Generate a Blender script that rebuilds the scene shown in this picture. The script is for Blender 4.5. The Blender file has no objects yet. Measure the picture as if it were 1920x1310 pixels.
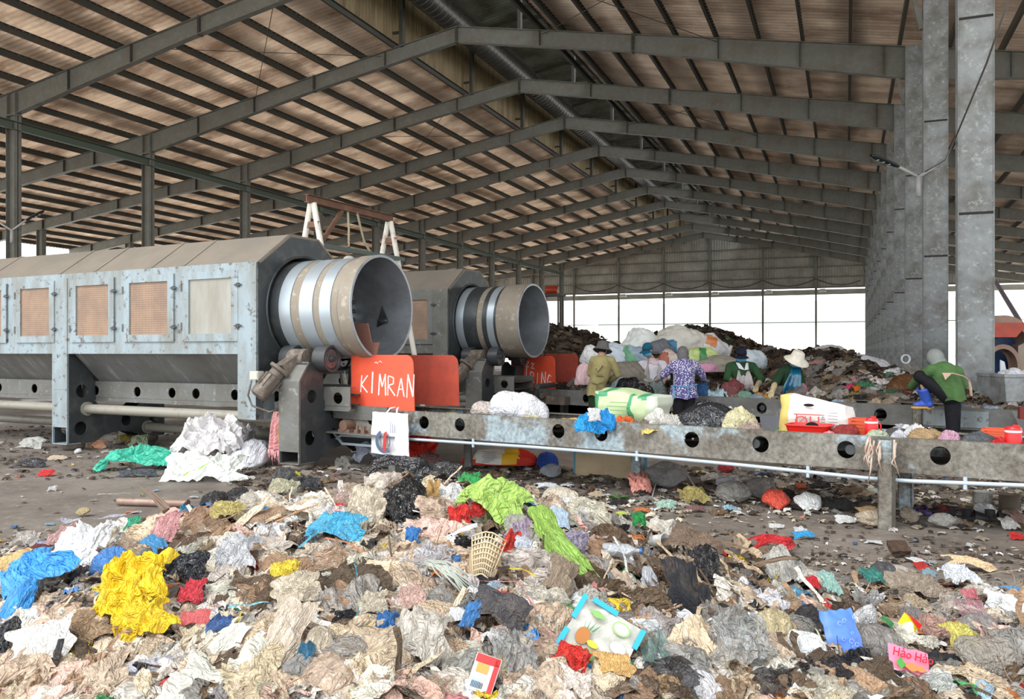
import bpy, bmesh, math, random
from mathutils import Vector, Matrix, noise
import numpy as np
sc = bpy.context.scene
COL = sc.collection
PI = math.pi
random.seed(7)
# ---------------------------------------------------------------- camera
FPX, YAW, HV, HC = 1547.5, -0.3849, 659.2, 1.5
cam_d = bpy.data.cameras.new('camera'); cam = bpy.data.objects.new('camera', cam_d); COL.objects.link(cam)
cam.location = (0, 0, HC); cam.rotation_euler = (PI/2, 0, -YAW)
cam_d.sensor_width = 36; cam_d.lens = FPX/1920*36; cam_d.shift_y = 4.2/1920
cam_d.clip_start = 0.05; cam_d.clip_end = 1500
sc.camera = cam
# ---------------------------------------------------------------- light: white overcast sky and a weak, very soft sun behind the camera
sc.view_settings.view_transform = 'Standard'; sc.view_settings.look = 'None'
sc.view_settings.exposure = 1.05; sc.view_settings.gamma = 1.0
try: sc.view_settings.use_curve_mapping = False
except Exception: pass
wd = bpy.data.worlds.new('overcast_sky'); sc.world = wd; wd.use_nodes = True
wn = wd.node_tree.nodes; wl = wd.node_tree.links
bg = wn['Background']; bg.inputs['Strength'].default_value = 1.35
tc = wn.new('ShaderNodeTexCoord'); sx = wn.new('ShaderNodeSeparateXYZ'); cr = wn.new('ShaderNodeValToRGB')
wl.new(tc.outputs['Generated'], sx.inputs[0]); wl.new(sx.outputs['Z'], cr.inputs[0]); wl.new(cr.outputs[0], bg.inputs['Color'])
cr.color_ramp.elements[0].position = 0.0; cr.color_ramp.elements[0].color = (1.0, 1.0, 1.0, 1)
cr.color_ramp.elements[1].position = 0.6; cr.color_ramp.elements[1].color = (0.84, 0.92, 1.0, 1)
sun_d = bpy.data.lights.new('sun', 'SUN'); sun_d.energy = 1.5; sun_d.angle = math.radians(35); sun_d.color = (1, 0.97, 0.92)
sun = bpy.data.objects.new('sun', sun_d); COL.objects.link(sun); sun.location = (-10, -20, 30)
sun.rotation_euler = (math.radians(38), 0, math.radians(-28))
# ---------------------------------------------------------------- photograph geometry: directions and planes
_c, _s = math.cos(YAW), math.sin(YAW)
Fv = (_s, _c); Rv = (_c, -_s)
def ray(u): k = (u-960)/FPX; return (Fv[0]+Rv[0]*k, Fv[1]+Rv[1]*k)
def at(u, v, d): e = ray(u); return Vector((e[0]*d, e[1]*d, HC+(HV-v)/FPX*d))
def gnd(u, v, z=0.0): return at(u, v, (HC-z)*FPX/(v-HV))
def xd(x, d, z=0.0): return Vector((Fv[0]*d+Rv[0]*x, Fv[1]*d+Rv[1]*x, z))      # x to the right of the view axis, d ahead
def to_xd(X, Y): return (X*Rv[0]+Y*Rv[1], X*Fv[0]+Y*Fv[1])
class Frame:
    def __init__(s, O, deg):
        a = math.radians(deg); s.deg = deg; s.O = (O[0], O[1]); s.ex = (math.cos(a), -math.sin(a)); s.ey = (math.sin(a), math.cos(a)); s.rz = -a
    def y(s, u, v, y=0.0):
        e = ray(u); n = s.ey; d = (s.O[0]*n[0]+s.O[1]*n[1]+y)/(e[0]*n[0]+e[1]*n[1])
        px, py = e[0]*d-s.O[0], e[1]*d-s.O[1]
        return (px*s.ex[0]+py*s.ex[1], px*s.ey[0]+py*s.ey[1], HC+(HV-v)/FPX*d)
    def w(s, x, y, z=0.0): return Vector((s.O[0]+s.ex[0]*x+s.ey[0]*y, s.O[1]+s.ex[1]*x+s.ey[1]*y, z))
# ---------------------------------------------------------------- materials
MATS = {}
def nn(nt, t, **k):
    n = nt.nodes.new(t)
    for a, b in k.items(): setattr(n, a, b)
    return n
def mat(name, base, rough=0.6, metal=0.0, spec=0.4, n1=None, n2=None, bump=0.0, bscale=30.0, extra=None, coord='Object', stretch=None):
    """base colour, with up to two layers of noise stains: (colour, scale, threshold, softness, amount)"""
    if name in MATS: return MATS[name]
    m = bpy.data.materials.new(name); m.use_nodes = True; nt = m.node_tree; b = nt.nodes['Principled BSDF']
    b.inputs['Roughness'].default_value = rough; b.inputs['Metallic'].default_value = metal
    b.inputs['Specular IOR Level'].default_value = spec
    t = nn(nt, 'ShaderNodeTexCoord'); src = t.outputs[coord]
    if stretch:
        mp = nn(nt, 'ShaderNodeMapping'); mp.inputs['Scale'].default_value = stretch; nt.links.new(src, mp.inputs[0]); src2 = mp.outputs[0]
    else: src2 = src
    rgb = nn(nt, 'ShaderNodeRGB'); rgb.outputs[0].default_value = (*base, 1); cur = rgb.outputs[0]
    for k, L in enumerate((n1, n2)):
        if not L: continue
        col, scl, th, sf, am = L
        nz = nn(nt, 'ShaderNodeTexNoise'); nz.inputs['Scale'].default_value = scl; nz.inputs['Detail'].default_value = 7; nz.inputs['Roughness'].default_value = 0.65
        nt.links.new(src2 if k == 0 else src, nz.inputs['Vector'])
        mr = nn(nt, 'ShaderNodeMapRange'); mr.inputs[1].default_value = th-sf; mr.inputs[2].default_value = th+sf; mr.inputs[4].default_value = am
        nt.links.new(nz.outputs['Fac'], mr.inputs[0])
        mx = nn(nt, 'ShaderNodeMix'); mx.data_type = 'RGBA'; nt.links.new(mr.outputs[0], mx.inputs[0]); nt.links.new(cur, mx.inputs[6]); mx.inputs[7].default_value = (*col, 1)
        cur = mx.outputs[2]
    nt.links.new(cur, b.inputs['Base Color'])
    if bump:
        nz = nn(nt, 'ShaderNodeTexNoise'); nz.inputs['Scale'].default_value = bscale; nz.inputs['Detail'].default_value = 5
        nt.links.new(src, nz.inputs['Vector'])
        bp = nn(nt, 'ShaderNodeBump'); bp.inputs['Strength'].default_value = bump; bp.inputs['Distance'].default_value = 0.02
        nt.links.new(nz.outputs['Fac'], bp.inputs['Height']); nt.links.new(bp.outputs[0], b.inputs['Normal'])
    if extra: extra(nt, b, cur, t)
    MATS[name] = m; return m
def litter_mat(name, rough, transl, alpha=1.0, dirt=0.35, bscale=9.0, attr=False, spec=0.4, crease=0.16):
    """crumpled film, cloth and paper: the colour is the piece's own (object colour or colour attribute), dirtied with brown stains"""
    m = bpy.data.materials.new(name); m.use_nodes = True; nt = m.node_tree; b = nt.nodes['Principled BSDF']; out = nt.nodes['Material Output']
    b.inputs['Roughness'].default_value = rough; b.inputs['Specular IOR Level'].default_value = spec
    if attr: a = nn(nt, 'ShaderNodeAttribute'); a.attribute_name = 'piece'; c0 = a.outputs['Color']
    else: a = nn(nt, 'ShaderNodeObjectInfo'); c0 = a.outputs['Color']
    t = nn(nt, 'ShaderNodeTexCoord'); nz = nn(nt, 'ShaderNodeTexNoise'); nz.inputs['Scale'].default_value = 3.0 if not attr else 6.0; nz.inputs['Detail'].default_value = 8; nz.inputs['Roughness'].default_value = 0.7
    nt.links.new(t.outputs['Object'], nz.inputs['Vector'])
    if not attr:
        ad = nn(nt, 'ShaderNodeVectorMath'); ad.operation = 'ADD'; cb = nn(nt, 'ShaderNodeMath'); cb.operation = 'MULTIPLY'; cb.inputs[1].default_value = 37
        nt.links.new(a.outputs['Random'], cb.inputs[0]); nt.links.new(t.outputs['Object'], ad.inputs[0]); nt.links.new(cb.outputs[0], ad.inputs[1]); nt.links.new(ad.outputs[0], nz.inputs['Vector'])
    mr = nn(nt, 'ShaderNodeMapRange'); mr.inputs[1].default_value = 0.48; mr.inputs[2].default_value = 0.72; mr.inputs[4].default_value = dirt
    nt.links.new(nz.outputs['Fac'], mr.inputs[0])
    mx = nn(nt, 'ShaderNodeMix'); mx.data_type = 'RGBA'; nt.links.new(mr.outputs[0], mx.inputs[0]); nt.links.new(c0, mx.inputs[6]); mx.inputs[7].default_value = (0.20, 0.145, 0.10, 1)
    cur = mx.outputs[2]; nt.links.new(cur, b.inputs['Base Color'])
    nb = nn(nt, 'ShaderNodeTexNoise'); nb.inputs['Scale'].default_value = bscale*0.5; nb.inputs['Detail'].default_value = 3; nb.inputs['Distortion'].default_value = 1.6
    mpg = nn(nt, 'ShaderNodeMapping'); mpg.inputs['Scale'].default_value = (1, 0.38, 1) if not attr else (1, 1, 1)
    nt.links.new(t.outputs['Object'], mpg.inputs[0]); nt.links.new(mpg.outputs[0], nb.inputs['Vector'])
    sb = nn(nt, 'ShaderNodeMath'); sb.operation = 'SUBTRACT'; sb.inputs[1].default_value = 0.5; ab = nn(nt, 'ShaderNodeMath'); ab.operation = 'ABSOLUTE'
    nt.links.new(nb.outputs['Fac'], sb.inputs[0]); nt.links.new(sb.outputs[0], ab.inputs[0])
    bp = nn(nt, 'ShaderNodeBump'); bp.inputs['Strength'].default_value = 0.85; bp.inputs['Distance'].default_value = crease; bp.invert = True
    nt.links.new(ab.outputs[0], bp.inputs['Height']); nt.links.new(bp.outputs[0], b.inputs['Normal'])
    sh = b.outputs[0]
    if transl:
        tr = nn(nt, 'ShaderNodeBsdfTranslucent'); nt.links.new(cur, tr.inputs[0]); ms = nn(nt, 'ShaderNodeMixShader'); ms.inputs[0].default_value = transl
        nt.links.new(sh, ms.inputs[1]); nt.links.new(tr.outputs[0], ms.inputs[2]); sh = ms.outputs[0]
    if alpha < 1:
        tp = nn(nt, 'ShaderNodeBsdfTransparent'); ms = nn(nt, 'ShaderNodeMixShader'); ms.inputs[0].default_value = alpha
        nt.links.new(tp.outputs[0], ms.inputs[1]); nt.links.new(sh, ms.inputs[2]); sh = ms.outputs[0]
    nt.links.new(sh, out.inputs[0])
    MATS[name] = m; return m
FILM = litter_mat('plastic_film', 0.36, 0.22, dirt=0.36, crease=0.12); CLEAR = litter_mat('clear_plastic_film', 0.2, 0.15, alpha=0.66, dirt=0.35, spec=0.8, crease=0.12)
CLOTH = litter_mat('cloth_and_paper', 0.85, 0.06, dirt=0.42, bscale=12, crease=0.10); CLEAN = litter_mat('clean_plastic', 0.42, 0.08, dirt=0.16, crease=0.09)
BITS = litter_mat('mixed_litter', 0.6, 0.08, dirt=0.5, attr=True, bscale=20)
GLOSS = litter_mat('glossy_black_film', 0.2, 0.05, dirt=0.1, crease=0.1, spec=0.8)
SOLID = litter_mat('hard_plastic', 0.35, 0.0, dirt=0.08, bscale=2, crease=0.01)
# ---------------------------------------------------------------- mesh helpers
class MB:
    def __init__(s): s.v = []; s.f = []; s.m = []; s.c = []
    def add(s, vs, fs, m=0, M=None, col=None):
        o = len(s.v)
        s.v.extend([tuple(M @ Vector(p)) for p in vs] if M is not None else [tuple(p) for p in vs])
        for f in fs: s.f.append(tuple(i+o for i in f)); s.m.append(m)
        if col is not None: s.c.extend([col]*len(vs))
        return s
    def box(s, c, d, m=0, M=None):
        x, y, z = c; a, b, h = d[0]/2, d[1]/2, d[2]/2
        vs = [(x-a, y-b, z-h), (x+a, y-b, z-h), (x+a, y+b, z-h), (x-a, y+b, z-h), (x-a, y-b, z+h), (x+a, y-b, z+h), (x+a, y+b, z+h), (x-a, y+b, z+h)]
        return s.add(vs, [(0, 3, 2, 1), (4, 5, 6, 7), (0, 1, 5, 4), (1, 2, 6, 5), (2, 3, 7, 6), (3, 0, 4, 7)], m, M)
    def b2(s, p, q, m=0, M=None):
        return s.box([(p[i]+q[i])/2 for i in range(3)], [abs(q[i]-p[i]) for i in range(3)], m, M)
    def bar(s, p, q, w, h, m=0, up=(0, 0, 1)):
        p, q = Vector(p), Vector(q); d = q-p; L = d.length; x = d.normalized(); u = Vector(up)
        if abs(x.dot(u)) > 0.99: u = Vector((1, 0, 0))
        y = u.cross(x).normalized(); z = x.cross(y)
        M = Matrix((( x.x, y.x, z.x, (p.x+q.x)/2), (x.y, y.y, z.y, (p.y+q.y)/2), (x.z, y.z, z.z, (p.z+q.z)/2), (0, 0, 0, 1)))
        return s.box((0, 0, 0), (L, w, h), m, M)
    def tube(s, pts, r, n=12, m=0, cap=True, M=None, col=None, flat=1.0):
        pts = [Vector(p) for p in pts]; R = r if isinstance(r, (list, tuple)) else [r]*len(pts)
        vs = []; fs = []; prev = None
        for i, p in enumerate(pts):
            t = (pts[min(i+1, len(pts)-1)]-pts[max(i-1, 0)]); t = t.normalized() if t.length > 1e-9 else Vector((0, 0, 1))
            if prev is None: u = Vector((0, 0, 1)) if abs(t.z) < 0.9 else Vector((1, 0, 0))
            else: u = prev
            a = t.cross(u).normalized() if t.cross(u).length > 1e-6 else Vector((1, 0, 0)); b = a.cross(t).normalized(); prev = b
            for k in range(n):
                th = 2*PI*k/n; vs.append(p+a*math.cos(th)*R[i]+b*math.sin(th)*R[i]*flat)
        for i in range(len(pts)-1):
            for k in range(n):
                fs.append((i*n+k, i*n+(k+1) % n, (i+1)*n+(k+1) % n, (i+1)*n+k))
        if cap: fs.append(tuple(range(n-1, -1, -1))); fs.append(tuple((len(pts)-1)*n+k for k in range(n)))
        return s.add(vs, fs, m, M, col)
    def lathe(s, prof, n=48, m=0, axis='z', M=None, closed=False, ang=2*PI):
        """prof: (along, radius) pairs"""
        vs = []; fs = []
        for h, r in prof:
            for k in range(n):
                a = 2*PI*k/n; x, y = r*math.cos(a), r*math.sin(a)
                vs.append((x, y, h) if axis == 'z' else (h, x, y))
        for i in range(len(prof)-1):
            for k in range(n): fs.append((i*n+k, i*n+(k+1) % n, (i+1)*n+(k+1) % n, (i+1)*n+k))
        return s.add(vs, fs, m, M)
    def prism(s, poly, y0, y1, plane='xz', m=0, M=None):
        n = len(poly)
        def P(a, b, t): return (a, t, b) if plane == 'xz' else ((t, a, b) if plane == 'yz' else (a, b, t))
        vs = [P(a, b, y0) for a, b in poly]+[P(a, b, y1) for a, b in poly]
        fs = [tuple(range(n)), tuple(range(2*n-1, n-1, -1))]+[(i, i+n, (i+1) % n+n, (i+1) % n) for i in range(n)]
        return s.add(vs, fs, m, M)
    def ell(s, c, r, m=0, n=16, k=10, M=None, rot=None, col=None):
        vs = []; fs = []
        Rm = rot.to_3x3() if rot is not None else None
        for i in range(k+1):
            ph = PI*i/k
            for j in range(n):
                th = 2*PI*j/n; p = Vector((r[0]*math.sin(ph)*math.cos(th), r[1]*math.sin(ph)*math.sin(th), r[2]*math.cos(ph)))
                if Rm is not None: p = Rm @ p
                vs.append((c[0]+p.x, c[1]+p.y, c[2]+p.z))
        for i in range(k):
            for j in range(n): fs.append((i*n+j, (i+1)*n+j, (i+1)*n+(j+1) % n, i*n+(j+1) % n))
        return s.add(vs, fs, m, M, col)
    def mesh(s, name, mats, smooth=False, weld=False):
        me = bpy.data.meshes.new(name); me.from_pydata(s.v, [], s.f)
        for q in (mats if isinstance(mats, (list, tuple)) else [mats]): me.materials.append(q)
        me.polygons.foreach_set('material_index', s.m)
        if s.c:
            at_ = me.color_attributes.new('piece', 'FLOAT_COLOR', 'POINT'); at_.data.foreach_set('color', [x for c in s.c for x in (*c, 1.0)])
        if smooth: me.polygons.foreach_set('use_smooth', [True]*len(me.polygons))
        bm = bmesh.new(); bm.from_mesh(me)
        if weld: bmesh.ops.remove_doubles(bm, verts=bm.verts, dist=0.0005)
        bmesh.ops.recalc_face_normals(bm, faces=bm.faces); bm.to_mesh(me); bm.free()
        me.update(); return me
    def build(s, name, mats, parent=None, loc=None, smooth=False, sharp=None, weld=False, rz=0):
        me = s.mesh(name, mats, smooth or sharp is not None, weld)
        if sharp is not None:
            try: me.set_sharp_from_angle(angle=math.radians(sharp))
            except Exception: pass
        o = bpy.data.objects.new(name, me); COL.objects.link(o)
        if parent is not None: o.parent = parent
        if loc is not None: o.location = loc
        if rz: o.rotation_euler.z = rz
        return o
    def centred(s, name, mats, **k):
        """top-level mesh with its origin at the middle of its base"""
        a = np.array(s.v); c = ((a[:, 0].min()+a[:, 0].max())/2, (a[:, 1].min()+a[:, 1].max())/2, a[:, 2].min())
        s.v = [(x-c[0], y-c[1], z-c[2]) for x, y, z in s.v]
        return s.build(name, mats, None, c, **k)
def tag(o, label, cat, group=None, kind=None):
    if label: o['label'] = label
    if cat: o['category'] = cat
    if group: o['group'] = group
    if kind: o['kind'] = kind
    return o
def thing(name, label, cat, loc=(0, 0, 0), rz=0.0, group=None):
    o = bpy.data.objects.new(name, None); COL.objects.link(o); o.location = loc; o.rotation_euler = (0, 0, rz); o.empty_display_size = 0.1
    return tag(o, label, cat, group)
def struct(o): o['kind'] = 'structure'; return o
def link_copy(src, loc, rot=(0, 0, 0), scale=(1, 1, 1), color=None, parent=None):
    o = src.copy(); COL.objects.link(o); o.location = loc; o.rotation_euler = rot; o.scale = scale
    if color: o.color = (*color, 1)
    if parent is not None: o.parent = parent
    return o
def curve_mesh(splines, t):
    """flat outline with holes, thickness t, in the xy plane, centred on z=0"""
    cu = bpy.data.curves.new('tmp', 'CURVE'); cu.dimensions = '2D'; cu.fill_mode = 'BOTH'; cu.extrude = t/2
    for pts in splines:
        sp = cu.splines.new('POLY'); sp.points.add(len(pts)-1); sp.use_cyclic_u = True
        for i, p in enumerate(pts): sp.points[i].co = (p[0], p[1], 0, 1)
    ob = bpy.data.objects.new('tmp', cu); COL.objects.link(ob); dg = bpy.context.evaluated_depsgraph_get(); dg.update()
    me = bpy.data.meshes.new_from_object(ob.evaluated_get(dg)); vs = [tuple(v.co) for v in me.vertices]; fs = [tuple(p.vertices) for p in me.polygons]
    bpy.data.objects.remove(ob); bpy.data.curves.remove(cu); bpy.data.meshes.remove(me)
    return vs, fs
def circ(x, y, rx, n=28, ry=None): return [(x+rx*math.cos(2*PI*k/n), y+(ry or rx)*math.sin(2*PI*k/n)) for k in range(n)]
XZ = Matrix(((1, 0, 0, 0), (0, 0, 1, 0), (0, 1, 0, 0), (0, 0, 0, 1)))       # flat shape upright, facing -y
YZ = Matrix(((0, 0, 1, 0), (1, 0, 0, 0), (0, 1, 0, 0), (0, 0, 0, 1)))
def text_mesh(body, size, t=0.002, shear=0.0):
    cu = bpy.data.curves.new('tmp', 'FONT'); cu.body = body; cu.size = size; cu.extrude = t/2; cu.align_x = 'CENTER'; cu.align_y = 'CENTER'; cu.shear = shear; cu.resolution_u = 4
    ob = bpy.data.objects.new('tmp', cu); COL.objects.link(ob); dg = bpy.context.evaluated_depsgraph_get(); dg.update()
    me = bpy.data.meshes.new_from_object(ob.evaluated_get(dg)); vs = [tuple(v.co) for v in me.vertices]; fs = [tuple(p.vertices) for p in me.polygons]
    bpy.data.objects.remove(ob); bpy.data.curves.remove(cu); bpy.data.meshes.remove(me)
    return vs, fs
def blob(name, parts, voxel, mats, parent=None, smooth_it=3, loc=None):
    """overlapping closed shapes fused into one continuous skin"""
    tmp = parts.build('tmp', mats); md = tmp.modifiers.new('r', 'REMESH'); md.mode = 'VOXEL'; md.voxel_size = voxel; md.use_smooth_shade = True
    if smooth_it: sm = tmp.modifiers.new('s', 'SMOOTH'); sm.iterations = smooth_it; sm.factor = 0.5
    dg = bpy.context.evaluated_depsgraph_get(); dg.update()
    me = bpy.data.meshes.new_from_object(tmp.evaluated_get(dg)); me.name = name
    if not me.materials:
        for q in (mats if isinstance(mats, (list, tuple)) else [mats]): me.materials.append(q)
    old = tmp.data; bpy.data.objects.remove(tmp); bpy.data.meshes.remove(old)
    me.polygons.foreach_set('use_smooth', [True]*len(me.polygons))
    o = bpy.data.objects.new(name, me); COL.objects.link(o)
    if parent is not None: o.parent = parent
    if loc is not None: o.location = loc
    return o
def N(x, y, z=0.0): return noise.noise(Vector((x, y, z)))
def fbm(x, y, z=0.0, o=4):
    s_, a, f = 0.0, 1.0, 1.0
    for _ in range(o): s_ += a*noise.noise(Vector((x*f, y*f, z+7.3*_))); a *= 0.5; f *= 2.1
    return s_
# ================================================================ THE HALL
Y0, DY = 20.23, 6.0
YF = [Y0+DY*n for n in range(-1, 11)]                    # steel frames
XM, XL, XR = -12.71, -27.02, 1.56; XOL, XOR = -46.0, 17.5; XOC = -40.9
YG = 84.6; YFR = 3.0
def zt(X):
    if X >= XM: return 12.93-0.188*(X-XM)
    if X >= XL: return 12.93-0.166*(XM-X)
    return 12.93-0.166*(XM-XL)-0.135*(XL-X)
def dep(X):
    if X >= XM: k = (X-XM-6.2)/(XR-XM-6.2)
    elif X >= XL: k = (XM-6.2-X)/(XM-6.2-XL)
    else: k = max(0, 1-(XL-X)/5.0)*1.0; return 0.52+0.26*k
    if X > XR+0.5: return 0.85-0.3*min(1, (X-XR)/6)
    return 0.54+max(0, min(1, k))*(0.36 if X > XM else 0.26)
STEEL = mat('grey_green_frame_steel', (0.19, 0.198, 0.182), 0.55, 0.2, 0.4, ((0.15, 0.125, 0.095), 1.6, 0.52, 0.16, 0.8), ((0.31, 0.315, 0.29), 6, 0.6, 0.1, 0.3), bump=0.1)
DARKSTEEL = mat('dark_purlin_steel', (0.075, 0.078, 0.07), 0.6, 0.2, 0.3, ((0.12, 0.085, 0.06), 1.3, 0.55, 0.15, 0.6))
COLM = mat('weathered_grey_column_coat', (0.30, 0.325, 0.335), 0.7, 0.0, 0.3, ((0.145, 0.14, 0.125), 2.3, 0.5, 0.13, 0.85), ((0.46, 0.49, 0.50), 11, 0.61, 0.05, 0.6), bump=0.2, bscale=40)
def roofx(nt, b, cur, t):
    # lap lines and rows of grime across the sheets, from sheet to sheet
    w = nn(nt, 'ShaderNodeTexWave'); w.wave_type = 'BANDS'; w.bands_direction = 'X'; w.inputs['Scale'].default_value = 0.115; w.inputs['Distortion'].default_value = 3.0; w.inputs['Detail'].default_value = 4; w.inputs['Detail Scale'].default_value = 0.8
    nt.links.new(t.outputs['Object'], w.inputs['Vector'])
    r = nn(nt, 'ShaderNodeMapRange'); r.inputs[1].default_value = 0.0; r.inputs[2].default_value = 0.35; r.inputs[3].default_value = 0.6; r.inputs[4].default_value = 0.0
    nt.links.new(w.outputs['Fac'], r.inputs[0])
    mx = nn(nt, 'ShaderNodeMix'); mx.data_type = 'RGBA'; nt.links.new(r.outputs[0], mx.inputs[0]); nt.links.new(cur, mx.inputs[6]); mx.inputs[7].default_value = (0.22, 0.155, 0.11, 1)
    nt.links.new(mx.outputs[2], b.inputs['Base Color'])
ROOF = mat('rust_stained_roof_sheet', (0.88, 0.755, 0.63), 0.55, 0.0, 0.4, ((0.42, 0.30, 0.215), 0.55, 0.53, 0.13, 0.9), ((0.93, 0.84, 0.73), 2.2, 0.58, 0.1, 0.5), extra=roofx, stretch=(0.6, 1.6, 1))
def brightened_sheet(m, k, name):
    # translucency added to brighten the roof underside, strength k per slope
    q = m.copy(); q.name = name; nt = q.node_tree; b = nt.nodes['Principled BSDF']; out = nt.nodes['Material Output']; tr = nn(nt, 'ShaderNodeBsdfTranslucent')
    nt.links.new(b.inputs['Base Color'].links[0].from_socket, tr.inputs[0]); ms = nn(nt, 'ShaderNodeMixShader'); ms.inputs[0].default_value = k
    nt.links.new(b.outputs[0], ms.inputs[1]); nt.links.new(tr.outputs[0], ms.inputs[2]); nt.links.new(ms.outputs[0], out.inputs[0]); return q
ROOF_L = brightened_sheet(ROOF, 0.36, 'rust_stained_roof_sheet_left_brighter'); ROOF_R = brightened_sheet(ROOF, 0.13, 'rust_stained_roof_sheet_right_dimmer')  # same sheet twice, the left slope brightened more than the right
GABLE = mat('grey_gable_sheet', (0.46, 0.45, 0.40), 0.6, 0.0, 0.4, ((0.2, 0.19, 0.16), 0.7, 0.5, 0.15, 0.7))
CLAD = mat('yellowed_vent_cladding', (0.30, 0.235, 0.13), 0.6, 0, 0.3, ((0.13, 0.09, 0.05), 1.2, 0.5, 0.15, 0.8), stretch=(1, 3, 0.4))
MONI = mat('green_grey_vent_sheet', (0.42, 0.48, 0.42), 0.45, 0.3, 0.5, ((0.08, 0.085, 0.07), 0.9, 0.5, 0.15, 0.8))
DUCT = mat('silver_duct', (0.10, 0.10, 0.095), 0.38, 0.7, 0.5, ((0.12, 0.11, 0.1), 3, 0.5, 0.2, 0.7))
# corrugated roof sheets
def corr(name, xs, y0, y1, off=0.26, p=0.23, a=0.03, th=0.006, m=ROOF, zf=zt):
    n = int((y1-y0)/p)*4; mb = MB(); vs = []; fs = []; k = len(xs)
    for j in range(n+1):
        y = y0+(y1-y0)*j/n; dz = a*(0, 1, 0, -1)[j % 4]
        for x in xs: vs.append((x, y, zf(x)+off+dz))
    for j in range(n):
        for i in range(k-1): fs.append((j*k+i, j*k+i+1, (j+1)*k+i+1, (j+1)*k+i))
    mb.add(vs, fs); o = mb.build(name, m, smooth=True)
    s = o.modifiers.new('thickness', 'SOLIDIFY'); s.thickness = th
    return struct(o)
corr('ceiling', [-15.3, -21, XL, -34, XOL-0.8], YFR, YG, m=ROOF_L)
corr('ceiling_right', [-9.4, -4, XR, 8, XOR], YFR, YG, m=ROOF_R)
# raised ridge vent
mb = MB(); n = int((YG-YFR)/0.2)*2
vs = []; fs = []
for j in range(n+1):
    y = YFR+(YG-YFR)*j/n; dx = 0.02*(1 if j % 2 else -1)
    vs += [(-15.32+dx, y, zt(-15.3)+0.2), (-15.32+dx, y, 14.95)]
for j in range(n): fs.append((2*j, 2*j+1, 2*j+3, 2*j+2))
mb.add(vs, fs); o = mb.build('wall_vent_left', CLAD); s_ = o.modifiers.new('t', 'SOLIDIFY'); s_.thickness = 0.006; struct(o)
zm = lambda X: 15.75-0.19*abs(X-XM)
corr('ceiling_vent', [-16.0, XM, -8.6], YFR, YG, off=0.0, m=MONI, zf=zm)
mb = MB(); mb.b2((-9.35, YFR, zt(-9.35)+0.2), (-9.3, YG, zt(-9.35)+0.55)); mb.b2((-9.35, YFR, 14.6), (-9.3, YG, 14.95)); struct(mb.build('wall_vent_right', DARKSTEEL))
# duct under the ridge vent
mb = MB(); pr = []
k = int((74-YFR)/0.35)
for i in range(k): y = YFR+0.35*i; pr += [(y, 0.44), (y+0.02, 0.465), (y+0.05, 0.465), (y+0.07, 0.44)]
mb.lathe(pr, 24, 0, 'x', M=Matrix.Translation((-13.75, 0, 14.0)) @ Matrix.Rotation(PI/2, 4, 'Z'))
tag(mb.build('ventilation_duct', DUCT, sharp=35), 'long round ribbed silver duct running under the raised ridge vent', 'duct')
mb = MB()
# gable wall
xs_m = [-45.7, -43.5, -40.9, -36.5, -31.8, -27.0, -22.1, -17.35, -12.7, -7.6, -2.7, 1.8, 6.6, 11.4, 16.4]
mb = MB(); n = int((XOR-XOL)/0.25)*2; vs = []; fs = []
for j in range(n+1):
    x = XOL+(XOR-XOL)*j/n; dy = 0.02*(1 if j % 2 else -1)
    vs += [(x, YG+dy, 7.75), (x, YG+dy, zt(x)+0.25)]
for j in range(n): fs.append((2*j, 2*j+1, 2*j+3, 2*j+2))
mb.add(vs, fs); o = mb.build('wall_gable', GABLE); s_ = o.modifiers.new('t', 'SOLIDIFY'); s_.thickness = 0.01; struct(o)
mb = MB(); mb.prism([(-16.0, zt(-16.0)+0.2), (XM, zt(XM)+0.2), (-8.6, zt(-8.6)+0.2), (-8.6, zm(-8.6)), (XM, zm(XM)), (-16.0, zm(-16))], YG-0.03, YG+0.03, 'xz'); struct(mb.build('wall_vent_end', GABLE))
def lintel(nm, z0, z1, y, m, th=0.12):
    mb = MB(); mb.b2((XOL, y-th/2, z0), (XOR, y+th/2, z1)); struct(mb.build(nm, m))
lintel('trim_1', 7.58, 7.75, YG-0.25, STEEL); lintel('trim_2', 7.0, 7.5, YG+0.3, mat('pale_header_sheet', (0.42, 0.41, 0.36), 0.6, 0, 0.3, ((0.25, 0.24, 0.2), 0.8, 0.5, 0.1, 0.6)))
for i, z in enumerate((8.6, 9.6, 10.6, 11.6)): 
    xa = max(XOL, XM-(12.93-z)/0.16); xb = min(XOR, XM+(12.93-z)/0.188); mb = MB(); mb.b2((xa, YG-0.2, z), (xb, YG-0.05, z+0.1)); struct(mb.build('trim_%d' % (3+i), STEEL))
for i, x in enumerate(xs_m):
    mb = MB(); mb.b2((x-0.11, YG-0.38, 7.0), (x+0.11, YG-0.1, zt(x)+0.1)); mb.b2((x-0.09, YG-0.3, 0), (x+0.09, YG-0.18, 7.0))
    struct(mb.build('trim_%d' % (20+i), STEEL))
mb = MB(); mb.b2((XOL, YG-0.27, 4.3), (XOR, YG-0.2, 4.37)); struct(mb.build('trim_40', STEEL))
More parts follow.
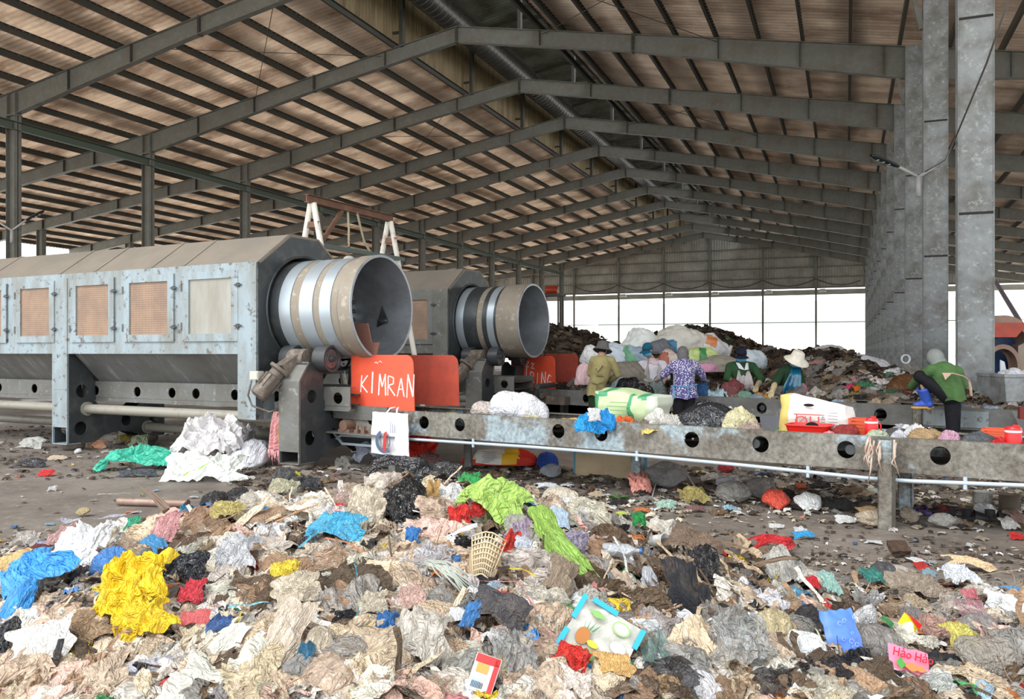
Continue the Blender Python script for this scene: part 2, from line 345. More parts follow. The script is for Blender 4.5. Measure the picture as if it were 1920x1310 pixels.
# sagging cable along the gable wall with lamps
mb = MB(); pts = []
for i in range(5, 11):
    for k in range(8): t = k/8; x = xs_m[i]+(xs_m[i+1]-xs_m[i])*t; pts.append((x, YG-0.5, 8.5-0.55*4*t*(1-t)*1.2))
mb.tube(pts, 0.05, 6); tag(mb.build('power_cable', DARKSTEEL, smooth=True), 'dark cable sagging from post to post across the far gable wall', 'cable')
proto = None
for i, x in enumerate(xs_m[6:12]):
    if proto is None:
        mb = MB(); mb.prism([(-0.35, 0), (0.35, 0), (0.25, 0.28), (-0.25, 0.28)], -0.25, 0.2, 'xz'); mb.box((0, 0.3, 0.14), (0.1, 0.3, 0.1))
        proto = mb.build('flood_lamp', mat('lamp_housing', (0.6, 0.58, 0.5), 0.5), loc=(x+0.6, YG-0.72, 7.2)); o = proto
    else: o = link_copy(proto, (x+0.6, YG-0.72, 7.2))
    tag(o, 'small pale lamp under the far gable header, %s from the left' % ('first', 'second', 'third', 'fourth', 'fifth', 'sixth')[i], 'lamp', 'lamps under the gable header')
# steel frames
def seg_beam(mb, xs, y, m=0):
    for a, b in zip(xs[:-1], xs[1:]):
        za, zb = zt(a), zt(b); da, db = dep(a+1e-3), dep(b-1e-3)
        mb.prism([(a, za), (b, zb), (b, zb-db), (a, za-da)], y-0.007, y+0.007, 'xz', m)
        for (p, q) in (((a, y, za), (b, y, zb)), ((a, y, za-da), (b, y, zb-db))): mb.bar(p, q, 0.22, 0.018, m)
def stiff(mb, x, y, w=0.02, ex=0.0): mb.b2((x-w/2, y-0.11, zt(x)-dep(x)-ex), (x+w/2, y+0.11, zt(x)+ex))
ordn = ['nearest', 'second', 'third', 'fourth', 'fifth', 'sixth', 'seventh', 'eighth', 'ninth', 'tenth', 'eleventh', 'farthest']
def frame_parts(t):
    mb = MB(); seg_beam(mb, [XL, -23, -19, -15.5, XM], 0); mb.build('left_rafter', STEEL, t)
    mb = MB(); seg_beam(mb, [XM, -9.5, -6.5, -2.5, XR], 0); mb.build('right_rafter', STEEL, t)
    mb = MB(); seg_beam(mb, [XOL, -43, -36, -31.5, XL], 0); mb.build('outer_left_rafter', STEEL, t)
    mb = MB(); seg_beam(mb, [XR+0.48, 4.5, 9, XOR], 0); mb.build('outer_right_rafter', STEEL, t)
    for x in (-44, -40.7, -38.5, -35.2, -31.8, -30.0, -24.3, -21.5, -15.6, -9.6, -3.7, -1.3, 1.0, 4.2, 7.5):
        mb = MB(); stiff(mb, x, 0); mb.build('stiffener', DARKSTEEL, t)
    for x in (XM, -18.7, -6.4):
        mb = MB(); stiff(mb, x-0.02, 0, 0.02, 0.04); stiff(mb, x+0.02, 0, 0.02, 0.04)
        for k in range(6): z = zt(x)-0.05-0.09*k; mb.box((x, -0.09, z), (0.09, 0.03, 0.035)); mb.box((x, 0.09, z), (0.09, 0.03, 0.035))
        mb.build('bolted_joint', DARKSTEEL, t)
    mb = MB()      # interior left column, I section with the head plates in the rafter
    w = 0.42; zb = zt(XL)-dep(XL)
    mb.b2((XL-w/2, -0.012, 0), (XL+w/2, 0.012, zb)); mb.b2((XL-w/2, -0.14, 0), (XL-w/2+0.02, 0.14, zb)); mb.b2((XL+w/2-0.02, -0.14, 0), (XL+w/2, 0.14, zb))
    mb.b2((XL-w/2-0.03, -0.15, zb-0.02), (XL+w/2+0.03, 0.15, zb+0.02)); mb.b2((XL-w/2, -0.12, zb), (XL-w/2+0.02, 0.12, zt(XL))); mb.b2((XL+w/2-0.02, -0.12, zb), (XL+w/2, 0.12, zt(XL)))
    mb.b2((XL-w/2, -0.13, 3.2), (XL+w/2, -0.012, 3.23)); mb.build('interior_column', STEEL, t)
    mb = MB(); zb = zt(XOC)-dep(XOC)+0.03; mb.b2((XOC-0.2, -0.14, 0), (XOC-0.18, 0.14, zb)); mb.b2((XOC+0.2, -0.14, 0), (XOC+0.22, 0.14, zb)); mb.b2((XOC-0.2, -0.01, 0), (XOC+0.22, 0.01, zb)); mb.build('outer_column', STEEL, t)
def column_parts(t):
    m = MB(); x0, x1 = 0.0, 0.485; zc = zt(XR)-0.02
    for a, b in ((0, 3.56), (3.6, 6.5), (6.54, zc)): m.b2((x0+0.014, -0.14, a), (x1-0.014, 0.14, b))
    for x in (x0, x1-0.014): m.b2((x, -0.155, 0), (x+0.014, 0.155, zc))
    m.build('shaft', COLM, t)
    m = MB()
    for z in (3.58, 6.52): m.b2((x0+0.012, -0.143, z-0.02), (x1-0.012, 0.135, z+0.02))
    m.build('dark_joint', mat('dark_joint_seam', (0.025, 0.025, 0.025), 0.8), t)
    m = MB(); m.bar((-0.24, 0, zt(XR-0.3)-dep(XR)+0.2), (-0.02, 0, zt(XR)-dep(XR)-0.75), 0.1, 0.1); m.build('knee_brace', STEEL, t)
f0 = c0 = None
for i, y in enumerate(YF):
    if f0 is None:
        f0 = thing('steel_roof_frame', None, None, (0, y, 0)); frame_parts(f0); f = f0
        c0 = thing('hall_column', None, None, (XR, y, 0)); column_parts(c0); c = c0
    else:
        f = link_copy(f0, (0, y, 0)); c = link_copy(c0, (XR, y, 0))
        for a, b in ((f0, f), (c0, c)):
            for ch in a.children:
                if ch.name.startswith('knee_brace') and i == 0: continue
                q = ch.copy(); COL.objects.link(q); q.parent = b
    tag(f, 'grey steel roof frame with pitched rafters over the hall, %s from the camera' % ordn[i], 'roof frame', 'steel frames carrying the roof')
    tag(c, 'tall grey weathered column of the right-hand row, %s from the camera' % ordn[i], 'column', 'columns of the right-hand row')
# purlins
pl = MB(); L = YG-YFR
pl.b2((-0.035, 0, 0), (-0.029, L, 0.2)); pl.b2((-0.035, 0, 0), (0.04, L, 0.006)); pl.b2((-0.035, 0, 0.194), (0.04, L, 0.2))
pm = pl.mesh('roof_purlin', DARKSTEEL)
def purlins(xs, where):
    for i, x in enumerate(xs):
        o = bpy.data.objects.new('roof_purlin', pm); COL.objects.link(o); o.location = (x, YFR, zt(x)+0.012); o.scale = (1.15, 1, 1.15)
        tag(o, 'dark purlin under the %s, line %d down from its top' % (where, i+1), 'purlin', 'purlins under the '+where)
purlins([-9.6, -8.85, -7.58, -6.3, -5.05, -3.78, -2.5, -1.22, 0.1, 1.42], 'right roof slope')
purlins([-15.25, -16.6, -17.95, -19.3, -20.7, -22.1, -23.5, -24.9, -26.3], 'left roof slope')
purlins([-27.9, -29.3, -30.7, -32.1, -33.5, -34.9, -36.3, -37.7, -39.1, -40.5, -41.9, -43.3, -44.7, -45.8], 'outer left roof')
purlins([2.7, 4.0, 5.3, 6.6, 7.9, 9.2, 10.5, 11.8, 13.1, 14.4, 15.7], 'roof right of the columns')
# ridge vent posts and cross bars
for i, y in enumerate(YF):
    mb = MB(); mb.b2((-15.0, y-0.1, zt(-15)-0.02), (-14.85, y+0.1, 14.7)); mb.b2((-15.3, y-0.04, zt(-15)+0.5), (-14.9, y+0.04, zt(-15)+0.58))
    mb.b2((-10.4, y-0.08, zt(-10.4)), (-10.28, y+0.08, 14.7)); mb.bar((-15, y, 14.65), (-10.3, y, 14.65), 0.12, 0.14)
    mb.bar((-15, y, 15.15), (XM, y, 15.55), 0.1, 0.12); mb.bar((XM, y, 15.55), (-9, y, 14.95), 0.1, 0.12)
    o = mb.centred('ridge_vent_truss', DARKSTEEL)
    tag(o, 'dark post and tie frame of the raised ridge vent, %s from the camera' % ordn[i], 'vent frame', 'frames of the ridge vent')
for i, (x, z) in enumerate(((-14.3, 15.2), (-11.0, 15.25), (-9.6, 14.2), (-9.6, 13.6))):
    mb = MB(); mb.b2((x-0.06, YFR, z), (x+0.06, YG, z+0.14)); tag(mb.centred('vent_rail', DARKSTEEL), ('dark long rail under the vent roof on its left side', 'dark long rail under the vent roof right of its ridge', 'dark upper rail along the open right side of the vent', 'dark lower rail along the open right side of the vent')[i], 'rail', 'long rails of the ridge vent')
# green tie beam along the left columns
mb = MB(); zg = zt(XL)-dep(XL)-0.55
mb.b2((XL+0.15, YFR, zg), (XL+0.17, YF[-1], zg+0.3)); mb.b2((XL+0.15, YFR, zg), (XL+0.32, YF[-1], zg+0.02)); mb.b2((XL+0.15, YFR, zg+0.28), (XL+0.32, YF[-1], zg+0.3))
tag(mb.centred('tie_beam', mat('dark_green_steel', (0.10, 0.125, 0.095), 0.6, 0.1)), 'long dark green tie beam running along the left-hand row of columns', 'beam')
# thin bracing rods under the roof
for j, (i, side) in enumerate(((1, 'l'), (1, 'r'), (3, 'l'), (3, 'r'))):
    ya, yb = YF[i], YF[i+1]
    for q, (a, b) in enumerate((((-21.5, -15.8), (-15.8, -21.5)), ((-9.5, -3.7), (-3.7, -9.5)))[0 if side == 'l' else 1]):
        mb = MB(); mb.tube([(a, ya, zt(a)-0.1), (b, yb, zt(b)-0.1)], 0.012, 6)
        tag(mb.centred('bracing_rod', DARKSTEEL), 'thin bracing rod under %s slope behind the %s frame, running %s' % (('left' if side == 'l' else 'right'), ordn[i], ('away to the right', 'away to the left')[q]), 'rod', 'bracing rods under the roof')
# floor and ground outside
def wetx(nt, b, cur, t):
    nz = nn(nt, 'ShaderNodeTexNoise'); nz.inputs['Scale'].default_value = 0.45; nz.inputs['Detail'].default_value = 6; nt.links.new(t.outputs['Object'], nz.inputs['Vector'])
    r = nn(nt, 'ShaderNodeMapRange'); r.inputs[1].default_value = 0.4; r.inputs[2].default_value = 0.6; r.inputs[3].default_value = 0.38; r.inputs[4].default_value = 0.9; nt.links.new(nz.outputs['Fac'], r.inputs[0]); nt.links.new(r.outputs[0], b.inputs['Roughness'])
FLOOR = mat('dirty_concrete_floor', (0.19, 0.163, 0.14), 0.7, 0, 0.4, ((0.085, 0.066, 0.052), 0.8, 0.53, 0.14, 0.9), ((0.33, 0.295, 0.26), 7, 0.62, 0.07, 0.5), bump=0.6, bscale=14, extra=wetx)
mb = MB(); mb.b2((-43.5, 0.5, -0.2), (19, YG+1, 0)); struct(mb.build('floor', FLOOR))
mb = MB(); mb.b2((-400, -150, -0.4), (400, 500, -0.03)); struct(mb.build('floor_outside', mat('pale_dry_ground', (0.85, 0.79, 0.70), 0.9, 0, 0.2, ((0.76, 0.71, 0.62), 0.05, 0.5, 0.1, 0.5))))
# pale shed and fence beyond the open gable
mb = MB(); mb.b2((-34, 118, 5.2), (20, 140, 6.6)); mb.b2((-34, 119, 0), (20, 139, 5.2), 1); mb.prism([(118, 6.6), (140, 6.6), (129, 9)], -34, 20, 'yz')
tag(mb.centred('warehouse', [mat('pale_green_fascia', (0.40, 0.47, 0.43), 0.6), mat('white_wall', (0.95, 0.95, 0.93), 0.8)]), 'long white warehouse with a pale green fascia far beyond the open gable end', 'building')
# ================================================================ SCREENING MACHINES AND CONVEYORS
PALE = mat('chipped_pale_blue_paint', (0.285, 0.35, 0.385), 0.5, 0.1, 0.4, ((0.19, 0.19, 0.165), 2.2, 0.52, 0.1, 0.75), ((0.10, 0.075, 0.055), 11, 0.61, 0.04, 0.85), bump=0.15, bscale=50, stretch=(1.6, 1.6, 0.45))
GREYP = mat('worn_grey_steel_plate', (0.19, 0.195, 0.185), 0.5, 0.35, 0.4, ((0.13, 0.12, 0.1), 2.2, 0.5, 0.14, 0.8), ((0.4, 0.41, 0.4), 9, 0.63, 0.05, 0.5), bump=0.15)
DARKP = mat('blackened_steel_plate', (0.055, 0.062, 0.066), 0.42, 0.4, 0.5, ((0.14, 0.14, 0.13), 3.5, 0.6, 0.1, 0.6), bump=0.1)
DUSTY = mat('dust_covered_sheet', (0.24, 0.205, 0.165), 0.85, 0, 0.2, ((0.185, 0.165, 0.14), 1.1, 0.5, 0.12, 0.8), ((0.34, 0.31, 0.26), 30, 0.66, 0.04, 0.6))
def meshx(nt, b, cur, t):
    ck = nn(nt, 'ShaderNodeTexChecker'); ck.inputs['Scale'].default_value = 46; mp = nn(nt, 'ShaderNodeMapping'); mp.inputs['Rotation'].default_value = (0, PI/4, 0)
    nt.links.new(t.outputs['Object'], mp.inputs[0]); nt.links.new(mp.outputs[0], ck.inputs['Vector'])
    mx = nn(nt, 'ShaderNodeMix'); mx.data_type = 'RGBA'; mx.blend_type = 'MULTIPLY'; mx.inputs[0].default_value = 0.5; nt.links.new(cur, mx.inputs[6]); nt.links.new(ck.outputs['Color'], mx.inputs[7])
    nt.links.new(mx.outputs[2], b.inputs['Base Color'])
RUSTMESH = mat('rusty_mesh_panel', (0.42, 0.285, 0.20), 0.75, 0, 0.2, ((0.28, 0.2, 0.16), 2.5, 0.52, 0.1, 0.7), extra=meshx)
GREYPAN = mat('grimy_door_panel', (0.34, 0.335, 0.30), 0.5, 0.1, 0.4, ((0.24, 0.22, 0.18), 2.2, 0.5, 0.15, 0.8), stretch=(2, 2, 0.5))
STREAK = mat('streaked_hopper_sheet', (0.20, 0.21, 0.21), 0.45, 0.3, 0.4, ((0.42, 0.41, 0.38), 3.0, 0.6, 0.05, 0.7), ((0.1, 0.09, 0.08), 1.2, 0.5, 0.15, 0.7), stretch=(2.2, 0.3, 0.6))
TAN = mat('tan_caked_drum_steel', (0.29, 0.255, 0.205), 0.6, 0.1, 0.3, ((0.24, 0.20, 0.16), 4, 0.5, 0.15, 0.7), ((0.5, 0.46, 0.38), 9, 0.62, 0.06, 0.7))
WEAR = mat('polished_wear_band', (0.42, 0.48, 0.53), 0.32, 0.45, 0.5, ((0.42, 0.44, 0.45), 5, 0.55, 0.1, 0.5))
INNER = mat('drum_lining_steel', (0.34, 0.37, 0.40), 0.38, 0.5, 0.5, ((0.16, 0.16, 0.16), 1.8, 0.55, 0.12, 0.7))
RED = mat('orange_red_paint', (0.80, 0.10, 0.045), 0.5, 0, 0.4, ((0.55, 0.07, 0.04), 3, 0.56, 0.1, 0.6), ((0.25, 0.08, 0.05), 18, 0.68, 0.04, 0.7))
REDD = mat('dull_red_paint', (0.52, 0.085, 0.05), 0.55, 0, 0.4, ((0.3, 0.06, 0.045), 4, 0.5, 0.12, 0.7))
BROWNP = mat('brown_primer_plate', (0.30, 0.14, 0.105), 0.6, 0, 0.3, ((0.2, 0.1, 0.08), 4, 0.55, 0.1, 0.5))
RUBBER = mat('roller_rubber', (0.05, 0.052, 0.055), 0.4, 0.1, 0.5)
ROLLM = mat('roller_steel', (0.19, 0.2, 0.2), 0.35, 0.7, 0.5)
GREASE = mat('greasy_motor_housing', (0.13, 0.105, 0.085), 0.6, 0.2, 0.4, ((0.28, 0.24, 0.2), 8, 0.58, 0.08, 0.7), bump=0.4)
PIPE = mat('beige_grey_pipe_paint', (0.29, 0.275, 0.23), 0.5, 0.1, 0.4, ((0.22, 0.16, 0.11), 5, 0.6, 0.08, 0.7))
def grimex(nt, b, cur, t):
    nz = nn(nt, 'ShaderNodeTexNoise'); nz.inputs['Scale'].default_value = 21; nz.inputs['Detail'].default_value = 8; nz.inputs['Roughness'].default_value = 0.75; nt.links.new(t.outputs['Object'], nz.inputs['Vector'])
    r = nn(nt, 'ShaderNodeMapRange'); r.inputs[1].default_value = 0.36; r.inputs[2].default_value = 0.62; r.inputs[3].default_value = 0.45; r.inputs[4].default_value = 1.12; nt.links.new(nz.outputs['Fac'], r.inputs[0])
    cb = nn(nt, 'ShaderNodeCombineColor'); [nt.links.new(r.outputs[0], cb.inputs[k]) for k in range(3)]
    mx = nn(nt, 'ShaderNodeMix'); mx.data_type = 'RGBA'; mx.blend_type = 'MULTIPLY'; mx.inputs[0].default_value = 1; nt.links.new(cur, mx.inputs[6]); nt.links.new(cb.outputs[0], mx.inputs[7]); nt.links.new(mx.outputs[2], b.inputs['Base Color'])
BEAMP = mat('peeling_conveyor_paint', (0.275, 0.26, 0.225), 0.6, 0.05, 0.35, ((0.15, 0.13, 0.105), 1.5, 0.47, 0.1, 0.9), ((0.36, 0.44, 0.475), 1.15, 0.545, 0.03, 0.9), bump=0.25, bscale=25, extra=grimex)
BEAMD = mat('grimy_dark_conveyor_paint', (0.165, 0.165, 0.158), 0.6, 0.1, 0.35, ((0.10, 0.095, 0.085), 3, 0.5, 0.12, 0.8), ((0.3, 0.31, 0.3), 7, 0.63, 0.05, 0.6), bump=0.2)
BELT = mat('dirty_conveyor_belt', (0.075, 0.066, 0.056), 0.75, 0, 0.3, ((0.17, 0.13, 0.10), 6, 0.55, 0.1, 0.8), bump=0.4)
CONDUIT = mat('pale_blue_conduit', (0.44, 0.52, 0.58), 0.4, 0.1, 0.4, ((0.4, 0.36, 0.3), 7, 0.66, 0.05, 0.6))
CHALK = mat('white_scrawled_paint', (0.80, 0.78, 0.76), 0.8, 0, 0.2, ((0.75, 0.35, 0.28), 25, 0.55, 0.06, 0.6))
BLACK = mat('black_shade_and_contents', (0.012, 0.012, 0.012), 0.9, 0, 0.1)  # flat black for the drum's painted shade, the tub contents and the slot
M1 = Frame((-11.014, 9.018), 5)
def door(t, x0, x1, panel, DM=None):
    DM = DM or PALE
    z0, z1 = 1.64, 2.575; b = 0.12
    d = MB(); d.b2((x0, -0.045, z0), (x0+b, -0.012, z1)); d.b2((x1-b, -0.045, z0), (x1, -0.012, z1)); d.b2((x0+b, -0.045, z0), (x1-b, -0.012, z0+0.1)); d.b2((x0+b, -0.045, z1-0.1), (x1-b, -0.012, z1))
    o = d.build('door', DM, t)
    p = MB(); p.b2((x0+b-0.01, -0.022, z0+0.09), (x1-b+0.01, -0.006, z1-0.09)); p.build('mesh_panel' if panel is RUSTMESH else 'steel_panel', panel, o)
    for z in (z0+0.2, z1-0.2):
        h = MB(); h.tube([(x0-0.012, -0.05, z-0.055), (x0-0.012, -0.05, z+0.055)], 0.012, 8); h.build('hinge', GREYP, o)
        h = MB(); h.box((x1+0.005, -0.05, z), (0.05, 0.02, 0.05)); h.bar((x1-0.05, -0.055, z), (x1+0.07, -0.055, z), 0.012, 0.018); h.build('latch', DARKP, o)
def trommel(name, loc_x, loc_y, label, second=False):
    W = M1.w(loc_x, loc_y); t = thing(name, label, 'screening machine', W, M1.rz, 'rotary screens')
    XA = -4.2 if not second else -3.0; XB = 3.97; SD = GREYP if second else PALE; CR = 0.87
    pr = [(0.0, 2.67), (0.58, 3.09), (1.16, 3.09), (1.74, 2.67)]
    mb = MB()
    for a, b in zip(pr[:-1], pr[1:]):
        dx = b[0]-a[0]; dz = b[1]-a[1]; L = math.hypot(dx, dz); nx, nz = -dz/L*0.03, dx/L*0.03
        mb.prism([a, b, (b[0]-nx, b[1]-nz), (a[0]-nx, a[1]-nz)], XA, XB+0.02, 'yz')
    rf = mb.build('cover_roof', DUSTY, t)
    for x in ((-1.9, -0.05, 0.75, 1.95, 2.6) if not second else (2.4,)):
        mb = MB()
        for a, b in zip(pr[:-1], pr[1:]): mb.bar((x, a[0], a[1]+0.006), (x, b[0], b[1]+0.006), 0.05, 0.012)
        mb.build('roof_seam', DUSTY, rf)
    # end plate with round hole
    hole = circ(CR, 2.08, 0.735, 44)
    vs, fs = curve_mesh([[(0.0, 1.18), (0.0, 2.67), (0.58, 3.09), (1.16, 3.09), (1.74, 2.67), (1.74, 1.18)], hole], 0.03)
    mb = MB(); mb.add(vs, fs, 0, Matrix.Translation((XB, 0, 0)) @ YZ); mb.build('end_plate', DARKP, t)
    mb = MB(); mb.lathe([(XB-0.25, 0.745), (XB+0.03, 0.745), (XB+0.03, 0.715), (XB-0.25, 0.715)], 44, 0, 'x', M=Matrix.Translation((0, CR, 2.08))); mb.build('hole_collar', DARKP, t, smooth=True)
    # side frame
    side = MB(); side.b2((XA, -0.02, 2.575), (XB, 0.02, 2.67)); side.b2((XA, -0.02, 1.47), (XB, 0.02, 1.64)); side.b2((XB-0.32, -0.04, 0.62), (XB, 0.10, 2.66))
    side.b2((XB-0.015, -0.04, 0.62), (XB, 0.3, 1.2))
    for x0, x1 in ((-2.5, -2.37), (-1.28, -1.06), (-0.13, 0.27), (1.24, 1.44), (2.46, 2.63), (3.65, 3.7), (-3.8, -3.65)): side.b2((x0, -0.02, 1.64), (x1, 0.02, 2.575))
    side.build('side_frame', SD, t)
    mb = MB(); mb.b2((XA, 0.03, 1.5), (XB-0.02, 0.05, 2.6)); mb.build('inner_wall', DARKP, t)
    mb = MB(); mb.b2((XA, 1.72, 1.2), (XB-0.02, 1.74, 2.67)); mb.build('back_wall', SD, t)
    ds = ((-3.64, -2.52), (-2.36, -1.3), (-1.057, -0.11), (0.275, 1.235), (1.445, 2.46), (2.63, 3.655))
    for i, (a, b) in enumerate(ds):
        if second and i < 5: continue
        door(t, a, b, GREYPAN if (i == 5 and not second) else RUSTMESH, SD)
    for i, (a, b) in enumerate(((XA, -0.2), (0.22, XB-0.05))):
        mb = MB(); mb.prism([(0.03, 1.5), (0.05, 1.5), (0.52, 1.03), (0.5, 1.03)], a, b, 'yz'); mb.prism([(1.70, 1.5), (1.72, 1.5), (1.3, 1.03), (1.28, 1.03)], a, b, 'yz'); mb.build('hopper_sheet', STREAK, t)
    # under belt beam with holes
    hx = [-3.3, -2.3, -1.35, -0.75, 0.166, 1.111, 1.851, 2.34, 3.097, 3.848, 4.9]
    vs, fs = curve_mesh([[(XA, 0.8), (5.1, 0.8), (5.1, 1.04), (XA, 1.04)]]+[circ(x, 0.9, 0.075, 20) for x in hx], 0.015)
    mb = MB(); mb.add(vs, fs, 0, Matrix.Translation((0, 0.46, 0)) @ XZ); mb.b2((XA, 0.44, 0.735), (5.1, 0.56, 0.755)); mb.b2((XA, 0.46, 0.755), (5.1, 0.475, 0.8)); mb.b2((XA, 0.46, 1.035), (5.1, 0.56, 1.045))
    mb.b2((XA, 1.26, 0.75), (5.1, 1.28, 1.04)); mb.build('belt_beam', GREYP, t)
    mb = MB(); mb.b2((XA, 0.58, 0.93), (5.1, 1.24, 0.95)); mb.b2((XA, 0.58, 0.80), (5.1, 1.24, 0.815)); mb.build('under_belt', BELT, t)
    for k in range(6):
        mb = MB(); x = XA+0.8+k*1.55; mb.tube([(x, 0.5, 0.87), (x, 1.25, 0.87)], 0.05, 10); mb.build('belt_roller', DARKP, t)
    # legs: two portal frames
    hol = [circ(0.22, 0.9, 0.10, 20), circ(0.2, 0.33, 0.105, 20), circ(1.0, 0.4, 0.09, 20), circ(1.52, 0.33, 0.1, 20)]
    out = [(0, 0.1), (0.42, 0.1), (0.62, 0.2), (0.87, 0.24), (1.12, 0.2), (1.34, 0.1), (1.74, 0.1), (1.74, 1.46), (1.6, 1.46), (1.34, 1.0), (1.3, 0.72), (1.15, 0.56), (0.6, 0.56), (0.46, 0.72), (0.44, 1.02), (0.3, 1.3), (0.16, 1.46), (0, 1.46)]
    for x0 in (0.0,):
        mb = MB(); vs, fs = curve_mesh([out]+hol, 0.015)
        for dx in (-0.16, 0.16): mb.add(vs, fs, 0, Matrix.Translation((x0+dx, 0, 0)) @ YZ)
        mb.b2((x0-0.16, 1.72, 0.1), (x0+0.16, 1.74, 1.46)); lg = mb.build('portal_leg', DARKP, t)
        mb = MB(); mb.b2((x0-0.175, -0.03, 0.36), (x0+0.175, 0.0, 2.6)); mb.b2((x0-0.175, -0.03, 0.1), (x0-0.16, 0.0, 0.36)); mb.b2((x0+0.16, -0.03, 0.1), (x0+0.175, 0.0, 0.36)); mb.b2((x0-0.175, -0.03, 0.1), (x0+0.175, 0.2, 0.115)); mb.b2((x0-0.18, -0.034, 0.93), (x0+0.18, -0.0, 0.935))
        mb.build('leg_cladding', SD, lg)
        mb = MB(); mb.lathe([(0, 0.0), (0, 0.13), (0.04, 0.16), (0.1, 0.16)], 20, 0, M=Matrix.Translation((x0, 0.2, 0))); mb.lathe([(0, 0.0), (0, 0.13), (0.04, 0.16), (0.1, 0.16)], 20, 0, M=Matrix.Translation((x0, 1.55, 0))); mb.build('foot_pad', GREASE, lg, smooth=True)
    for (y, z, r) in ((0.3, 0.625, 0.072), (1.4, 0.26, 0.075)):
        mb = MB(); mb.tube([(XA, y, z), (4.55, y, z)], r, 18); mb.tube([(0.15, y, z), (0.2, y, z)], r+0.035, 18); mb.build('tie_pipe', PIPE, t, sharp=40)
    # roller station at the discharge end
    out2 = [(-0.02, 0.08), (0.3, 0.08), (0.5, 0.2), (0.87, 0.26), (1.24, 0.2), (1.44, 0.08), (1.74, 0.08), (1.74, 1.22), (1.6, 1.3), (1.36, 1.3), (1.3, 0.9), (1.15, 0.62), (0.6, 0.62), (0.42, 0.9), (0.42, 1.28), (0.34, 1.36), (0.14, 1.36), (-0.02, 1.12)]
    hol2 = [circ(0.2, 0.93, 0.085, 20), circ(0.17, 0.4, 0.095, 20), circ(0.62, 0.42, 0.07, 20), circ(1.5, 0.4, 0.09, 20)]
    for x0 in (4.53,):
        mb = MB(); vs, fs = curve_mesh([out2]+hol2, 0.015)
        for dx in (-0.15, 0.15): mb.add(vs, fs, 0, Matrix.Translation((x0+dx, 0, 0)) @ YZ)
        mb.b2((x0-0.15, 1.72, 0.08), (x0+0.15, 1.74, 1.2)); mb.b2((x0-0.15, 0.1, 1.34), (x0+0.15, 0.38, 1.36)); lg = mb.build('roller_stand', DARKP, t)
        mb = MB(); mb.b2((x0-0.165, -0.05, 0.24), (x0+0.165, -0.02, 1.13)); mb.b2((x0-0.165, -0.05, 0.08), (x0-0.15, -0.02, 0.24)); mb.b2((x0+0.15, -0.05, 0.08), (x0+0.165, -0.02, 0.24)); mb.b2((x0-0.165, -0.05, 0.08), (x0+0.165, 0.25, 0.095)); mb.prism([(-0.05, 1.13), (-0.02, 1.13), (0.16, 1.37), (0.13, 1.37)], x0-0.165, x0+0.165, 'yz')
        mb.build('stand_cladding', GREYP, lg)
        mb = MB(); mb.lathe([(0, 0.0), (0, 0.2), (0.06, 0.2), (0.08, 0.15)], 20, 0, M=Matrix.Translation((x0, 0.12, 0))); mb.build('foot_pad', GREASE, lg, smooth=True)
    for yc in (0.40, 1.34):
        zc = 1.41
        mb = MB(); mb.tube([(4.05, yc, zc), (4.9, yc, zc)], 0.035, 12); ax = mb.build('roller_shaft', DARKP, t, sharp=40)
        for x in (4.1, 4.66):
            mb = MB(); mb.lathe([(x, 0.11), (x, 0.175), (x+0.2, 0.175), (x+0.2, 0.145), (x+0.17, 0.13), (x+0.17, 0.05), (x+0.19, 0.045), (x+0.19, 0.0)], 32, 0, 'x', M=Matrix.Translation((0, yc, zc)))
            w_ = mb.build('support_roller', RUBBER, ax, sharp=30)
            mb = MB(); mb.lathe([(x+0.175, 0.0), (x+0.175, 0.125), (x+0.18, 0.125)], 24, 0, 'x', M=Matrix.Translation((0, yc, zc)))
            mb.tube([(x+0.17, yc, zc), (x+0.215, yc, zc)], 0.04, 12)
            for k in range(5): a = 2*PI*k/5; mb.tube([(x+0.175, yc+0.085*math.cos(a), zc+0.085*math.sin(a)), (x+0.19, yc+0.085*math.cos(a), zc+0.085*math.sin(a))], 0.014, 6)
            mb.build('hub', ROLLM, w_, sharp=30)
        mb = MB()
        for k in range(5): mb.lathe([(4.55+0.02*k, 0.05), (4.555+0.02*k, 0.085), (4.56+0.02*k, 0.05)], 20, 0, 'x', M=Matrix.Translation((0, yc, zc)))
        mb.build('coupling_spring', DARKP, ax, smooth=True)
    # gear motor hanging off the stand
    mb = MB(); mb.lathe([(-0.13, 0.0), (-0.13, 0.14), (0.13, 0.14), (0.13, 0.0)], 20, 0, 'x', M=Matrix.Translation((4.46, 0.25, 1.4)))
    mb.bar((4.46, 0.25, 1.42), (4.38, -0.02, 1.25), 0.2, 0.18); gb = mb.build('gearbox', GREASE, t, sharp=35)
    mb = MB(); a_, b_ = Vector((4.38, -0.02, 1.28)), Vector((4.22, -0.22, 0.98)); ax_ = (b_-a_)
    P_ = [a_+ax_*k for k in (0, 0.06, 0.1, 0.14, 0.3, 0.34, 0.8, 0.84, 0.88, 1.1, 1.16)]
    mb.tube(P_, [0.15, 0.15, 0.15, 0.1, 0.1, 0.115, 0.115, 0.12, 0.12, 0.115, 0.07], 18); mo = mb.build('motor', GREASE, gb, sharp=35)
    mb = MB()
    for k in range(12):
        a = 2*PI*k/12; u_ = ax_.normalized(); s1 = u_.cross(Vector((0, 0, 1))).normalized(); s2 = u_.cross(s1); o_ = s1*math.cos(a)+s2*math.sin(a)
        mb.bar(a_+ax_*0.34+o_*0.115, a_+ax_*0.8+o_*0.115, 0.006, 0.03, up=tuple(o_))
    mb.build('cooling_fins', GREASE, mo)
    mb = MB(); mb.box((4.14, -0.2, 1.2), (0.14, 0.1, 0.11)); mb.box((4.14, -0.255, 1.2), (0.12, 0.012, 0.09)); mb.build('terminal_box', mat('pale_terminal_box', (0.5, 0.49, 0.42), 0.5), mo)
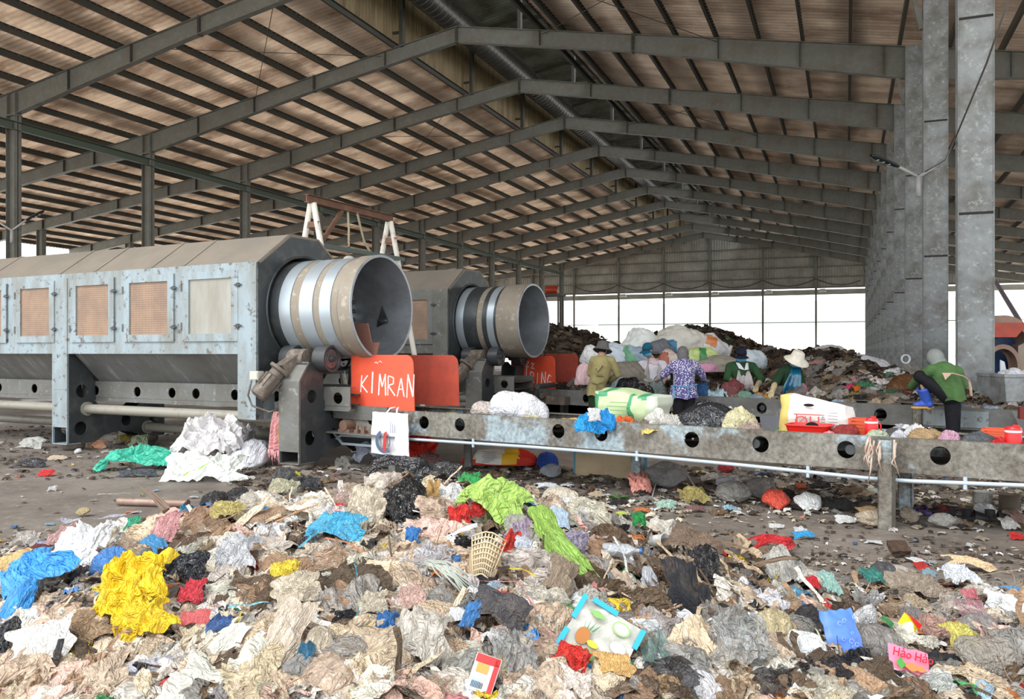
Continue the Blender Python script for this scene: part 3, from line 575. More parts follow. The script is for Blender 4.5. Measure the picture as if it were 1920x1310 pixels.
    mb = MB(); mb.tube([(4.1, -0.25, 1.14), (4.05, -0.26, 0.95), (4.1, -0.24, 0.82), (4.3, -0.15, 0.74), (4.37, -0.02, 0.78)], 0.013, 8); mb.build('motor_cable', GREASE, mo, smooth=True)
    # drum
    d = MB(); T = Matrix.Translation((0, CR, 2.08)); R_ = 0.67
    bands = [(3.0, 3.88, 3), (3.88, 4.13, 3), (4.13, 4.32, 1), (4.32, 4.47, 0), (4.47, 4.69, 1), (4.69, 4.80, 0), (4.80, 4.98, 1), (4.98, 5.08, 0), (5.11, 5.30, 0)]
    if second: bands = [(3.0, 3.85, 3), (3.85, 4.0, 3), (4.0, 4.16, 1), (4.16, 4.44, 3), (4.44, 4.56, 0), (4.56, 4.66, 3), (4.66, 4.8, 1), (4.8, 4.86, 3), (4.86, 5.30, 0)]
    for i, (a, b, m_) in enumerate(bands):
        r_ = R_-0.012 if m_ == 0 else R_
        if (not second and a > 5) or (second and i == 8): r_ = R_+0.02
        d.lathe([(a, R_-0.014), (a, r_), (b, r_), (b, R_-0.014)], 72, m_, 'x', M=T)
    d.lathe([(5.08, R_-0.013), (5.11, R_-0.013)], 72, 3, 'x', M=T)
    d.lathe([(5.30, R_+0.02), (5.315, R_+0.022), (5.315, R_-0.012), (5.30, R_-0.014), (4.35, R_-0.018)], 72, 2, 'x', M=T)
    d.lathe([(4.35, R_-0.018), (4.35, 0.52), (4.1, 0.5), (4.1, 0.56), (3.0, 0.56)], 72, 2, 'x', M=T)
    dr = d.build('drum', [TAN, WEAR, INNER, DARKP], t, sharp=30)
    mb = MB(); mb.lathe([(3.0, 0.0), (3.0, 0.6)], 40, 0, 'x', M=T); mb.build('drum_shade_disc', BLACK, dr)  # black disc put in as the shade deep inside the drum
    mb = MB()
    for k in range(30):
        a = 2*PI*k/30
        for rr, r2 in ((0.60, 0.033),): 
            mb.lathe([(4.36, r2), (4.375, r2), (4.375, r2*0.6), (4.36, r2*0.6)], 10, 0, 'x', M=T @ Matrix.Translation((0, rr*math.cos(a), rr*math.sin(a))))
    mb.build('screen_holes', DARKP, dr, smooth=True)
    if not second:
        mb = MB(); mb.prism([(4.75, -0.1), (4.95, 0.0), (4.85, 0.22)], 0, 0.02, 'xz', M=T @ Matrix.Translation((0, R_-0.06, -0.15))); mb.ell((4.88, CR+R_-0.08, 1.93), (0.09, 0.05, 0.04)); mb.build('lifter_fin', DARKP, dr)
    return t
trommel('rotary_screen', 0, 0, 'large pale blue rotary screen with mesh doors and an open drum, nearer of the two')
trommel('rotary_screen', -0.22, 5.07, 'grey rotary screen with an open drum standing behind the pale blue one', True)
# gantry standing between the machines
t = thing('lifting_gantry', 'rusty lifting gantry on white A-legs rising behind the near rotary screen', 'gantry', M1.w(3.25, 2.0), M1.rz)
WHT = mat('scuffed_white_leg_paint', (0.72, 0.69, 0.62), 0.6, 0, 0.3, ((0.3, 0.2, 0.14), 6, 0.6, 0.08, 0.7)); RUST = mat('rusty_gantry_steel', (0.16, 0.085, 0.06), 0.7, 0.2, 0.3, ((0.28, 0.15, 0.09), 5, 0.55, 0.1, 0.6))
mb = MB(); mb.b2((-0.05, -0.25, 3.78), (0.05, 2.0, 3.79)); mb.b2((-0.05, -0.25, 3.89), (0.05, 2.0, 3.9)); mb.b2((-0.008, -0.25, 3.79), (0.008, 2.0, 3.89)); mb.build('top_beam', RUST, t)
for y in (-0.12, 1.9):
    for s_ in (-1, 1):
        mb = MB(); mb.tube([(0.03*s_, y, 3.78), (0.18*s_, y, 3.1), (0.62*s_, y, 1.0), (0.8*s_, y, 0.0)], 0.045, 14); mb.build('leg', WHT, t, sharp=40)
    mb = MB(); mb.bar((-0.14, y, 3.45), (0.14, y, 3.45), 0.06, 0.09); mb.build('leg_collar', RUST, t)
mb = MB(); mb.bar((0, 0.0, 3.1), (0, 0.6, 3.78), 0.05, 0.06); mb.build('diagonal_brace', RUST, t)
mb = MB(); mb.bar((0.2, -0.1, 3.12), (0.2, 2.05, 3.12), 0.05, 0.07); mb.build('cross_bar', mat('dark_green_bar', (0.09, 0.12, 0.11), 0.5, 0.2), t)
t = thing('chain_hoist', 'rusty chain hoist with orange hook hanging from the lifting gantry', 'hoist', M1.w(3.25, 2.75), M1.rz)
mb = MB(); mb.tube([(0, 0, 3.78), (0.02, 0, 3.5), (0, 0.02, 3.2)], 0.018, 8); mb.build('strap', mat('faded_strap', (0.42, 0.36, 0.24), 0.9), t)
mb = MB(); mb.tube([(0.03, 0.2, 3.8), (0.02, 0.4, 3.35), (0, 0.75, 3.05)], 0.03, 8, flat=0.3); mb.build('strap', mat('faded_strap', (0.42, 0.36, 0.24), 0.9), t)
mb = MB()
for k in range(5): mb.lathe([(-0.012, 0.018), (0.0, 0.03), (0.012, 0.018)], 8, 0, 'x' if k % 2 else 'z', M=Matrix.Translation((0, 0.02, 3.3-k*0.045)))
mb.build('chain', RUST, t, smooth=True)
mb = MB(); mb.ell((0, 0.02, 3.0), (0.11, 0.06, 0.07)); mb.build('hoist_block', mat('dusty_white_block', (0.6, 0.57, 0.5), 0.6), t, smooth=True)
mb = MB(); mb.tube([(0, 0.02+0.05*math.cos(a), 2.88+0.06*math.sin(a)) for a in [1.6+0.5*k for k in range(9)]], 0.018, 8); mb.build('hook', mat('orange_hook', (0.6, 0.17, 0.05), 0.5), t, smooth=True)
for dy in (-0.08, 0.1, 0.2):
    mb = MB(); mb.tube([(0, dy, 2.95), (0.01, dy+0.03, 2.6), (0, dy, 2.2)], 0.008, 6); mb.build('loose_chain', RUST, t)
# ---------------------------------------------------------------- conveyors
C1 = Frame((-5.202, 8.984), 12.77); C2 = Frame((-5.155, 14.891), 24.12)
def post(mb, x, y, z1, w=0.12):
    mb.b2((x-w/2, y-0.05, 0), (x-w/2+0.012, y+0.07, z1)); mb.b2((x+w/2-0.012, y-0.05, 0), (x+w/2, y+0.07, z1)); mb.b2((x-w/2, y-0.05, 0), (x+w/2, y-0.038, z1))
def conveyor(name, fr, xa, xb, holes, hr, hz, zt_, zb_, width, m, label, posts, belt_z=0.70):
    t = thing(name, label, 'conveyor', fr.w(0, 0), fr.rz)
    xs = [xa, xb]; vs, fs = curve_mesh([[(xa, zb_), (xb, zb_), (xb, zt_), (xa, zt_)]]+[circ(x, hz, hr, 26) for x in holes], 0.014)
    for nm, y in (('near_beam', 0.065), ('far_beam', width)):
        s_ = 1 if y < 0.5 else -1
        mb = MB(); mb.add(vs, fs, 0, Matrix.Translation((0, y, 0)) @ XZ)
        mb.b2((xa, y, zt_-0.012), (xb, y+0.07*s_, zt_)); mb.b2((xa, y, zb_), (xb, y+0.07*s_, zb_+0.012))
        for i in range(int((xb-xa)/0.9)):
            x = xa+0.3+0.9*i
            for dx in (0, 0.09): mb.tube([(x+dx, y-0.014*s_, zt_-0.12), (x+dx, y, zt_-0.12)], 0.011, 6)
        mb.build(nm, m, t)
    mb = MB(); mb.b2((xa, 0.14, belt_z-0.012), (xb, width-0.08, belt_z)); mb.b2((xa, 0.14, zb_+0.06), (xb, width-0.08, zb_+0.07)); mb.build('belt', BELT, t)
    n = int((xb-xa)/0.85)
    for i in range(n):
        x = xa+0.4+i*0.85; mb = MB(); mb.tube([(x, 0.08, belt_z-0.065), (x, width-0.02, belt_z-0.065)], 0.045, 12); mb.build('belt_roller', DARKP, t, sharp=40)
    for x, y in posts:
        mb = MB(); post(mb, x, y, zb_+0.01 if y > 0.1 else (zt_-0.01)); mb.build('leg', GREYP if x < 2 else BEAMP, t)
    return t
h1 = [0.411-0.88, 0.411, 0.968, 1.72, 2.338, 2.865, 3.875, 4.557, 5.32, 6.063, 6.75, 7.5, 8.1]
h1.remove(1.72)
t1 = conveyor('sorting_conveyor', C1, -1.0, 9.0, h1, 0.078, 0.635, 0.765, 0.47, 0.88, BEAMP, 'long sorting conveyor with peeling pale paint and round holes crossing the near foreground', [(0, -0.02), (5.67, -0.06), (0.55, 0.8), (5.67, 0.85), (2.9, 0.85), (8.6, 0.1)])
mb = MB(); mb.tube([(-1.25, 0.10, 0.285), (-1.0, 0.03, 0.40), (-0.4, 0.02, 0.41), (0.34, 0.02, 0.425), (2.05, 0.02, 0.445), (3.3, 0.02, 0.445), (4.4, 0.02, 0.43), (5.5, 0.02, 0.405), (5.85, 0.02, 0.41), (6.7, 0.02, 0.45), (9, 0.02, 0.45)], 0.018, 10); mb.build('conduit', CONDUIT, t1, smooth=True)
for x, z in ((1.2, 0.45), (3.3, 0.45), (5.0, 0.43), (6.25, 0.44)):
    mb = MB(); mb.tube([(x, 0.02, z-0.06), (x, 0.02, z+0.04)], 0.016, 8); mb.build('conduit_clamp', CONDUIT, t1)
# tail end: bracket, bearing, tray
mb = MB(); mb.b2((-1.15, 0.03, 0.62), (-0.2, 0.05, 0.80)); mb.prism([(-0.25, 0.44), (-0.18, 0.44), (-0.15, 0.8), (-0.25, 0.8)], 0.0, 0.06, 'xz'); mb.b2((-1.15, -0.15, 0.44), (0.1, 0.06, 0.46)); mb.build('tail_bracket', GREYP, t1)
mb = MB(); mb.tube([(-0.82, -0.11, 0.545), (-0.82, 0.12, 0.545)], 0.07, 20); mb.b2((-0.92, -0.1, 0.46), (-0.72, 0.0, 0.5)); br = mb.build('bearing', mat('rusty_bearing', (0.2, 0.115, 0.08), 0.7, 0.2), t1, sharp=35)
for x in (-0.62, -0.5, -0.36):
    mb = MB(); mb.tube([(x, -0.05, 0.46), (x, -0.05, 0.55)], 0.02, 8); mb.b2((x-0.03, -0.08, 0.46), (x+0.03, -0.02, 0.5)); mb.build('adjusting_bolt', mat('rusty_bearing', (0.2, 0.115, 0.08), 0.7, 0.2), br)
mb = MB(); mb.bar((-1.45, 0.1, 0.62), (-1.0, 0.05, 0.29), 0.03, 0.02); mb.bar((-1.0, 0.05, 0.29), (0.1, 0.05, 0.30), 0.03, 0.03); mb.build('tray_rail', CONDUIT, t1)
# cable of plastic shreds tied round the right post
t2 = conveyor('sorting_conveyor', C2, -1.2, 9.6, [-0.4, 0.741, 1.9, 2.75, 4.3, 6.1, 8.4, 9.2], 0.085, 0.635, 0.78, 0.50, 0.85, BEAMD, 'second sorting conveyor with grimy dark beams where the workers stand, farther back', [(-0.5, 0.05), (3, 0.05), (6.6, 0.05), (9.3, 0.05), (-0.5, 0.8), (6.6, 0.8)])
for x0, x1 in ((6.55, 7.45),):
    mb = MB(); mb.b2((x0, 0.045, 0.53), (x1, 0.06, 0.74)); mb.build('patch_plate', PALE, t2)
mb = MB(); mb.prism([(7.9, 0.42), (8.5, 0.42), (8.6, 0.7), (8.2, 0.78), (7.75, 0.78)], -0.12, 0.04, 'xz'); mb.build('drive_guard', GREYP, t2)
mb = MB(); mb.tube([(-0.2, 0.4, 0.66), (-0.2, -0.15, 0.66)], 0.06, 14); mb.b2((-0.15, -0.1, 0.5), (0.35, 0.03, 0.66)); mb.build('drive_motor', GREASE, t2)
# red guards
STROKES = {'K': [[(0, 0), (0.05, 1)], [(0.8, 1), (0.05, 0.45), (0.9, 0)]], 'I': [[(0.3, 0), (0.35, 1)]], 'M': [[(0, 0), (0.1, 1), (0.45, 0.4), (0.8, 1), (0.9, 0)]], 'R': [[(0, 0), (0.05, 1), (0.7, 0.9), (0.7, 0.6), (0.05, 0.5), (0.9, 0)]], 'A': [[(0, 0), (0.4, 1), (0.85, 0)], [(0.15, 0.4), (0.7, 0.4)]],
    'N': [[(0, 0), (0.05, 1), (0.75, 0.05), (0.8, 1)]], 'G': [[(0.8, 0.85), (0.4, 1), (0.05, 0.6), (0.2, 0.1), (0.7, 0.05), (0.8, 0.4), (0.45, 0.42)]], 'o': [[(0.1, 0.3), (0.4, 0.55), (0.7, 0.3), (0.4, 0.05), (0.1, 0.3)]], 'z': [[(0.1, 0.5), (0.7, 0.5), (0.1, 0.05), (0.8, 0.05)]], '~': [[(0, 0.5), (0.4, 0.6), (0.9, 0.45)]]}
def guard(fr, x0, x1, z0, z1, y, m, label, writing=None, brown=None, corner=0.12, th=0.012):
    o = fr.w(x0, y, 0); n = 8; w = x1-x0
    pts = [(0, z0), (w+0.02, z0)]+[(w-corner+corner*math.sin(a), z1-corner+corner*math.cos(a)) for a in [PI/2*(1-k/n) for k in range(n+1)]]+[(0, z1)]
    mb = MB(); mb.prism(pts, 0, th, 'xz'); t = mb.build('chute_guard', m, None, o, rz=fr.rz); tag(t, label, 'guard plate', 'red guard plates at the drum outlets')
    if writing:
        for body, x, z, s_, rot in writing:
            g = random.Random(len(body)+int(x*100)); mb = MB(); cw = s_*0.62; x0 = x-cw*len(body)/2
            for i, ch in enumerate(body):
                hs = s_*g.uniform(0.82, 1.15); ox = x0+cw*i; oz = z-s_*0.5+g.uniform(-0.015, 0.015)-rot*cw*i; sl = g.uniform(0.0, 0.12)
                for pl_ in STROKES.get(ch, []):
                    for (a, b), (c, e) in zip(pl_[:-1], pl_[1:]): mb.bar((ox+(a+sl*b)*cw*0.85, -0.003, oz+b*hs), (ox+(c+sl*e)*cw*0.85, -0.003, oz+e*hs), 0.003, g.uniform(0.012, 0.022)*(s_/0.23), up=(0, 0.0, 1) if abs(b-e) < 0.5 else (1, 0, 0))
            w_ = mb.build('scrawled_letters', CHALK, t)
    return t
guard(C1, -0.885, 0.2, 0.765, 1.46, 0.10, RED, 'bright orange-red guard plate with a white scrawl at the near drum outlet', [('KIMRAN', 0.66, 1.10, 0.26, 0.07), ('~~', 0.5, 1.36, 0.12, 0)])
guard(C1, -0.62, 0.23, 0.78, 1.455, 0.95, REDD, 'plain dull red guard plate just behind the bright scrawled one')
mb = MB(); mb.prism([(0, 1.45), (0.33, 1.45), (0.46, 1.45), (0.52, 1.62), (0.38, 1.62), (0.31, 1.87), (0, 1.87)], 0, 0.012, 'xz')
tag(mb.build('deflector_plate', BROWNP, None, C1.w(-0.92, 0.125, 0), rz=C1.rz), 'cut brown primer steel deflector plate standing over the bright red guard', 'plate')
# second outlet
g0 = C2.y(958, 740, 0.1); g1 = C2.y(1040, 740, 0.1)
guard(C2, g0[0], g1[0], 0.79, 1.42, 0.10, RED, 'scrawled red guard plate half hidden behind white sacks at the far drum outlet', [('Rozz', 0.42, 1.32, 0.24, 0.08), ('KNKIRING', 0.55, 1.08, 0.25, 0.12)])
g0 = C2.y(1022, 740, 0.95); g1 = C2.y(1084, 740, 0.95)
guard(C2, g0[0], g1[0], 0.79, 1.46, 0.95, REDD, 'plain red guard plate behind the scrawled one at the far drum outlet')
g0 = C2.y(970, 660, 0.12); mb = MB(); mb.prism([(0, 1.3), (0.36, 1.22), (0.4, 1.75), (0.02, 1.7)], 0, 0.012, 'xz')
tag(mb.build('deflector_plate', BROWNP, None, C2.w(g0[0], 0.13, 0), rz=C2.rz), 'brown deflector plate over the far scrawled guard plate', 'plate')
# machine at the far right, seen past the big column
P = at(1890, 660, 14.5); t = thing('orange_hopper_screen', 'brown rotary machine with red hopper at the far right behind the column', 'screening machine', (P.x, P.y, 0), 0.2)
BR = mat('brown_ring_paint', (0.33, 0.22, 0.17), 0.6, 0.1, 0.3, ((0.22, 0.15, 0.12), 3, 0.5, 0.1, 0.6))
mb = MB(); T = Matrix.Translation((-0.05, 0, 1.42)); mb.lathe([(-0.35, 0.62), (-0.35, 0.72), (0.0, 0.72), (0.0, 0.58), (-0.35, 0.58)], 48, 0, 'x', M=T @ Matrix.Rotation(-1.15, 4, 'Z')); mb.build('drum_ring', BR, t, sharp=30)
mb = MB(); mb.lathe([(-0.15, 0.3), (-0.15, 0.38), (0.05, 0.38), (0.05, 0.3)], 36, 0, 'x', M=Matrix.Translation((-0.15, -0.1, 1.25)) @ Matrix.Rotation(-1.15, 4, 'Z')); mb.build('inner_ring', BR, t, sharp=30)
mb = MB(); mb.lathe([(-0.3, 0.0), (-0.3, 0.6)], 36, 0, 'x', M=T @ Matrix.Rotation(-1.15, 4, 'Z')); mb.build('drum_back', mat('dark_blue_paint', (0.03, 0.06, 0.14), 0.5), t)
mb = MB(); mb.prism([(-0.35, 1.75), (0.02, 1.75), (0.22, 2.0), (-0.4, 2.0)], -0.3, 0.3, 'xz'); mb.build('hopper', REDD, t)
mb = MB(); mb.prism([(0.2, 0.1), (2.4, 0.1), (2.4, 2.0), (0.9, 2.0), (0.2, 1.6)], 0.1, 1.9, 'xz'); mb.build('housing', mat('tan_housing', (0.38, 0.32, 0.27), 0.6, 0, 0.3, ((0.28, 0.24, 0.2), 1.5, 0.5, 0.1, 0.6)), t)
# ================================================================ REFUSE: surfaces, crumpled shapes
def lin(c, k=0.95): return tuple(k*((x/255)/12.92 if x/255 <= 0.04045 else ((x/255+0.055)/1.055)**2.4) for x in c)
def interp(x, tab):
    if x <= tab[0][0]: return tab[0][1]
    for (a, p), (b, q) in zip(tab[:-1], tab[1:]):
        if x <= b: return p+(q-p)*(x-a)/(b-a)
    return tab[-1][1]
HP = [(-5, 0.0), (-4.2, 0.05), (-3.5, 0.13), (-2.95, 0.22), (-2.5, 0.36), (-2.2, 0.46), (-1.5, 0.60), (-0.6, 0.665), (0.1, 0.62), (0.6, 0.46), (1.0, 0.33), (1.5, 0.21), (2.0, 0.13), (3.6, 0.11), (4.6, 0.03), (5.2, 0)]
def heap(x, d):
    p = interp(x, HP); k = min(1, max(0, (x-1.0)/1.0)); dc = 4.9-0.35*k
    g = math.exp(-((d-dc)/3.0)**2) if d < dc else math.exp(-((d-dc)/(0.75-0.3*k))**2)
    return p*g
def heapn(x, d):
    h = heap(x, d); w = min(1, h/0.12)
    return max(0.0, h+w*(0.05*fbm(x*1.3, d*1.3, 1)+0.035*abs(N(x*4, d*4, 9)))-0.005)
def hit(u, v, H=heapn, d0=2.0, d1=9.0):
    k = (u-960)/FPX; q = (HV-v)/FPX; d = d0
    while d < d1:
        if HC+q*d <= H(k*d, d): return k*d, d
        d += 0.02
    return k*d, d
def normal_at(H, x, d, e=0.12):
    dx = (H(x+e, d)-H(x-e, d))/(2*e); dd = (H(x, d+e)-H(x, d-e))/(2*e)
    return Vector((Rv[0]*-dx+Fv[0]*-dd, Rv[1]*-dx+Fv[1]*-dd, 1)).normalized()
def ridge(x, y, z): return 1-2*abs(noise.noise(Vector((x, y, z))))
def sheet_mesh(seed, n=26, amp=1.0, soft=False):
    mb = MB(); vs = []; o = seed*13.7
    for j in range(n+1):
        for i in range(n+1):
            u, v = i/n-0.5, j/n-0.5; th = math.atan2(v, u); r = math.hypot(u, v)
            s_ = 1+0.28*N(math.cos(th)*1.4+o, math.sin(th)*1.4)+0.10*N(math.cos(th)*4+o, math.sin(th)*4)
            a = noise.noise_vector(Vector((u*2.4+o, v*2.4, 3)))*0.15+noise.noise_vector(Vector((u*7+o, v*7, 5)))*0.035
            if soft: h = 0.20*ridge(u*1.6+o, v*1.6, 0)+0.10*ridge(u*4.5+o, v*2.2, 1)+0.03*ridge(u*11+o, v*6, 2)
            else: h = 0.20*ridge(u*2.2+o, v*1.1, 0)+0.17*ridge(u*5+o, v*3, 1)+0.085*ridge(u*12+o, v*6, 2)
            h = amp*(h-0.12)+0.10*(1-4*r*r)*amp-0.35*max(0, r-0.42)
            vs.append((u*s_+a.x, v*s_+a.y, h+a.z*0.5*amp))
    fs = [(j*(n+1)+i, j*(n+1)+i+1, (j+1)*(n+1)+i+1, (j+1)*(n+1)+i) for j in range(n) for i in range(n)]
    return mb.add(vs, fs)
def lump_mesh(seed, n=40, k=26, flat=0.62, wr=1.0):
    mb = MB(); vs = []; fs = []; o = seed*7.1
    for i in range(k+1):
        ph = PI*i/k
        for j in range(n):
            th = 2*PI*j/n; d = Vector((math.sin(ph)*math.cos(th), math.sin(ph)*math.sin(th), math.cos(ph)))
            r = 1+0.28*N(d.x*1.3+o, d.y*1.3, d.z*1.3)+wr*(0.10*ridge(d.x*3+o, d.y*3, d.z*3)+0.055*ridge(d.x*7+o, d.y*7, d.z*5)+0.02*ridge(d.x*15+o, d.y*15, d.z*11))
            z = d.z*r*flat*0.5; z = max(z, -0.12)
            vs.append((d.x*r*0.5, d.y*r*0.46, z+0.1))
    for i in range(k):
        for j in range(n): fs.append((i*n+j, (i+1)*n+j, (i+1)*n+(j+1) % n, i*n+(j+1) % n))
    return mb.add(vs, fs)
def knot_mesh(seed, n=44, flare=0.22):
    """a filled bag gathered to a knot with a ruffled top"""
    mb = MB(); vs = []; fs = []; o = seed*5.3
    prof = [(0, 0.02), (0.01, 0.25), (0.06, 0.40), (0.16, 0.5), (0.28, 0.5), (0.40, 0.42), (0.50, 0.30), (0.57, 0.17), (0.61, 0.07), (0.64, 0.05), (0.68, 0.09), (0.76, flare*0.8), (0.86, flare)]
    P_ = []
    for (a, b) in zip(prof[:-1], prof[1:]): P_ += [a, ((a[0]+b[0])/2, (a[1]+b[1])/2)]
    P_.append(prof[-1])
    for i, (z, r) in enumerate(P_):
        up = max(0, (z-0.3)/0.5)
        for j in range(n):
            th = 2*PI*j/n; c, s_ = math.cos(th), math.sin(th)
            ru = 1+0.16*N(c*1.2+o, s_*1.2, z*2)+(0.05+0.22*up)*ridge(c*3.2+o, s_*3.2, z*0.7)*(0.5 if z < 0.6 else 1.2)+0.05*ridge(c*8+o, s_*8, z*3)
            vs.append((c*r*ru, s_*r*ru*0.9, z+0.03*N(c*3+o, s_*3, 5)+0.06*up*N(c*2, s_*2, o)))
    m_ = len(P_)
    for i in range(m_-1):
        for j in range(n): fs.append((i*n+j, i*n+(j+1) % n, (i+1)*n+(j+1) % n, (i+1)*n+j))
    return mb.add(vs, fs)
def strip_mesh(seed, n=34, w=0.10, curl=1.0):
    mb = MB(); vs = []; o = seed*9.9; m_ = 5
    for i in range(n+1):
        t = i/n-0.5; cx = t+0.05*N(t*3+o, 1)*curl; cy = 0.22*curl*N(t*2.2+o, 2); tw = 2.2*N(t*2+o, 4)*curl; ww = w*(1+0.5*N(t*5+o, 6))
        for j in range(m_+1):
            q = (j/m_-0.5)*ww; vs.append((cx+0.02*N(t*9+o, j), cy+q*math.cos(tw), 0.06*ridge(t*3+o, 3, 0)+q*math.sin(tw)+0.012*ridge(t*12+o, j*0.9, 0)))
    fs = [(i*(m_+1)+j, i*(m_+1)+j+1, (i+1)*(m_+1)+j+1, (i+1)*(m_+1)+j) for i in range(n) for j in range(m_)]
    return mb.add(vs, fs)
def stick_mesh(seed):
    mb = MB(); o = seed*3.3; pts = [Vector((i/7-0.5, 0.07*N(i*0.4+o, 1), 0.04*N(i*0.5+o, 2)+0.02)) for i in range(8)]
    return mb.tube(pts, [0.016*(1-0.5*i/7) for i in range(8)], 6)
def box_mesh(a, b, c, seed=0, n=5):
    """crumpled carton"""
    mb = MB(); o = seed*4.4
    for ax in range(3):
        for sg in (-1, 1):
            vs = []
            for i in range(n+1):
                for j in range(n+1):
                    p = [0, 0, 0]; p[ax] = sg*0.5; p[(ax+1) % 3] = i/n-0.5; p[(ax+2) % 3] = j/n-0.5
                    q = Vector((p[0]*a, p[1]*b, p[2]*c+c/2)); q += noise.noise_vector(q*(2.5/a)+Vector((o, 0, 0)))*0.07*a; vs.append(q)
            mb.add(vs, [(i*(n+1)+j, i*(n+1)+j+1, (i+1)*(n+1)+j+1, (i+1)*(n+1)+j) for i in range(n) for j in range(n)])
    return mb
def pool(fn, k, name, m, smooth=True, **kw): return [fn(i+1, **kw).mesh(name, m, smooth) for i in range(k)]
P_SHEET = pool(sheet_mesh, 14, 'crumpled_sheet', FILM); P_SOFT = pool(sheet_mesh, 6, 'soft_sheet', CLOTH, soft=True); P_FLAT = pool(sheet_mesh, 5, 'flat_scrap', CLOTH, n=14, amp=0.35)
P_LUMP = pool(lump_mesh, 8, 'full_bag', FILM); P_KNOT = pool(knot_mesh, 5, 'knotted_bag', FILM); P_STRIP = pool(strip_mesh, 6, 'strip', FILM); P_THIN = pool(strip_mesh, 5, 'thin_strip', FILM, w=0.03, curl=1.5)
P_STICK = pool(stick_mesh, 5, 'stick', CLOTH); P_BOX = [box_mesh(1, 0.7, 0.35, i).mesh('carton', CLOTH, False) for i in range(3)]
P_BIG = [sheet_mesh(s, n=64, amp=a, soft=sf).mesh('large_sheet', FILM, True) for s, a, sf in ((31, 1.2, False), (32, 1.2, True), (33, 1.0, False))]
POOL = dict(sheet=P_SHEET, soft=P_SOFT, flat=P_FLAT, lump=P_LUMP, knot=P_KNOT, strip=P_STRIP, thin=P_THIN, stick=P_STICK, box=P_BOX, big=P_BIG)
NAMED = []
CAMV = Vector((0, 0, HC)); RS = Vector((Rv[0], Rv[1], 0)); FS = Vector((Fv[0], Fv[1], 0))
def basis(nrm, ang, sx_, sy_, sz_, loc):
    x = (RS-nrm*RS.dot(nrm)).normalized(); y = nrm.cross(x); c, s_ = math.cos(ang), math.sin(ang)
    a = x*c+y*s_; b = y*c-x*s_
    return Matrix(((a.x*sx_, b.x*sy_, nrm.x*sz_, loc.x), (a.y*sx_, b.y*sy_, nrm.y*sz_, loc.y), (a.z*sx_, b.z*sy_, nrm.z*sz_, loc.z), (0, 0, 0, 1)))
def inst(me, name, M, color, m=None):
    o = bpy.data.objects.new(name, me); COL.objects.link(o); o.matrix_world = M; o.color = (*color, 1)
    if m is not None and me.materials[0] is not m: o.material_slots[0].link = 'OBJECT'; o.material_slots[0].material = m
    return o
def put(kind, name, label, cat, u, v, w, h, rgb, m=None, H=None, tilt=0.5, rot=0.0, lift=0.25, idx=None, thick=None, group=None, z=None, d=None, up=False):
    """an item at a place of the photograph, resting on the surface H there (or on height z / at distance d)"""
    if d is not None: x = (u-960)/FPX*d; zz = HC+(HV-v)/FPX*d; nrm0 = Vector((0, 0, 1))
    elif z is not None: d = (HC-z)*FPX/(v-HV); x = (u-960)/FPX*d; zz = z; nrm0 = Vector((0, 0, 1))
    else:
        Hf = H or heapn; x, d = hit(u, v, Hf, 2.0, 30); zz = Hf(x, d); nrm0 = normal_at(Hf, x, d)
    s_ = d/FPX; tocam = (-FS)
    if v > 880: NAMED.append((u, v, w*0.56, h*0.6))
    if H is None and z is None and v > 880 and d < 6.3: zz += 0.07 if kind in ('sheet', 'soft', 'big', 'flat', 'strip') else 0.03
    nrm = Vector((0, 0, 1)) if up else (nrm0+tocam*tilt).normalized()
    view = (CAMV-xd(x, d, zz)).normalized(); cs = max(0.35, abs(nrm.dot(view)))
    W, Hh = w*s_, h*s_/(cs if not up else 1)
    if kind in ('sheet', 'big', 'soft'): W *= 0.9; Hh *= 0.85
    if kind in ('knot',) or up: M = basis(nrm, rot, W, W*(thick or 0.9), Hh, xd(x, d, zz))
    else:
        T_ = (thick or 0.8)*min(W, Hh); M = basis(nrm, rot, W*0.95, Hh*0.95, T_, xd(x, d, zz)+nrm*lift*T_)
    pl_ = POOL[kind]; me = pl_[(idx if idx is not None else int(u*7+v*3)) % len(pl_)]
    if max(rgb) < 60 and m is CLEAN: m = GLOSS
    o = inst(me, name, M, lin(rgb), m); tag(o, label, cat, group); return o
# ---------------------------------------------------------------- heap body and small pieces (uncountable)
SOIL = mat('dark_crevice_refuse', (0.13, 0.10, 0.078), 0.85, 0, 0.3, ((0.34, 0.28, 0.22), 9, 0.55, 0.08, 0.8), ((0.5, 0.46, 0.4), 26, 0.66, 0.04, 0.7), bump=1.0, bscale=35)  # litter brown, darkened so the gaps between pieces read as shaded crevices
def field(name, H, x0, x1, d0, d1, st, m, thr=0.004):
    nx, nd = int((x1-x0)/st), int((d1-d0)/st); vs = []; hs = []
    for j in range(nd+1):
        for i in range(nx+1):
            x, d = x0+st*i, d0+st*j; h = H(x, d); hs.append(h); p = xd(x, d, h if h > thr else -0.02); vs.append(p)
    fs = []
    for j in range(nd):
        for i in range(nx):
            q = (j*(nx+1)+i, j*(nx+1)+i+1, (j+1)*(nx+1)+i+1, (j+1)*(nx+1)+i)
            if max(hs[k] for k in q) > thr: fs.append(q)
    mb = MB(); mb.add(vs, fs); return mb.build(name, m, smooth=True)
o = field('refuse_heap', heapn, -5.2, 5.2, 1.6, 6.6, 0.06, SOIL); tag(o, 'body of the big mixed refuse heap filling the foreground', 'refuse heap', kind='stuff')
SMALL = []
for i in range(8):
    mb = sheet_mesh(60+i, n=6, amp=1.1); SMALL.append((np.array(mb.v), np.array(mb.f)))
for i in range(5):
    mb = strip_mesh(80+i, n=8, w=0.12); SMALL.append((np.array(mb.v), np.array(mb.f)))
for i in range(3):
    mb = stick_mesh(i+40); v_ = np.array(mb.v); SMALL.append((v_, [f for f in mb.f if len(f) == 4]))
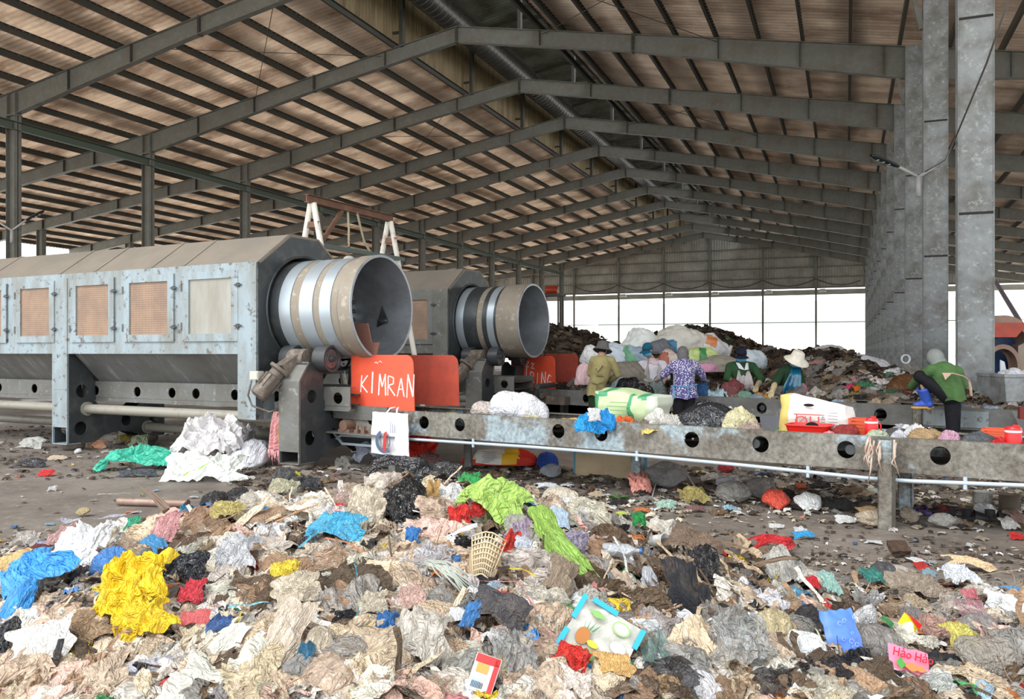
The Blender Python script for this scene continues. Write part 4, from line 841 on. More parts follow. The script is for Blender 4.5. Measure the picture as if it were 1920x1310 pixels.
def scatter_stuff(name, pts, label, cat, m=BITS):
    """pts: (loc, normal, angle, sx, sy, sz, colour, shape)"""
    V, F_, C_ = [], [], []; off = 0
    for loc, nrm, ang, a, b, c, col, sh in pts:
        v0, f0 = SMALL[sh]; M = np.array(basis(nrm, ang, a, b, c, loc)); v1 = v0 @ M[:3, :3].T+M[:3, 3]
        V.append(v1); F_.append(np.array(f0)+off); C_.append(np.tile(np.array([*col, 1.0]), (len(v1), 1))); off += len(v1)
    V = np.vstack(V); F_ = np.vstack(F_); C_ = np.vstack(C_)
    me = bpy.data.meshes.new(name); me.vertices.add(len(V)); me.vertices.foreach_set('co', V.ravel()); me.loops.add(F_.size); me.loops.foreach_set('vertex_index', F_.ravel().astype(np.int32))
    me.polygons.add(len(F_)); me.polygons.foreach_set('loop_start', (np.arange(len(F_))*4).astype(np.int32)); me.polygons.foreach_set('loop_total', np.full(len(F_), 4, dtype=np.int32)); me.update(calc_edges=True)
    me.polygons.foreach_set('use_smooth', [True]*len(F_)); ca = me.color_attributes.new('piece', 'FLOAT_COLOR', 'POINT'); ca.data.foreach_set('color', C_.ravel()); me.materials.append(m); me.validate()
    o = bpy.data.objects.new(name, me); COL.objects.link(o); return tag(o, label, cat, kind='stuff')
PAL = [((205, 188, 165), 20), ((226, 218, 206), 16), ((176, 154, 130), 15), ((150, 143, 136), 12), ((120, 98, 78), 9), ((235, 234, 232), 8), ((110, 92, 76), 6), ((40, 39, 42), 4), ((214, 176, 158), 5), ((70, 128, 190), 1.2), ((60, 160, 200), 0.8), ((230, 196, 50), 1.3), ((208, 48, 44), 1.5), ((70, 150, 90), 0.8), ((222, 128, 60), 0.8), ((150, 175, 190), 2), ((230, 150, 150), 1.2)]
DARKPAL = [((84, 66, 52), 30), ((58, 48, 41), 22), ((112, 92, 72), 20), ((140, 122, 100), 10), ((40, 36, 34), 12), ((170, 158, 142), 4), ((205, 200, 192), 1.5), ((80, 104, 74), 1), ((150, 60, 50), 0.5)]
def pick(pal, rnd=random):
    t = rnd.uniform(0, sum(w for _, w in pal))
    for c, w in pal:
        t -= w
        if t <= 0: break
    j = rnd.uniform(0.8, 1.08); return tuple(min(255, max(0, q*j)) for q in c)
rr = random.Random(11)
def rnd_n(n0, k): return (n0+Vector((rr.uniform(-k, k), rr.uniform(-k, k), rr.uniform(0, 0.3)))).normalized()
pts = []
while len(pts) < 5200:
    u, v = rr.uniform(-40, 1960), rr.uniform(890, 1330); x, d = hit(u, v)
    if heapn(x, d) < 0.02 or d > 6: continue
    L = rr.uniform(0.05, 0.15); pts.append((xd(x, d, heapn(x, d)+0.01), rnd_n(normal_at(heapn, x, d), 0.7), rr.uniform(0, 6.3), L, L*rr.uniform(0.4, 1), L*0.9, lin(pick(PAL, rr)), rr.randrange(len(SMALL))))
for _ in range(900):                                     # the far side of the heap
    x, d = rr.uniform(-4, 3.5), rr.uniform(4.8, 6.2); h = heapn(x, d)
    if h < 0.03: continue
    L = rr.uniform(0.06, 0.16); pts.append((xd(x, d, h+0.01), rnd_n(normal_at(heapn, x, d), 0.7), rr.uniform(0, 6.3), L, L, L*0.9, lin(pick(PAL, rr)), rr.randrange(len(SMALL))))
scatter_stuff('loose_litter', pts, 'countless small torn scraps filling the gaps of the foreground refuse heap', 'litter')
# ================================================================ PIECES THAT STAND OUT ON THE NEAR HEAP
def ex(spec):
    for r in spec:
        kind, name, label, cat, u, v, w, h, rgb = r[:9]; kw = r[9] if len(r) > 9 else {}
        put(kind, name, label, cat, u, v, w, h, rgb, **kw)
C_, T_, L_ = CLEAN, FILM, CLOTH
ex([
 ('big', 'yellow_bag', 'large torn bright yellow plastic bag on the lower left of the heap', 'plastic bag', 262, 1150, 150, 110, (246, 208, 40), dict(m=C_, idx=0, thick=0.75, rot=0.2)),
 ('sheet', 'yellow_bag', 'trailing lower half of the torn yellow bag, open towards the camera', 'plastic bag', 275, 1208, 125, 70, (236, 194, 36), dict(m=C_, rot=0.5)),
 ('big', 'blue_bag', 'long bright blue plastic bag hanging off the far left edge', 'plastic bag', 72, 1110, 140, 80, (66, 150, 222), dict(m=C_, idx=1, rot=0.9, thick=0.6)),
 ('lump', 'blue_bag', 'lower end of the bright blue bag at the far left', 'plastic bag', 40, 1160, 55, 75, (60, 146, 218), dict(m=C_)),
 ('big', 'white_bag', 'large white plastic bag left of the blue cloth shoe', 'plastic bag', 168, 1070, 130, 75, (250, 250, 250), dict(m=C_, idx=2, thick=0.8)),
 ('lump', 'blue_slipper', 'faded blue cloth bundle between the white bag and the heap', 'cloth bundle', 212, 1078, 66, 44, (78, 132, 196), dict(m=L_, rot=0.5)),
 ('sheet', 'black_bag', 'crumpled black plastic bag above the yellow bag', 'plastic bag', 350, 1100, 95, 50, (34, 36, 42), dict(m=C_)),
 ('sheet', 'grey_bag', 'silvery grey plastic bag on the upper left of the heap', 'plastic bag', 452, 1075, 90, 65, (196, 196, 198), dict(m=C_)),
 ('sheet', 'red_wrapper', 'red and white torn wrapper right of the yellow bag', 'wrapper', 362, 1150, 50, 50, (226, 70, 82), dict(m=C_)),
 ('flat', 'pink_cloth', 'salmon pink cloth scrap below the red and white wrapper', 'cloth scrap', 370, 1198, 56, 26, (232, 112, 112), dict(m=L_)),
 ('flat', 'red_card', 'small red card at the lower left foot of the heap', 'card', 74, 1228, 38, 26, (224, 70, 48), dict(m=C_)),
 ('strip', 'light_blue_ribbon', 'light blue torn ribbon left of the middle', 'strip', 470, 1180, 80, 40, (128, 196, 206), dict(m=C_)),
 ('sheet', 'blue_net', 'crumpled dark blue netting below the light blue ribbon', 'netting', 415, 1215, 60, 34, (66, 104, 164), dict(m=L_)),
 ('strip', 'yellow_strip', 'olive yellow strip standing beside the light blue ribbon', 'strip', 444, 1215, 70, 26, (206, 186, 60), dict(m=C_, rot=1.3)),
 ('sheet', 'yellow_wrapper', 'yellow crumpled wrapper left of the middle of the heap', 'wrapper', 538, 1112, 60, 44, (236, 208, 70), dict(m=C_)),
 ('big', 'blue_cloth', 'sky blue torn cloth near the top middle of the heap', 'cloth', 640, 1020, 130, 55, (74, 166, 204), dict(m=L_, idx=1, thick=0.7, rot=-0.2)),
 ('strip', 'blue_cloth', 'frayed tail of the sky blue cloth', 'cloth', 590, 1045, 70, 40, (86, 170, 200), dict(m=L_, rot=0.8)),
 ('sheet', 'beige_cloth', 'folded pale beige cloth pointing down beside the sky blue cloth', 'cloth', 690, 985, 80, 90, (212, 198, 176), dict(m=L_, tilt=1.0)),
 ('strip', 'rust_leaf', 'long rust brown dried leaf below the sky blue cloth', 'leaf', 655, 1058, 110, 34, (196, 132, 92), dict(m=L_, rot=-0.4)),
 ('strip', 'dried_leaf', 'curved tan dried leaf at the upper left of the middle', 'leaf', 560, 995, 90, 30, (192, 150, 112), dict(m=L_, rot=0.5)),
 ('lump', 'black_bag', 'round shiny black bag on the crest of the heap', 'plastic bag', 762, 965, 74, 76, (26, 27, 30), dict(m=C_)),
 ('sheet', 'bright_blue_scrap', 'bright blue film hanging below the black bag on the crest', 'plastic film', 775, 1040, 34, 46, (70, 140, 212), dict(m=C_, tilt=1)),
 ('sheet', 'red_packet', 'red and white food packet pointing up near the crest', 'packet', 862, 1000, 46, 50, (214, 50, 44), dict(m=C_, tilt=1.1)),
 ('sheet', 'white_film', 'white crumpled film on top of the red packet', 'plastic film', 852, 972, 48, 30, (224, 222, 218), dict(m=C_)),
 ('sheet', 'red_packet', 'small red packet right of the white film near the crest', 'packet', 896, 985, 30, 32, (208, 44, 40), dict(m=C_, tilt=1)),
 ('big', 'lime_green_bag', 'long translucent lime green bag draped over the crest', 'plastic bag', 935, 975, 150, 90, (176, 210, 108), dict(m=T_, idx=1, rot=-0.5, thick=0.8)),
 ('soft', 'lime_green_bag', 'middle of the long lime green bag running down the slope', 'plastic bag', 1028, 1030, 60, 100, (158, 196, 92), dict(m=T_, rot=0.3)),
 ('soft', 'lime_green_bag', 'twisted lower end of the lime green bag', 'plastic bag', 1075, 1085, 46, 110, (170, 212, 104), dict(m=T_, rot=0.65)),
 ('sheet', 'green_net', 'tangled bright green netting behind the lime green bag', 'netting', 880, 912, 50, 36, (60, 170, 92), dict(m=L_)),
 ('sheet', 'yellow_tan_card', 'tan folded card standing right of the black bag', 'card', 812, 945, 30, 44, (220, 176, 112), dict(m=L_, tilt=1)),
 ('sheet', 'purple_packet', 'clear purple-tinted packet right of the net bag', 'packet', 970, 1025, 56, 50, (190, 166, 200), dict(m=CLEAR)),
 ('sheet', 'red_wrapper', 'twisted red wrapper right of the net bag', 'wrapper', 955, 1050, 30, 60, (214, 56, 40), dict(m=C_, tilt=0.9, rot=-0.4)),
 ('sheet', 'silver_wrapper', 'silvery crumpled wrapper right of the red one', 'wrapper', 982, 1060, 42, 40, (214, 220, 228), dict(m=C_)),
 ('strip', 'yellow_strip', 'bright yellow strip below the silvery wrapper', 'strip', 982, 1112, 58, 26, (240, 214, 40), dict(m=C_, rot=-0.3)),
 ('strip', 'pink_strap', 'pink plastic strap arching over the right of the middle', 'strap', 930, 1128, 100, 22, (222, 140, 140), dict(m=C_)),
 ('strip', 'pink_strap', 'pink plastic strap running down at the right of the middle', 'strap', 990, 1160, 80, 22, (214, 130, 134), dict(m=C_, rot=-1.1)),
 ('strip', 'pink_strap', 'straight pink plastic strap across the front of the heap', 'strap', 695, 1225, 130, 14, (226, 140, 142), dict(m=C_, rot=0.15)),
 ('strip', 'teal_strip', 'teal torn strip hanging in the middle of the heap', 'strip', 672, 1130, 90, 24, (76, 156, 176), dict(m=C_, rot=-1.3)),
 ('strip', 'teal_strip', 'lower teal strip beside the round beige bag', 'strip', 668, 1200, 80, 24, (70, 140, 162), dict(m=C_, rot=1.4)),
 ('lump', 'beige_bag', 'round beige full bag at the front left of the middle', 'plastic bag', 602, 1240, 60, 80, (206, 192, 170), dict(m=T_, tilt=1)),
 ('soft', 'beige_cloth', 'long beige rag bag sagging down the front left', 'cloth', 540, 1230, 80, 150, (214, 196, 176), dict(m=L_, rot=-0.25)),
 ('soft', 'beige_cloth', 'dusty beige cloth below the small yellow wrapper', 'cloth', 560, 1150, 110, 60, (200, 186, 164), dict(m=L_, rot=0.3)),
 ('sheet', 'folded_card', 'folded pale card with a white fork in the middle of the heap', 'card', 700, 1178, 64, 48, (214, 202, 180), dict(m=L_)),
 ('soft', 'grey_beige_bag', 'large dirty beige bag with dark stripes at the bottom middle', 'plastic bag', 800, 1245, 125, 110, (206, 198, 186), dict(m=T_)),
 ('sheet', 'blue_bag', 'blue plastic bag half buried below the pink strap', 'plastic bag', 728, 1215, 50, 46, (58, 116, 178), dict(m=C_)),
 ('sheet', 'blue_strip', 'blue film strip right of the white spoon', 'plastic film', 885, 1195, 34, 60, (80, 142, 206), dict(m=C_, rot=-0.4)),
 ('sheet', 'teal_bag', 'dark teal film in the gap at the bottom left of the middle', 'plastic film', 572, 1275, 34, 60, (58, 118, 150), dict(m=C_)),
 ('flat', 'white_spoon', 'white plastic spoon lying near the bottom middle', 'spoon', 858, 1192, 34, 24, (248, 248, 248), dict(m=C_)),
 ('soft', 'black_cloth', 'dark grey cloth folded right of the white spoon', 'cloth', 940, 1190, 120, 70, (84, 80, 82), dict(m=L_, rot=-0.5)),
 ('soft', 'black_cloth', 'black streaky cloth hanging on the right slope', 'cloth', 1285, 1150, 90, 130, (36, 37, 42), dict(m=L_)),
 ('sheet', 'black_bag', 'black plastic bag folded right of the lime green bag', 'plastic bag', 1320, 1090, 60, 60, (40, 38, 40), dict(m=C_)),
 ('big', 'clear_bag', 'large milky clear bag bottom middle beside the juice carton', 'plastic bag', 960, 1270, 110, 90, (190, 190, 186), dict(m=CLEAR, idx=2)),
 ('big', 'clear_bag', 'large grey clear bag at the foot of the right slope', 'plastic bag', 1385, 1250, 130, 90, (176, 178, 176), dict(m=CLEAR, idx=0)),
 ('sheet', 'white_bag', 'stiff off-white sack corner sticking up on the right shoulder', 'plastic bag', 1240, 1005, 80, 56, (212, 206, 194), dict(m=L_, tilt=1.0)),
 ('lump', 'beige_mound_bag', 'pale beige bag bulging behind the lime green bag', 'plastic bag', 1048, 945, 62, 34, (208, 198, 180), dict(m=L_)),
 ('strip', 'white_strip', 'white cloth strip hanging down the right slope', 'strip', 1165, 1080, 110, 34, (220, 222, 218), dict(m=L_, rot=-1.3)),
 ('lump', 'white_bag', 'white bottle-shaped bag on the right slope', 'plastic bag', 1215, 1110, 30, 60, (224, 226, 232), dict(m=T_, tilt=1)),
 ('soft', 'brown_rag', 'brown twisted rag along the right shoulder of the heap', 'rag', 1300, 1060, 110, 60, (120, 100, 84), dict(m=L_, rot=-0.7)),
 ('soft', 'brown_rag', 'dusty brown twisted rag left of the fruit print mat', 'rag', 1050, 1120, 60, 90, (150, 132, 112), dict(m=L_, rot=-0.4)),
 ('sheet', 'teal_film', 'pale sea green film right of the fruit print mat', 'plastic film', 1225, 1260, 60, 80, (130, 160, 152), dict(m=CLEAR)),
 ('flat', 'orange_peel_cloth', 'orange-yellow cloth below the fruit print mat', 'cloth scrap', 1150, 1285, 70, 40, (226, 178, 110), dict(m=L_)),
 ('sheet', 'red_noodle_packet', 'red and green packet left of the fruit print mat', 'packet', 1072, 1280, 70, 54, (218, 54, 44), dict(m=C_, rot=-0.5)),
 ('sheet', 'green_film', 'green plastic film on the right shoulder', 'plastic film', 1196, 1000, 30, 26, (50, 150, 78), dict(m=C_)),
 ('flat', 'light_blue_paper', 'light blue paper right of the lime green bag', 'paper scrap', 1048, 1002, 40, 34, (190, 212, 232), dict(m=L_)),
 ('sheet', 'lilac_film', 'lilac wrinkled film below the light blue paper', 'plastic film', 1078, 1048, 54, 34, (176, 166, 186), dict(m=T_)),
 ('knot', 'white_bag', 'white translucent bag tied at the top, right of the blue packet', 'plastic bag', 1606, 1200, 46, 60, (222, 220, 220), dict(m=T_)),
 ('lump', 'clear_bag', 'big grey transparent full bag below the blue packet', 'plastic bag', 1635, 1235, 100, 56, (158, 152, 146), dict(m=CLEAR)),
 ('lump', 'white_bag', 'clean white full bag at the bottom left of the blue packet', 'plastic bag', 1508, 1242, 66, 48, (246, 246, 244), dict(m=C_)),
 ('lump', 'round_yellow_bag', 'round yellowish bag left of the blue packet', 'plastic bag', 1450, 1198, 72, 60, (206, 190, 150), dict(m=T_, tilt=0.8)),
 ('sheet', 'stiff_sack', 'stiff pale grey sack piece at the left of the right litter', 'sack piece', 1465, 1098, 80, 60, (190, 186, 178), dict(m=L_)),
 ('lump', 'black_bag', 'small black bag behind the stiff pale sack piece', 'plastic bag', 1486, 1078, 40, 34, (42, 40, 44), dict(m=C_)),
 ('sheet', 'green_print_bag', 'white bag with a green print above the blue packet', 'plastic bag', 1553, 1124, 40, 40, (168, 206, 196), dict(m=C_)),
 ('flat', 'red_scrap', 'red scrap left of the bag with green print', 'plastic film', 1524, 1122, 22, 20, (222, 50, 62), dict(m=C_)),
 ('sheet', 'teal_bag', 'teal plastic bag in the middle of the right litter', 'plastic bag', 1634, 1108, 40, 30, (70, 140, 130), dict(m=C_)),
 ('lump', 'dark_grey_bag', 'dark grey full bag behind the teal bag', 'plastic bag', 1660, 1092, 44, 36, (80, 82, 84), dict(m=C_)),
 ('soft', 'flat_grey_sack', 'long flat greyish brown sack right of the teal bag', 'sack', 1715, 1126, 120, 44, (150, 136, 120), dict(m=L_)),
 ('sheet', 'white_scraps', 'white torn plastic right behind the flat sack', 'plastic film', 1795, 1110, 70, 34, (222, 226, 230), dict(m=C_)),
 ('sheet', 'yellow_film', 'pale yellow plastic film at the lower right', 'plastic film', 1795, 1225, 60, 44, (214, 202, 110), dict(m=C_)),
 ('sheet', 'pink_print_bag', 'pink and black printed wrapper at the right', 'wrapper', 1820, 1150, 30, 38, (222, 130, 140), dict(m=C_, tilt=1)),
 ('sheet', 'pink_film', 'translucent pink film at the right edge of the litter', 'plastic film', 1815, 1178, 60, 34, (200, 160, 166), dict(m=CLEAR)),
 ('lump', 'clear_bag', 'pale transparent full bag at the lower right corner', 'plastic bag', 1850, 1260, 110, 60, (176, 168, 156), dict(m=CLEAR)),
 ('lump', 'clear_bag', 'grey transparent bag right of the yellow and red snack packet', 'plastic bag', 1712, 1185, 60, 34, (156, 150, 150), dict(m=CLEAR)),
 ('lump', 'clear_bag', 'grey transparent bag at the right end of the litter', 'plastic bag', 1830, 1205, 70, 40, (168, 162, 158), dict(m=CLEAR)),
 ('strip', 'blue_strip', 'bright blue strip lying near the bottom right of the slope', 'strip', 1352, 1262, 56, 14, (50, 150, 222), dict(m=C_)),
 ('strip', 'blue_strip', 'bright blue strip at the lower right corner', 'strip', 1886, 1258, 54, 22, (60, 160, 226), dict(m=C_, rot=-0.2)),
 ('soft', 'face_mask', 'light blue film strip at the right edge', 'plastic film', 1902, 1132, 40, 14, (120, 170, 220), dict(m=C_)),
 ('flat', 'paper_note', 'large creased white sheet of paper at the lower left corner', 'paper', 85, 1255, 110, 70, (240, 236, 226), dict(m=L_, rot=0.3)),
 ('sheet', 'black_tray', 'black torn tray at the left bottom edge', 'tray piece', 8, 1245, 60, 60, (42, 44, 48), dict(m=C_)),
 ('strip', 'dark_trousers', 'grey wrinkled cloth lying on the floor behind the heap at the left', 'cloth', 195, 992, 150, 40, (160, 160, 170), dict(m=L_, z=0.03, rot=0.12, thick=1.4)),
 ('lump', 'black_bag', 'shiny black bag behind the crest at the upper left', 'plastic bag', 402, 958, 50, 50, (42, 42, 46), dict(m=C_)),
 ('lump', 'black_bag', 'second shiny black bag right behind the first at the upper left', 'plastic bag', 445, 944, 46, 36, (46, 46, 50), dict(m=C_)),
 ('sheet', 'yellow_green_film', 'olive yellow crumpled film left of the crest', 'plastic film', 430, 985, 70, 30, (206, 190, 120), dict(m=T_)),
 ('sheet', 'green_film', 'small bright green film at the upper left of the heap', 'plastic film', 254, 1008, 30, 24, (70, 180, 140), dict(m=C_)),
 ('sheet', 'pink_bag', 'pink translucent bag at the upper left of the heap', 'plastic bag', 320, 1022, 60, 50, (226, 166, 166), dict(m=T_)),
 ('sheet', 'pink_bag', 'pale pink bag at the far left behind the white bag', 'plastic bag', 118, 1038, 50, 34, (220, 176, 172), dict(m=T_)),
 ('flat', 'tan_card', 'tan card lying on dark red cloth at the left edge', 'card', 28, 1086, 70, 26, (216, 180, 124), dict(m=L_)),
 ('soft', 'dark_red_cloth', 'dark red cloth under the tan card at the left edge', 'cloth', 62, 1074, 90, 26, (110, 50, 48), dict(m=L_)),
 ('sheet', 'light_blue_strap', 'light blue strap poking out at the upper left', 'strap', 290, 1050, 30, 44, (84, 160, 214), dict(m=C_, rot=0.9)),
 ('sheet', 'blue_rag', 'blue film round the twig bundle at the left of the crest', 'plastic film', 342, 970, 34, 40, (70, 140, 180), dict(m=C_)),
])
def on_heap(u, v, tilt=0.6, lift=0.03, w=60, h=50):
    NAMED.append((u, v, w*0.5, h*0.5)); x, d = hit(u, v); lift += 0.03; z = heapn(x, d); n = (normal_at(heapn, x, d)-FS*tilt).normalized(); return xd(x, d, z)+n*lift, n, d/FPX
def emp(name, label, cat, M):
    o = bpy.data.objects.new(name, None); COL.objects.link(o); o.matrix_world = M; o.empty_display_size = 0.1; return tag(o, label, cat)
def pm(name, rgb, rough=0.4, k=0.75): return mat(name, lin(rgb, k), rough)
def discs(mb, x, y, rx, ry, m, z=0.006, n=20, lf=0.0):
    vs = [(x+rx*math.cos(2*PI*k/n)*(1+lf*math.cos(k*5)), y+ry*math.sin(2*PI*k/n)*(1+lf*math.cos(k*5)), z) for k in range(n)]; mb.add(vs, [tuple(range(n))], m)
# fruit print mat
P, n_, s_ = on_heap(1112, 1222, 1.0, 0.09, 150, 150); t = emp('printed_mat', 'square mat with fruit prints and a bright blue border on the heap front', 'mat', basis(n_, -0.55, 1, 1, 1, P))
W_ = 0.122
mb = MB(); nq = 12
vs = [((i/nq-0.5)*2*W_*(1.06-0.1*(j/nq)), (j/nq-0.5)*2*W_*0.95, 0.012*ridge(i*0.3, j*0.3, 3)) for j in range(nq+1) for i in range(nq+1)]
mb.add(vs, [(j*(nq+1)+i, j*(nq+1)+i+1, (j+1)*(nq+1)+i+1, (j+1)*(nq+1)+i) for j in range(nq) for i in range(nq)]); mb.build('mat_sheet', mat('mat_film', (0.30, 0.295, 0.25), 0.25, 0, 0.6, ((0.5, 0.47, 0.42), 14, 0.5, 0.1, 0.7)), t, smooth=True)
mb = MB()
for a, b in (((-1, -1), (1, -1)), ((1, -1), (1, -0.1)), ((-1, 1), (-1, 0.1)), ((-0.75, 1), (0.1, 1)), ((1, 1), (1, 0.3)), ((-1, -1), (-1, -0.3))): mb.bar((a[0]*W_, a[1]*W_*0.95, 0.014), (b[0]*W_, b[1]*W_*0.95, 0.014), 0.02, 0.006)
mb.build('blue_border', pm('mat_blue', (40, 170, 232)), t)
mb = MB(); discs(mb, -0.06, -0.03, 0.026, 0.034, 0, 0.02); [mb.add([(-0.06+0.01*q, 0.0, 0.02), (-0.06+0.022*q, 0.045, 0.02), (-0.056+0.012*q, 0.0, 0.021)], [(0, 1, 2)], 1) for q in (-2, -1, 0, 1, 2)]
discs(mb, -0.015, -0.04, 0.022, 0.012, 4, 0.021); discs(mb, 0.05, 0.07, 0.034, 0.026, 2, 0.02); discs(mb, 0.05, 0.07, 0.028, 0.02, 3, 0.021); discs(mb, 0.03, -0.06, 0.024, 0.018, 5, 0.02); discs(mb, 0.03, -0.06, 0.013, 0.008, 6, 0.021); discs(mb, -0.02, -0.085, 0.03, 0.022, 7, 0.02, lf=0.15); discs(mb, 0.07, 0.0, 0.03, 0.022, 8, 0.02); discs(mb, -0.05, 0.07, 0.03, 0.012, 7, 0.02, lf=0.2)
mb.build('fruit_prints', [pm('p_pine', (176, 112, 46)), pm('p_leafgreen', (52, 130, 70)), pm('p_lime', (150, 214, 120)), pm('p_limepale', (214, 236, 196)), pm('p_yellow', (236, 206, 50)), pm('p_orange', (216, 132, 70)), pm('p_cream', (240, 214, 170)), pm('p_green', (130, 176, 96)), pm('p_white', (232, 236, 230))], t)
# noodle packet with lettering
P, n_, s_ = on_heap(1670, 1262, 1.2, 0.12, 110, 80); t = emp('noodle_packet', 'pink printed noodle packet lettered in red at the bottom right of the litter', 'packet', basis(n_, -0.22, 1, 1, 1, P))
mb = MB(); nq = 10; hw, hh = 0.082, 0.05
vs = [((i/nq-0.5)*2*hw, (j/nq-0.5)*2*hh*(1+0.06*math.sin(i)), 0.012*(1-abs(i/nq-0.5)*2)*(1-abs(j/nq-0.5)*2)*2+0.004*N(i*0.7, j*0.7, 2)) for j in range(nq+1) for i in range(nq+1)]
mb.add(vs, [(j*(nq+1)+i, j*(nq+1)+i+1, (j+1)*(nq+1)+i+1, (j+1)*(nq+1)+i) for j in range(nq) for i in range(nq)]); mb.build('wrapper', pm('packet_pink', (240, 132, 160), 0.3, 0.8), t, smooth=True)
mb = MB(); vs, fs = text_mesh('Hảo Hảo', 0.042, 0.003, 0.25); mb.add(vs, fs, 0, Matrix.Translation((0, 0.008, 0.03)) @ Matrix.Diagonal((1, 1.2, 1, 1))); mb.build('red_lettering', pm('letter_red', (214, 20, 46)), t)
mb = MB(); discs(mb, 0.0, -0.034, 0.03, 0.016, 0, 0.022, lf=0.1); discs(mb, 0.035, -0.034, 0.02, 0.012, 0, 0.0225, lf=0.1); discs(mb, -0.045, -0.03, 0.016, 0.02, 1, 0.022, lf=0.2); mb.build('shrimp_print', [pm('p_shrimp', (240, 130, 70)), pm('p_herb', (70, 160, 60))], t)
# snack packet yellow and red
P, n_, s_ = on_heap(1683, 1196, 1.1, 0.05); t = emp('snack_packet', 'yellow snack packet with red corners right of the tied white bag', 'packet', basis(n_, 0.9, 1, 1, 1, P))
mb = MB(); mb.add([(-0.08, -0.045, 0), (0.07, -0.05, 0.005), (0.08, 0.04, 0.012), (-0.07, 0.05, 0.004), (0, 0, 0.03)], [(0, 1, 4), (1, 2, 4), (2, 3, 4), (3, 0, 4)]); mb.build('wrapper', pm('snack_yellow', (240, 216, 40), 0.3), t)
mb = MB(); discs(mb, 0.0, 0.0, 0.038, 0.026, 0, 0.032, lf=0.1); discs(mb, -0.045, 0.02, 0.02, 0.02, 1, 0.03); discs(mb, -0.045, 0.02, 0.012, 0.012, 2, 0.031); mb.add([(0.03, -0.045, 0.03), (0.07, -0.05, 0.02), (0.08, 0.03, 0.02)], [(0, 1, 2)], 1); mb.build('print', [pm('snack_white', (226, 222, 196)), pm('snack_red', (206, 36, 34)), pm('snack_gold', (226, 180, 60))], t)
# juice carton
P, n_, s_ = on_heap(905, 1285, 1.1, 0.06, 60, 70); t = emp('juice_carton', 'red and white juice pouch at the bottom middle of the heap', 'carton', basis(n_, -0.3, 1, 1, 1, P))
mb = MB(); mb.box((0, 0, 0.012), (0.085, 0.12, 0.024)); mb.build('pouch', pm('pouch_white', (226, 224, 224), 0.3), t)
mb = MB(); mb.box((0.0, 0.045, 0.026), (0.08, 0.026, 0.004)); mb.box((0.032, 0.0, 0.026), (0.016, 0.11, 0.004)); mb.box((-0.01, 0.015, 0.026), (0.04, 0.03, 0.003), 1); mb.box((-0.02, -0.035, 0.0255), (0.03, 0.03, 0.003), 2)
for k in range(8): mb.box((-0.03+0.005*k, -0.04, 0.028), (0.002, 0.02, 0.002), 3)
mb.build('print', [pm('pouch_red', (222, 44, 40)), pm('pouch_orange', (230, 150, 70)), pm('pouch_blue', (170, 196, 220)), pm('pouch_black', (30, 30, 30))], t)
# woven basket net, wool strands
P, n_, s_ = on_heap(910, 1075, 0.9, 0.06, 70, 80); t = emp('net_bag', 'open woven beige net basket standing on its tip right of the middle', 'net bag', basis(n_, -0.15, 1, 1, 1, P))
mb = MB()
for k in range(11):
    x = (k/10-0.5)*0.15; mb.tube([(x, 0.1, 0.03+0.04*math.cos(x*20)), (x*0.75, 0.0, 0.035+0.035*math.cos(x*20)), (x*0.35, -0.12, 0.01)], 0.0035, 5)
for k in range(9):
    y = 0.1-k*0.025; w_ = 0.075*(1-k*0.075); mb.tube([(w_*q, y+0.006*math.cos(q*3), 0.035+0.04*math.cos(w_*q*20)) for q in (-1, -0.6, -0.2, 0.2, 0.6, 1)], 0.0035, 5)
mb.build('woven_net', pm('net_beige', (226, 204, 168), 0.8, 0.7), t, smooth=True)
mb = MB(); vs, fs = [], []
lump = lump_mesh(3, 16, 10); mb.add([(x*0.13, y*0.2-0.01, z*0.1-0.02) for x, y, z in lump.v], lump.f); mb.build('bundle_inside', pm('net_inside', (196, 168, 130), 0.9, 0.6), t, smooth=True)
P, n_, s_ = on_heap(835, 1115, 0.7, 0.06, 110, 70); mb = MB(); rg = random.Random(4)
M = basis(n_, 0, 1, 1, 1, P)
for k in range(34):
    a = -0.5-0.35*rg.random(); L = rg.uniform(0.12, 0.22); x0, y0 = -0.09+0.05*rg.random(), 0.06+0.03*rg.random(); pts = [(x0+L*q*math.cos(a)+0.012*N(k*3, q*6), y0+L*q*math.sin(a)+0.012*N(k*5, q*6), 0.02+0.03*math.sin(q*3)+0.012*N(k, q*4)) for q in (0, 0.2, 0.4, 0.6, 0.8, 1)]
    mb.tube(pts, 0.0032, 5, M=M)
tag(mb.centred('mop_strands', [pm('wool_white', (196, 200, 188), 0.9, 0.6)], smooth=True), 'bunch of pale grey-green woollen mop strands in the middle of the heap', 'mop head')
# blue quilted packet
P, n_, s_ = on_heap(1560, 1205, 1.5, 0.07, 80, 100); t = emp('quilted_packet', 'bright blue packet with pale curly pattern standing in the right litter', 'packet', basis(n_, 0.12, 1, 1, 1, P))
mb = MB(); nq = 16; hw, hh = 0.075, 0.115
vs = [((i/nq-0.5)*2*hw*(1+0.04*math.sin(j)), (j/nq-0.5)*2*hh*(1+0.03*math.sin(i*1.3)), sg*0.03*math.cos((i/nq-0.5)*3)*math.cos((j/nq-0.5)*3)+0.008*ridge(i*0.25, j*0.25, sg)) for sg in (1, -1) for j in range(nq+1) for i in range(nq+1)]
mb.add(vs, [(o_+j*(nq+1)+i, o_+j*(nq+1)+i+1, o_+(j+1)*(nq+1)+i+1, o_+(j+1)*(nq+1)+i) for o_ in (0, (nq+1)**2) for j in range(nq) for i in range(nq)]); mb.build('packet_body', pm('packet_blue', (84, 128, 220), 0.4, 0.8), t, smooth=True)
mb = MB(); g = random.Random(2)
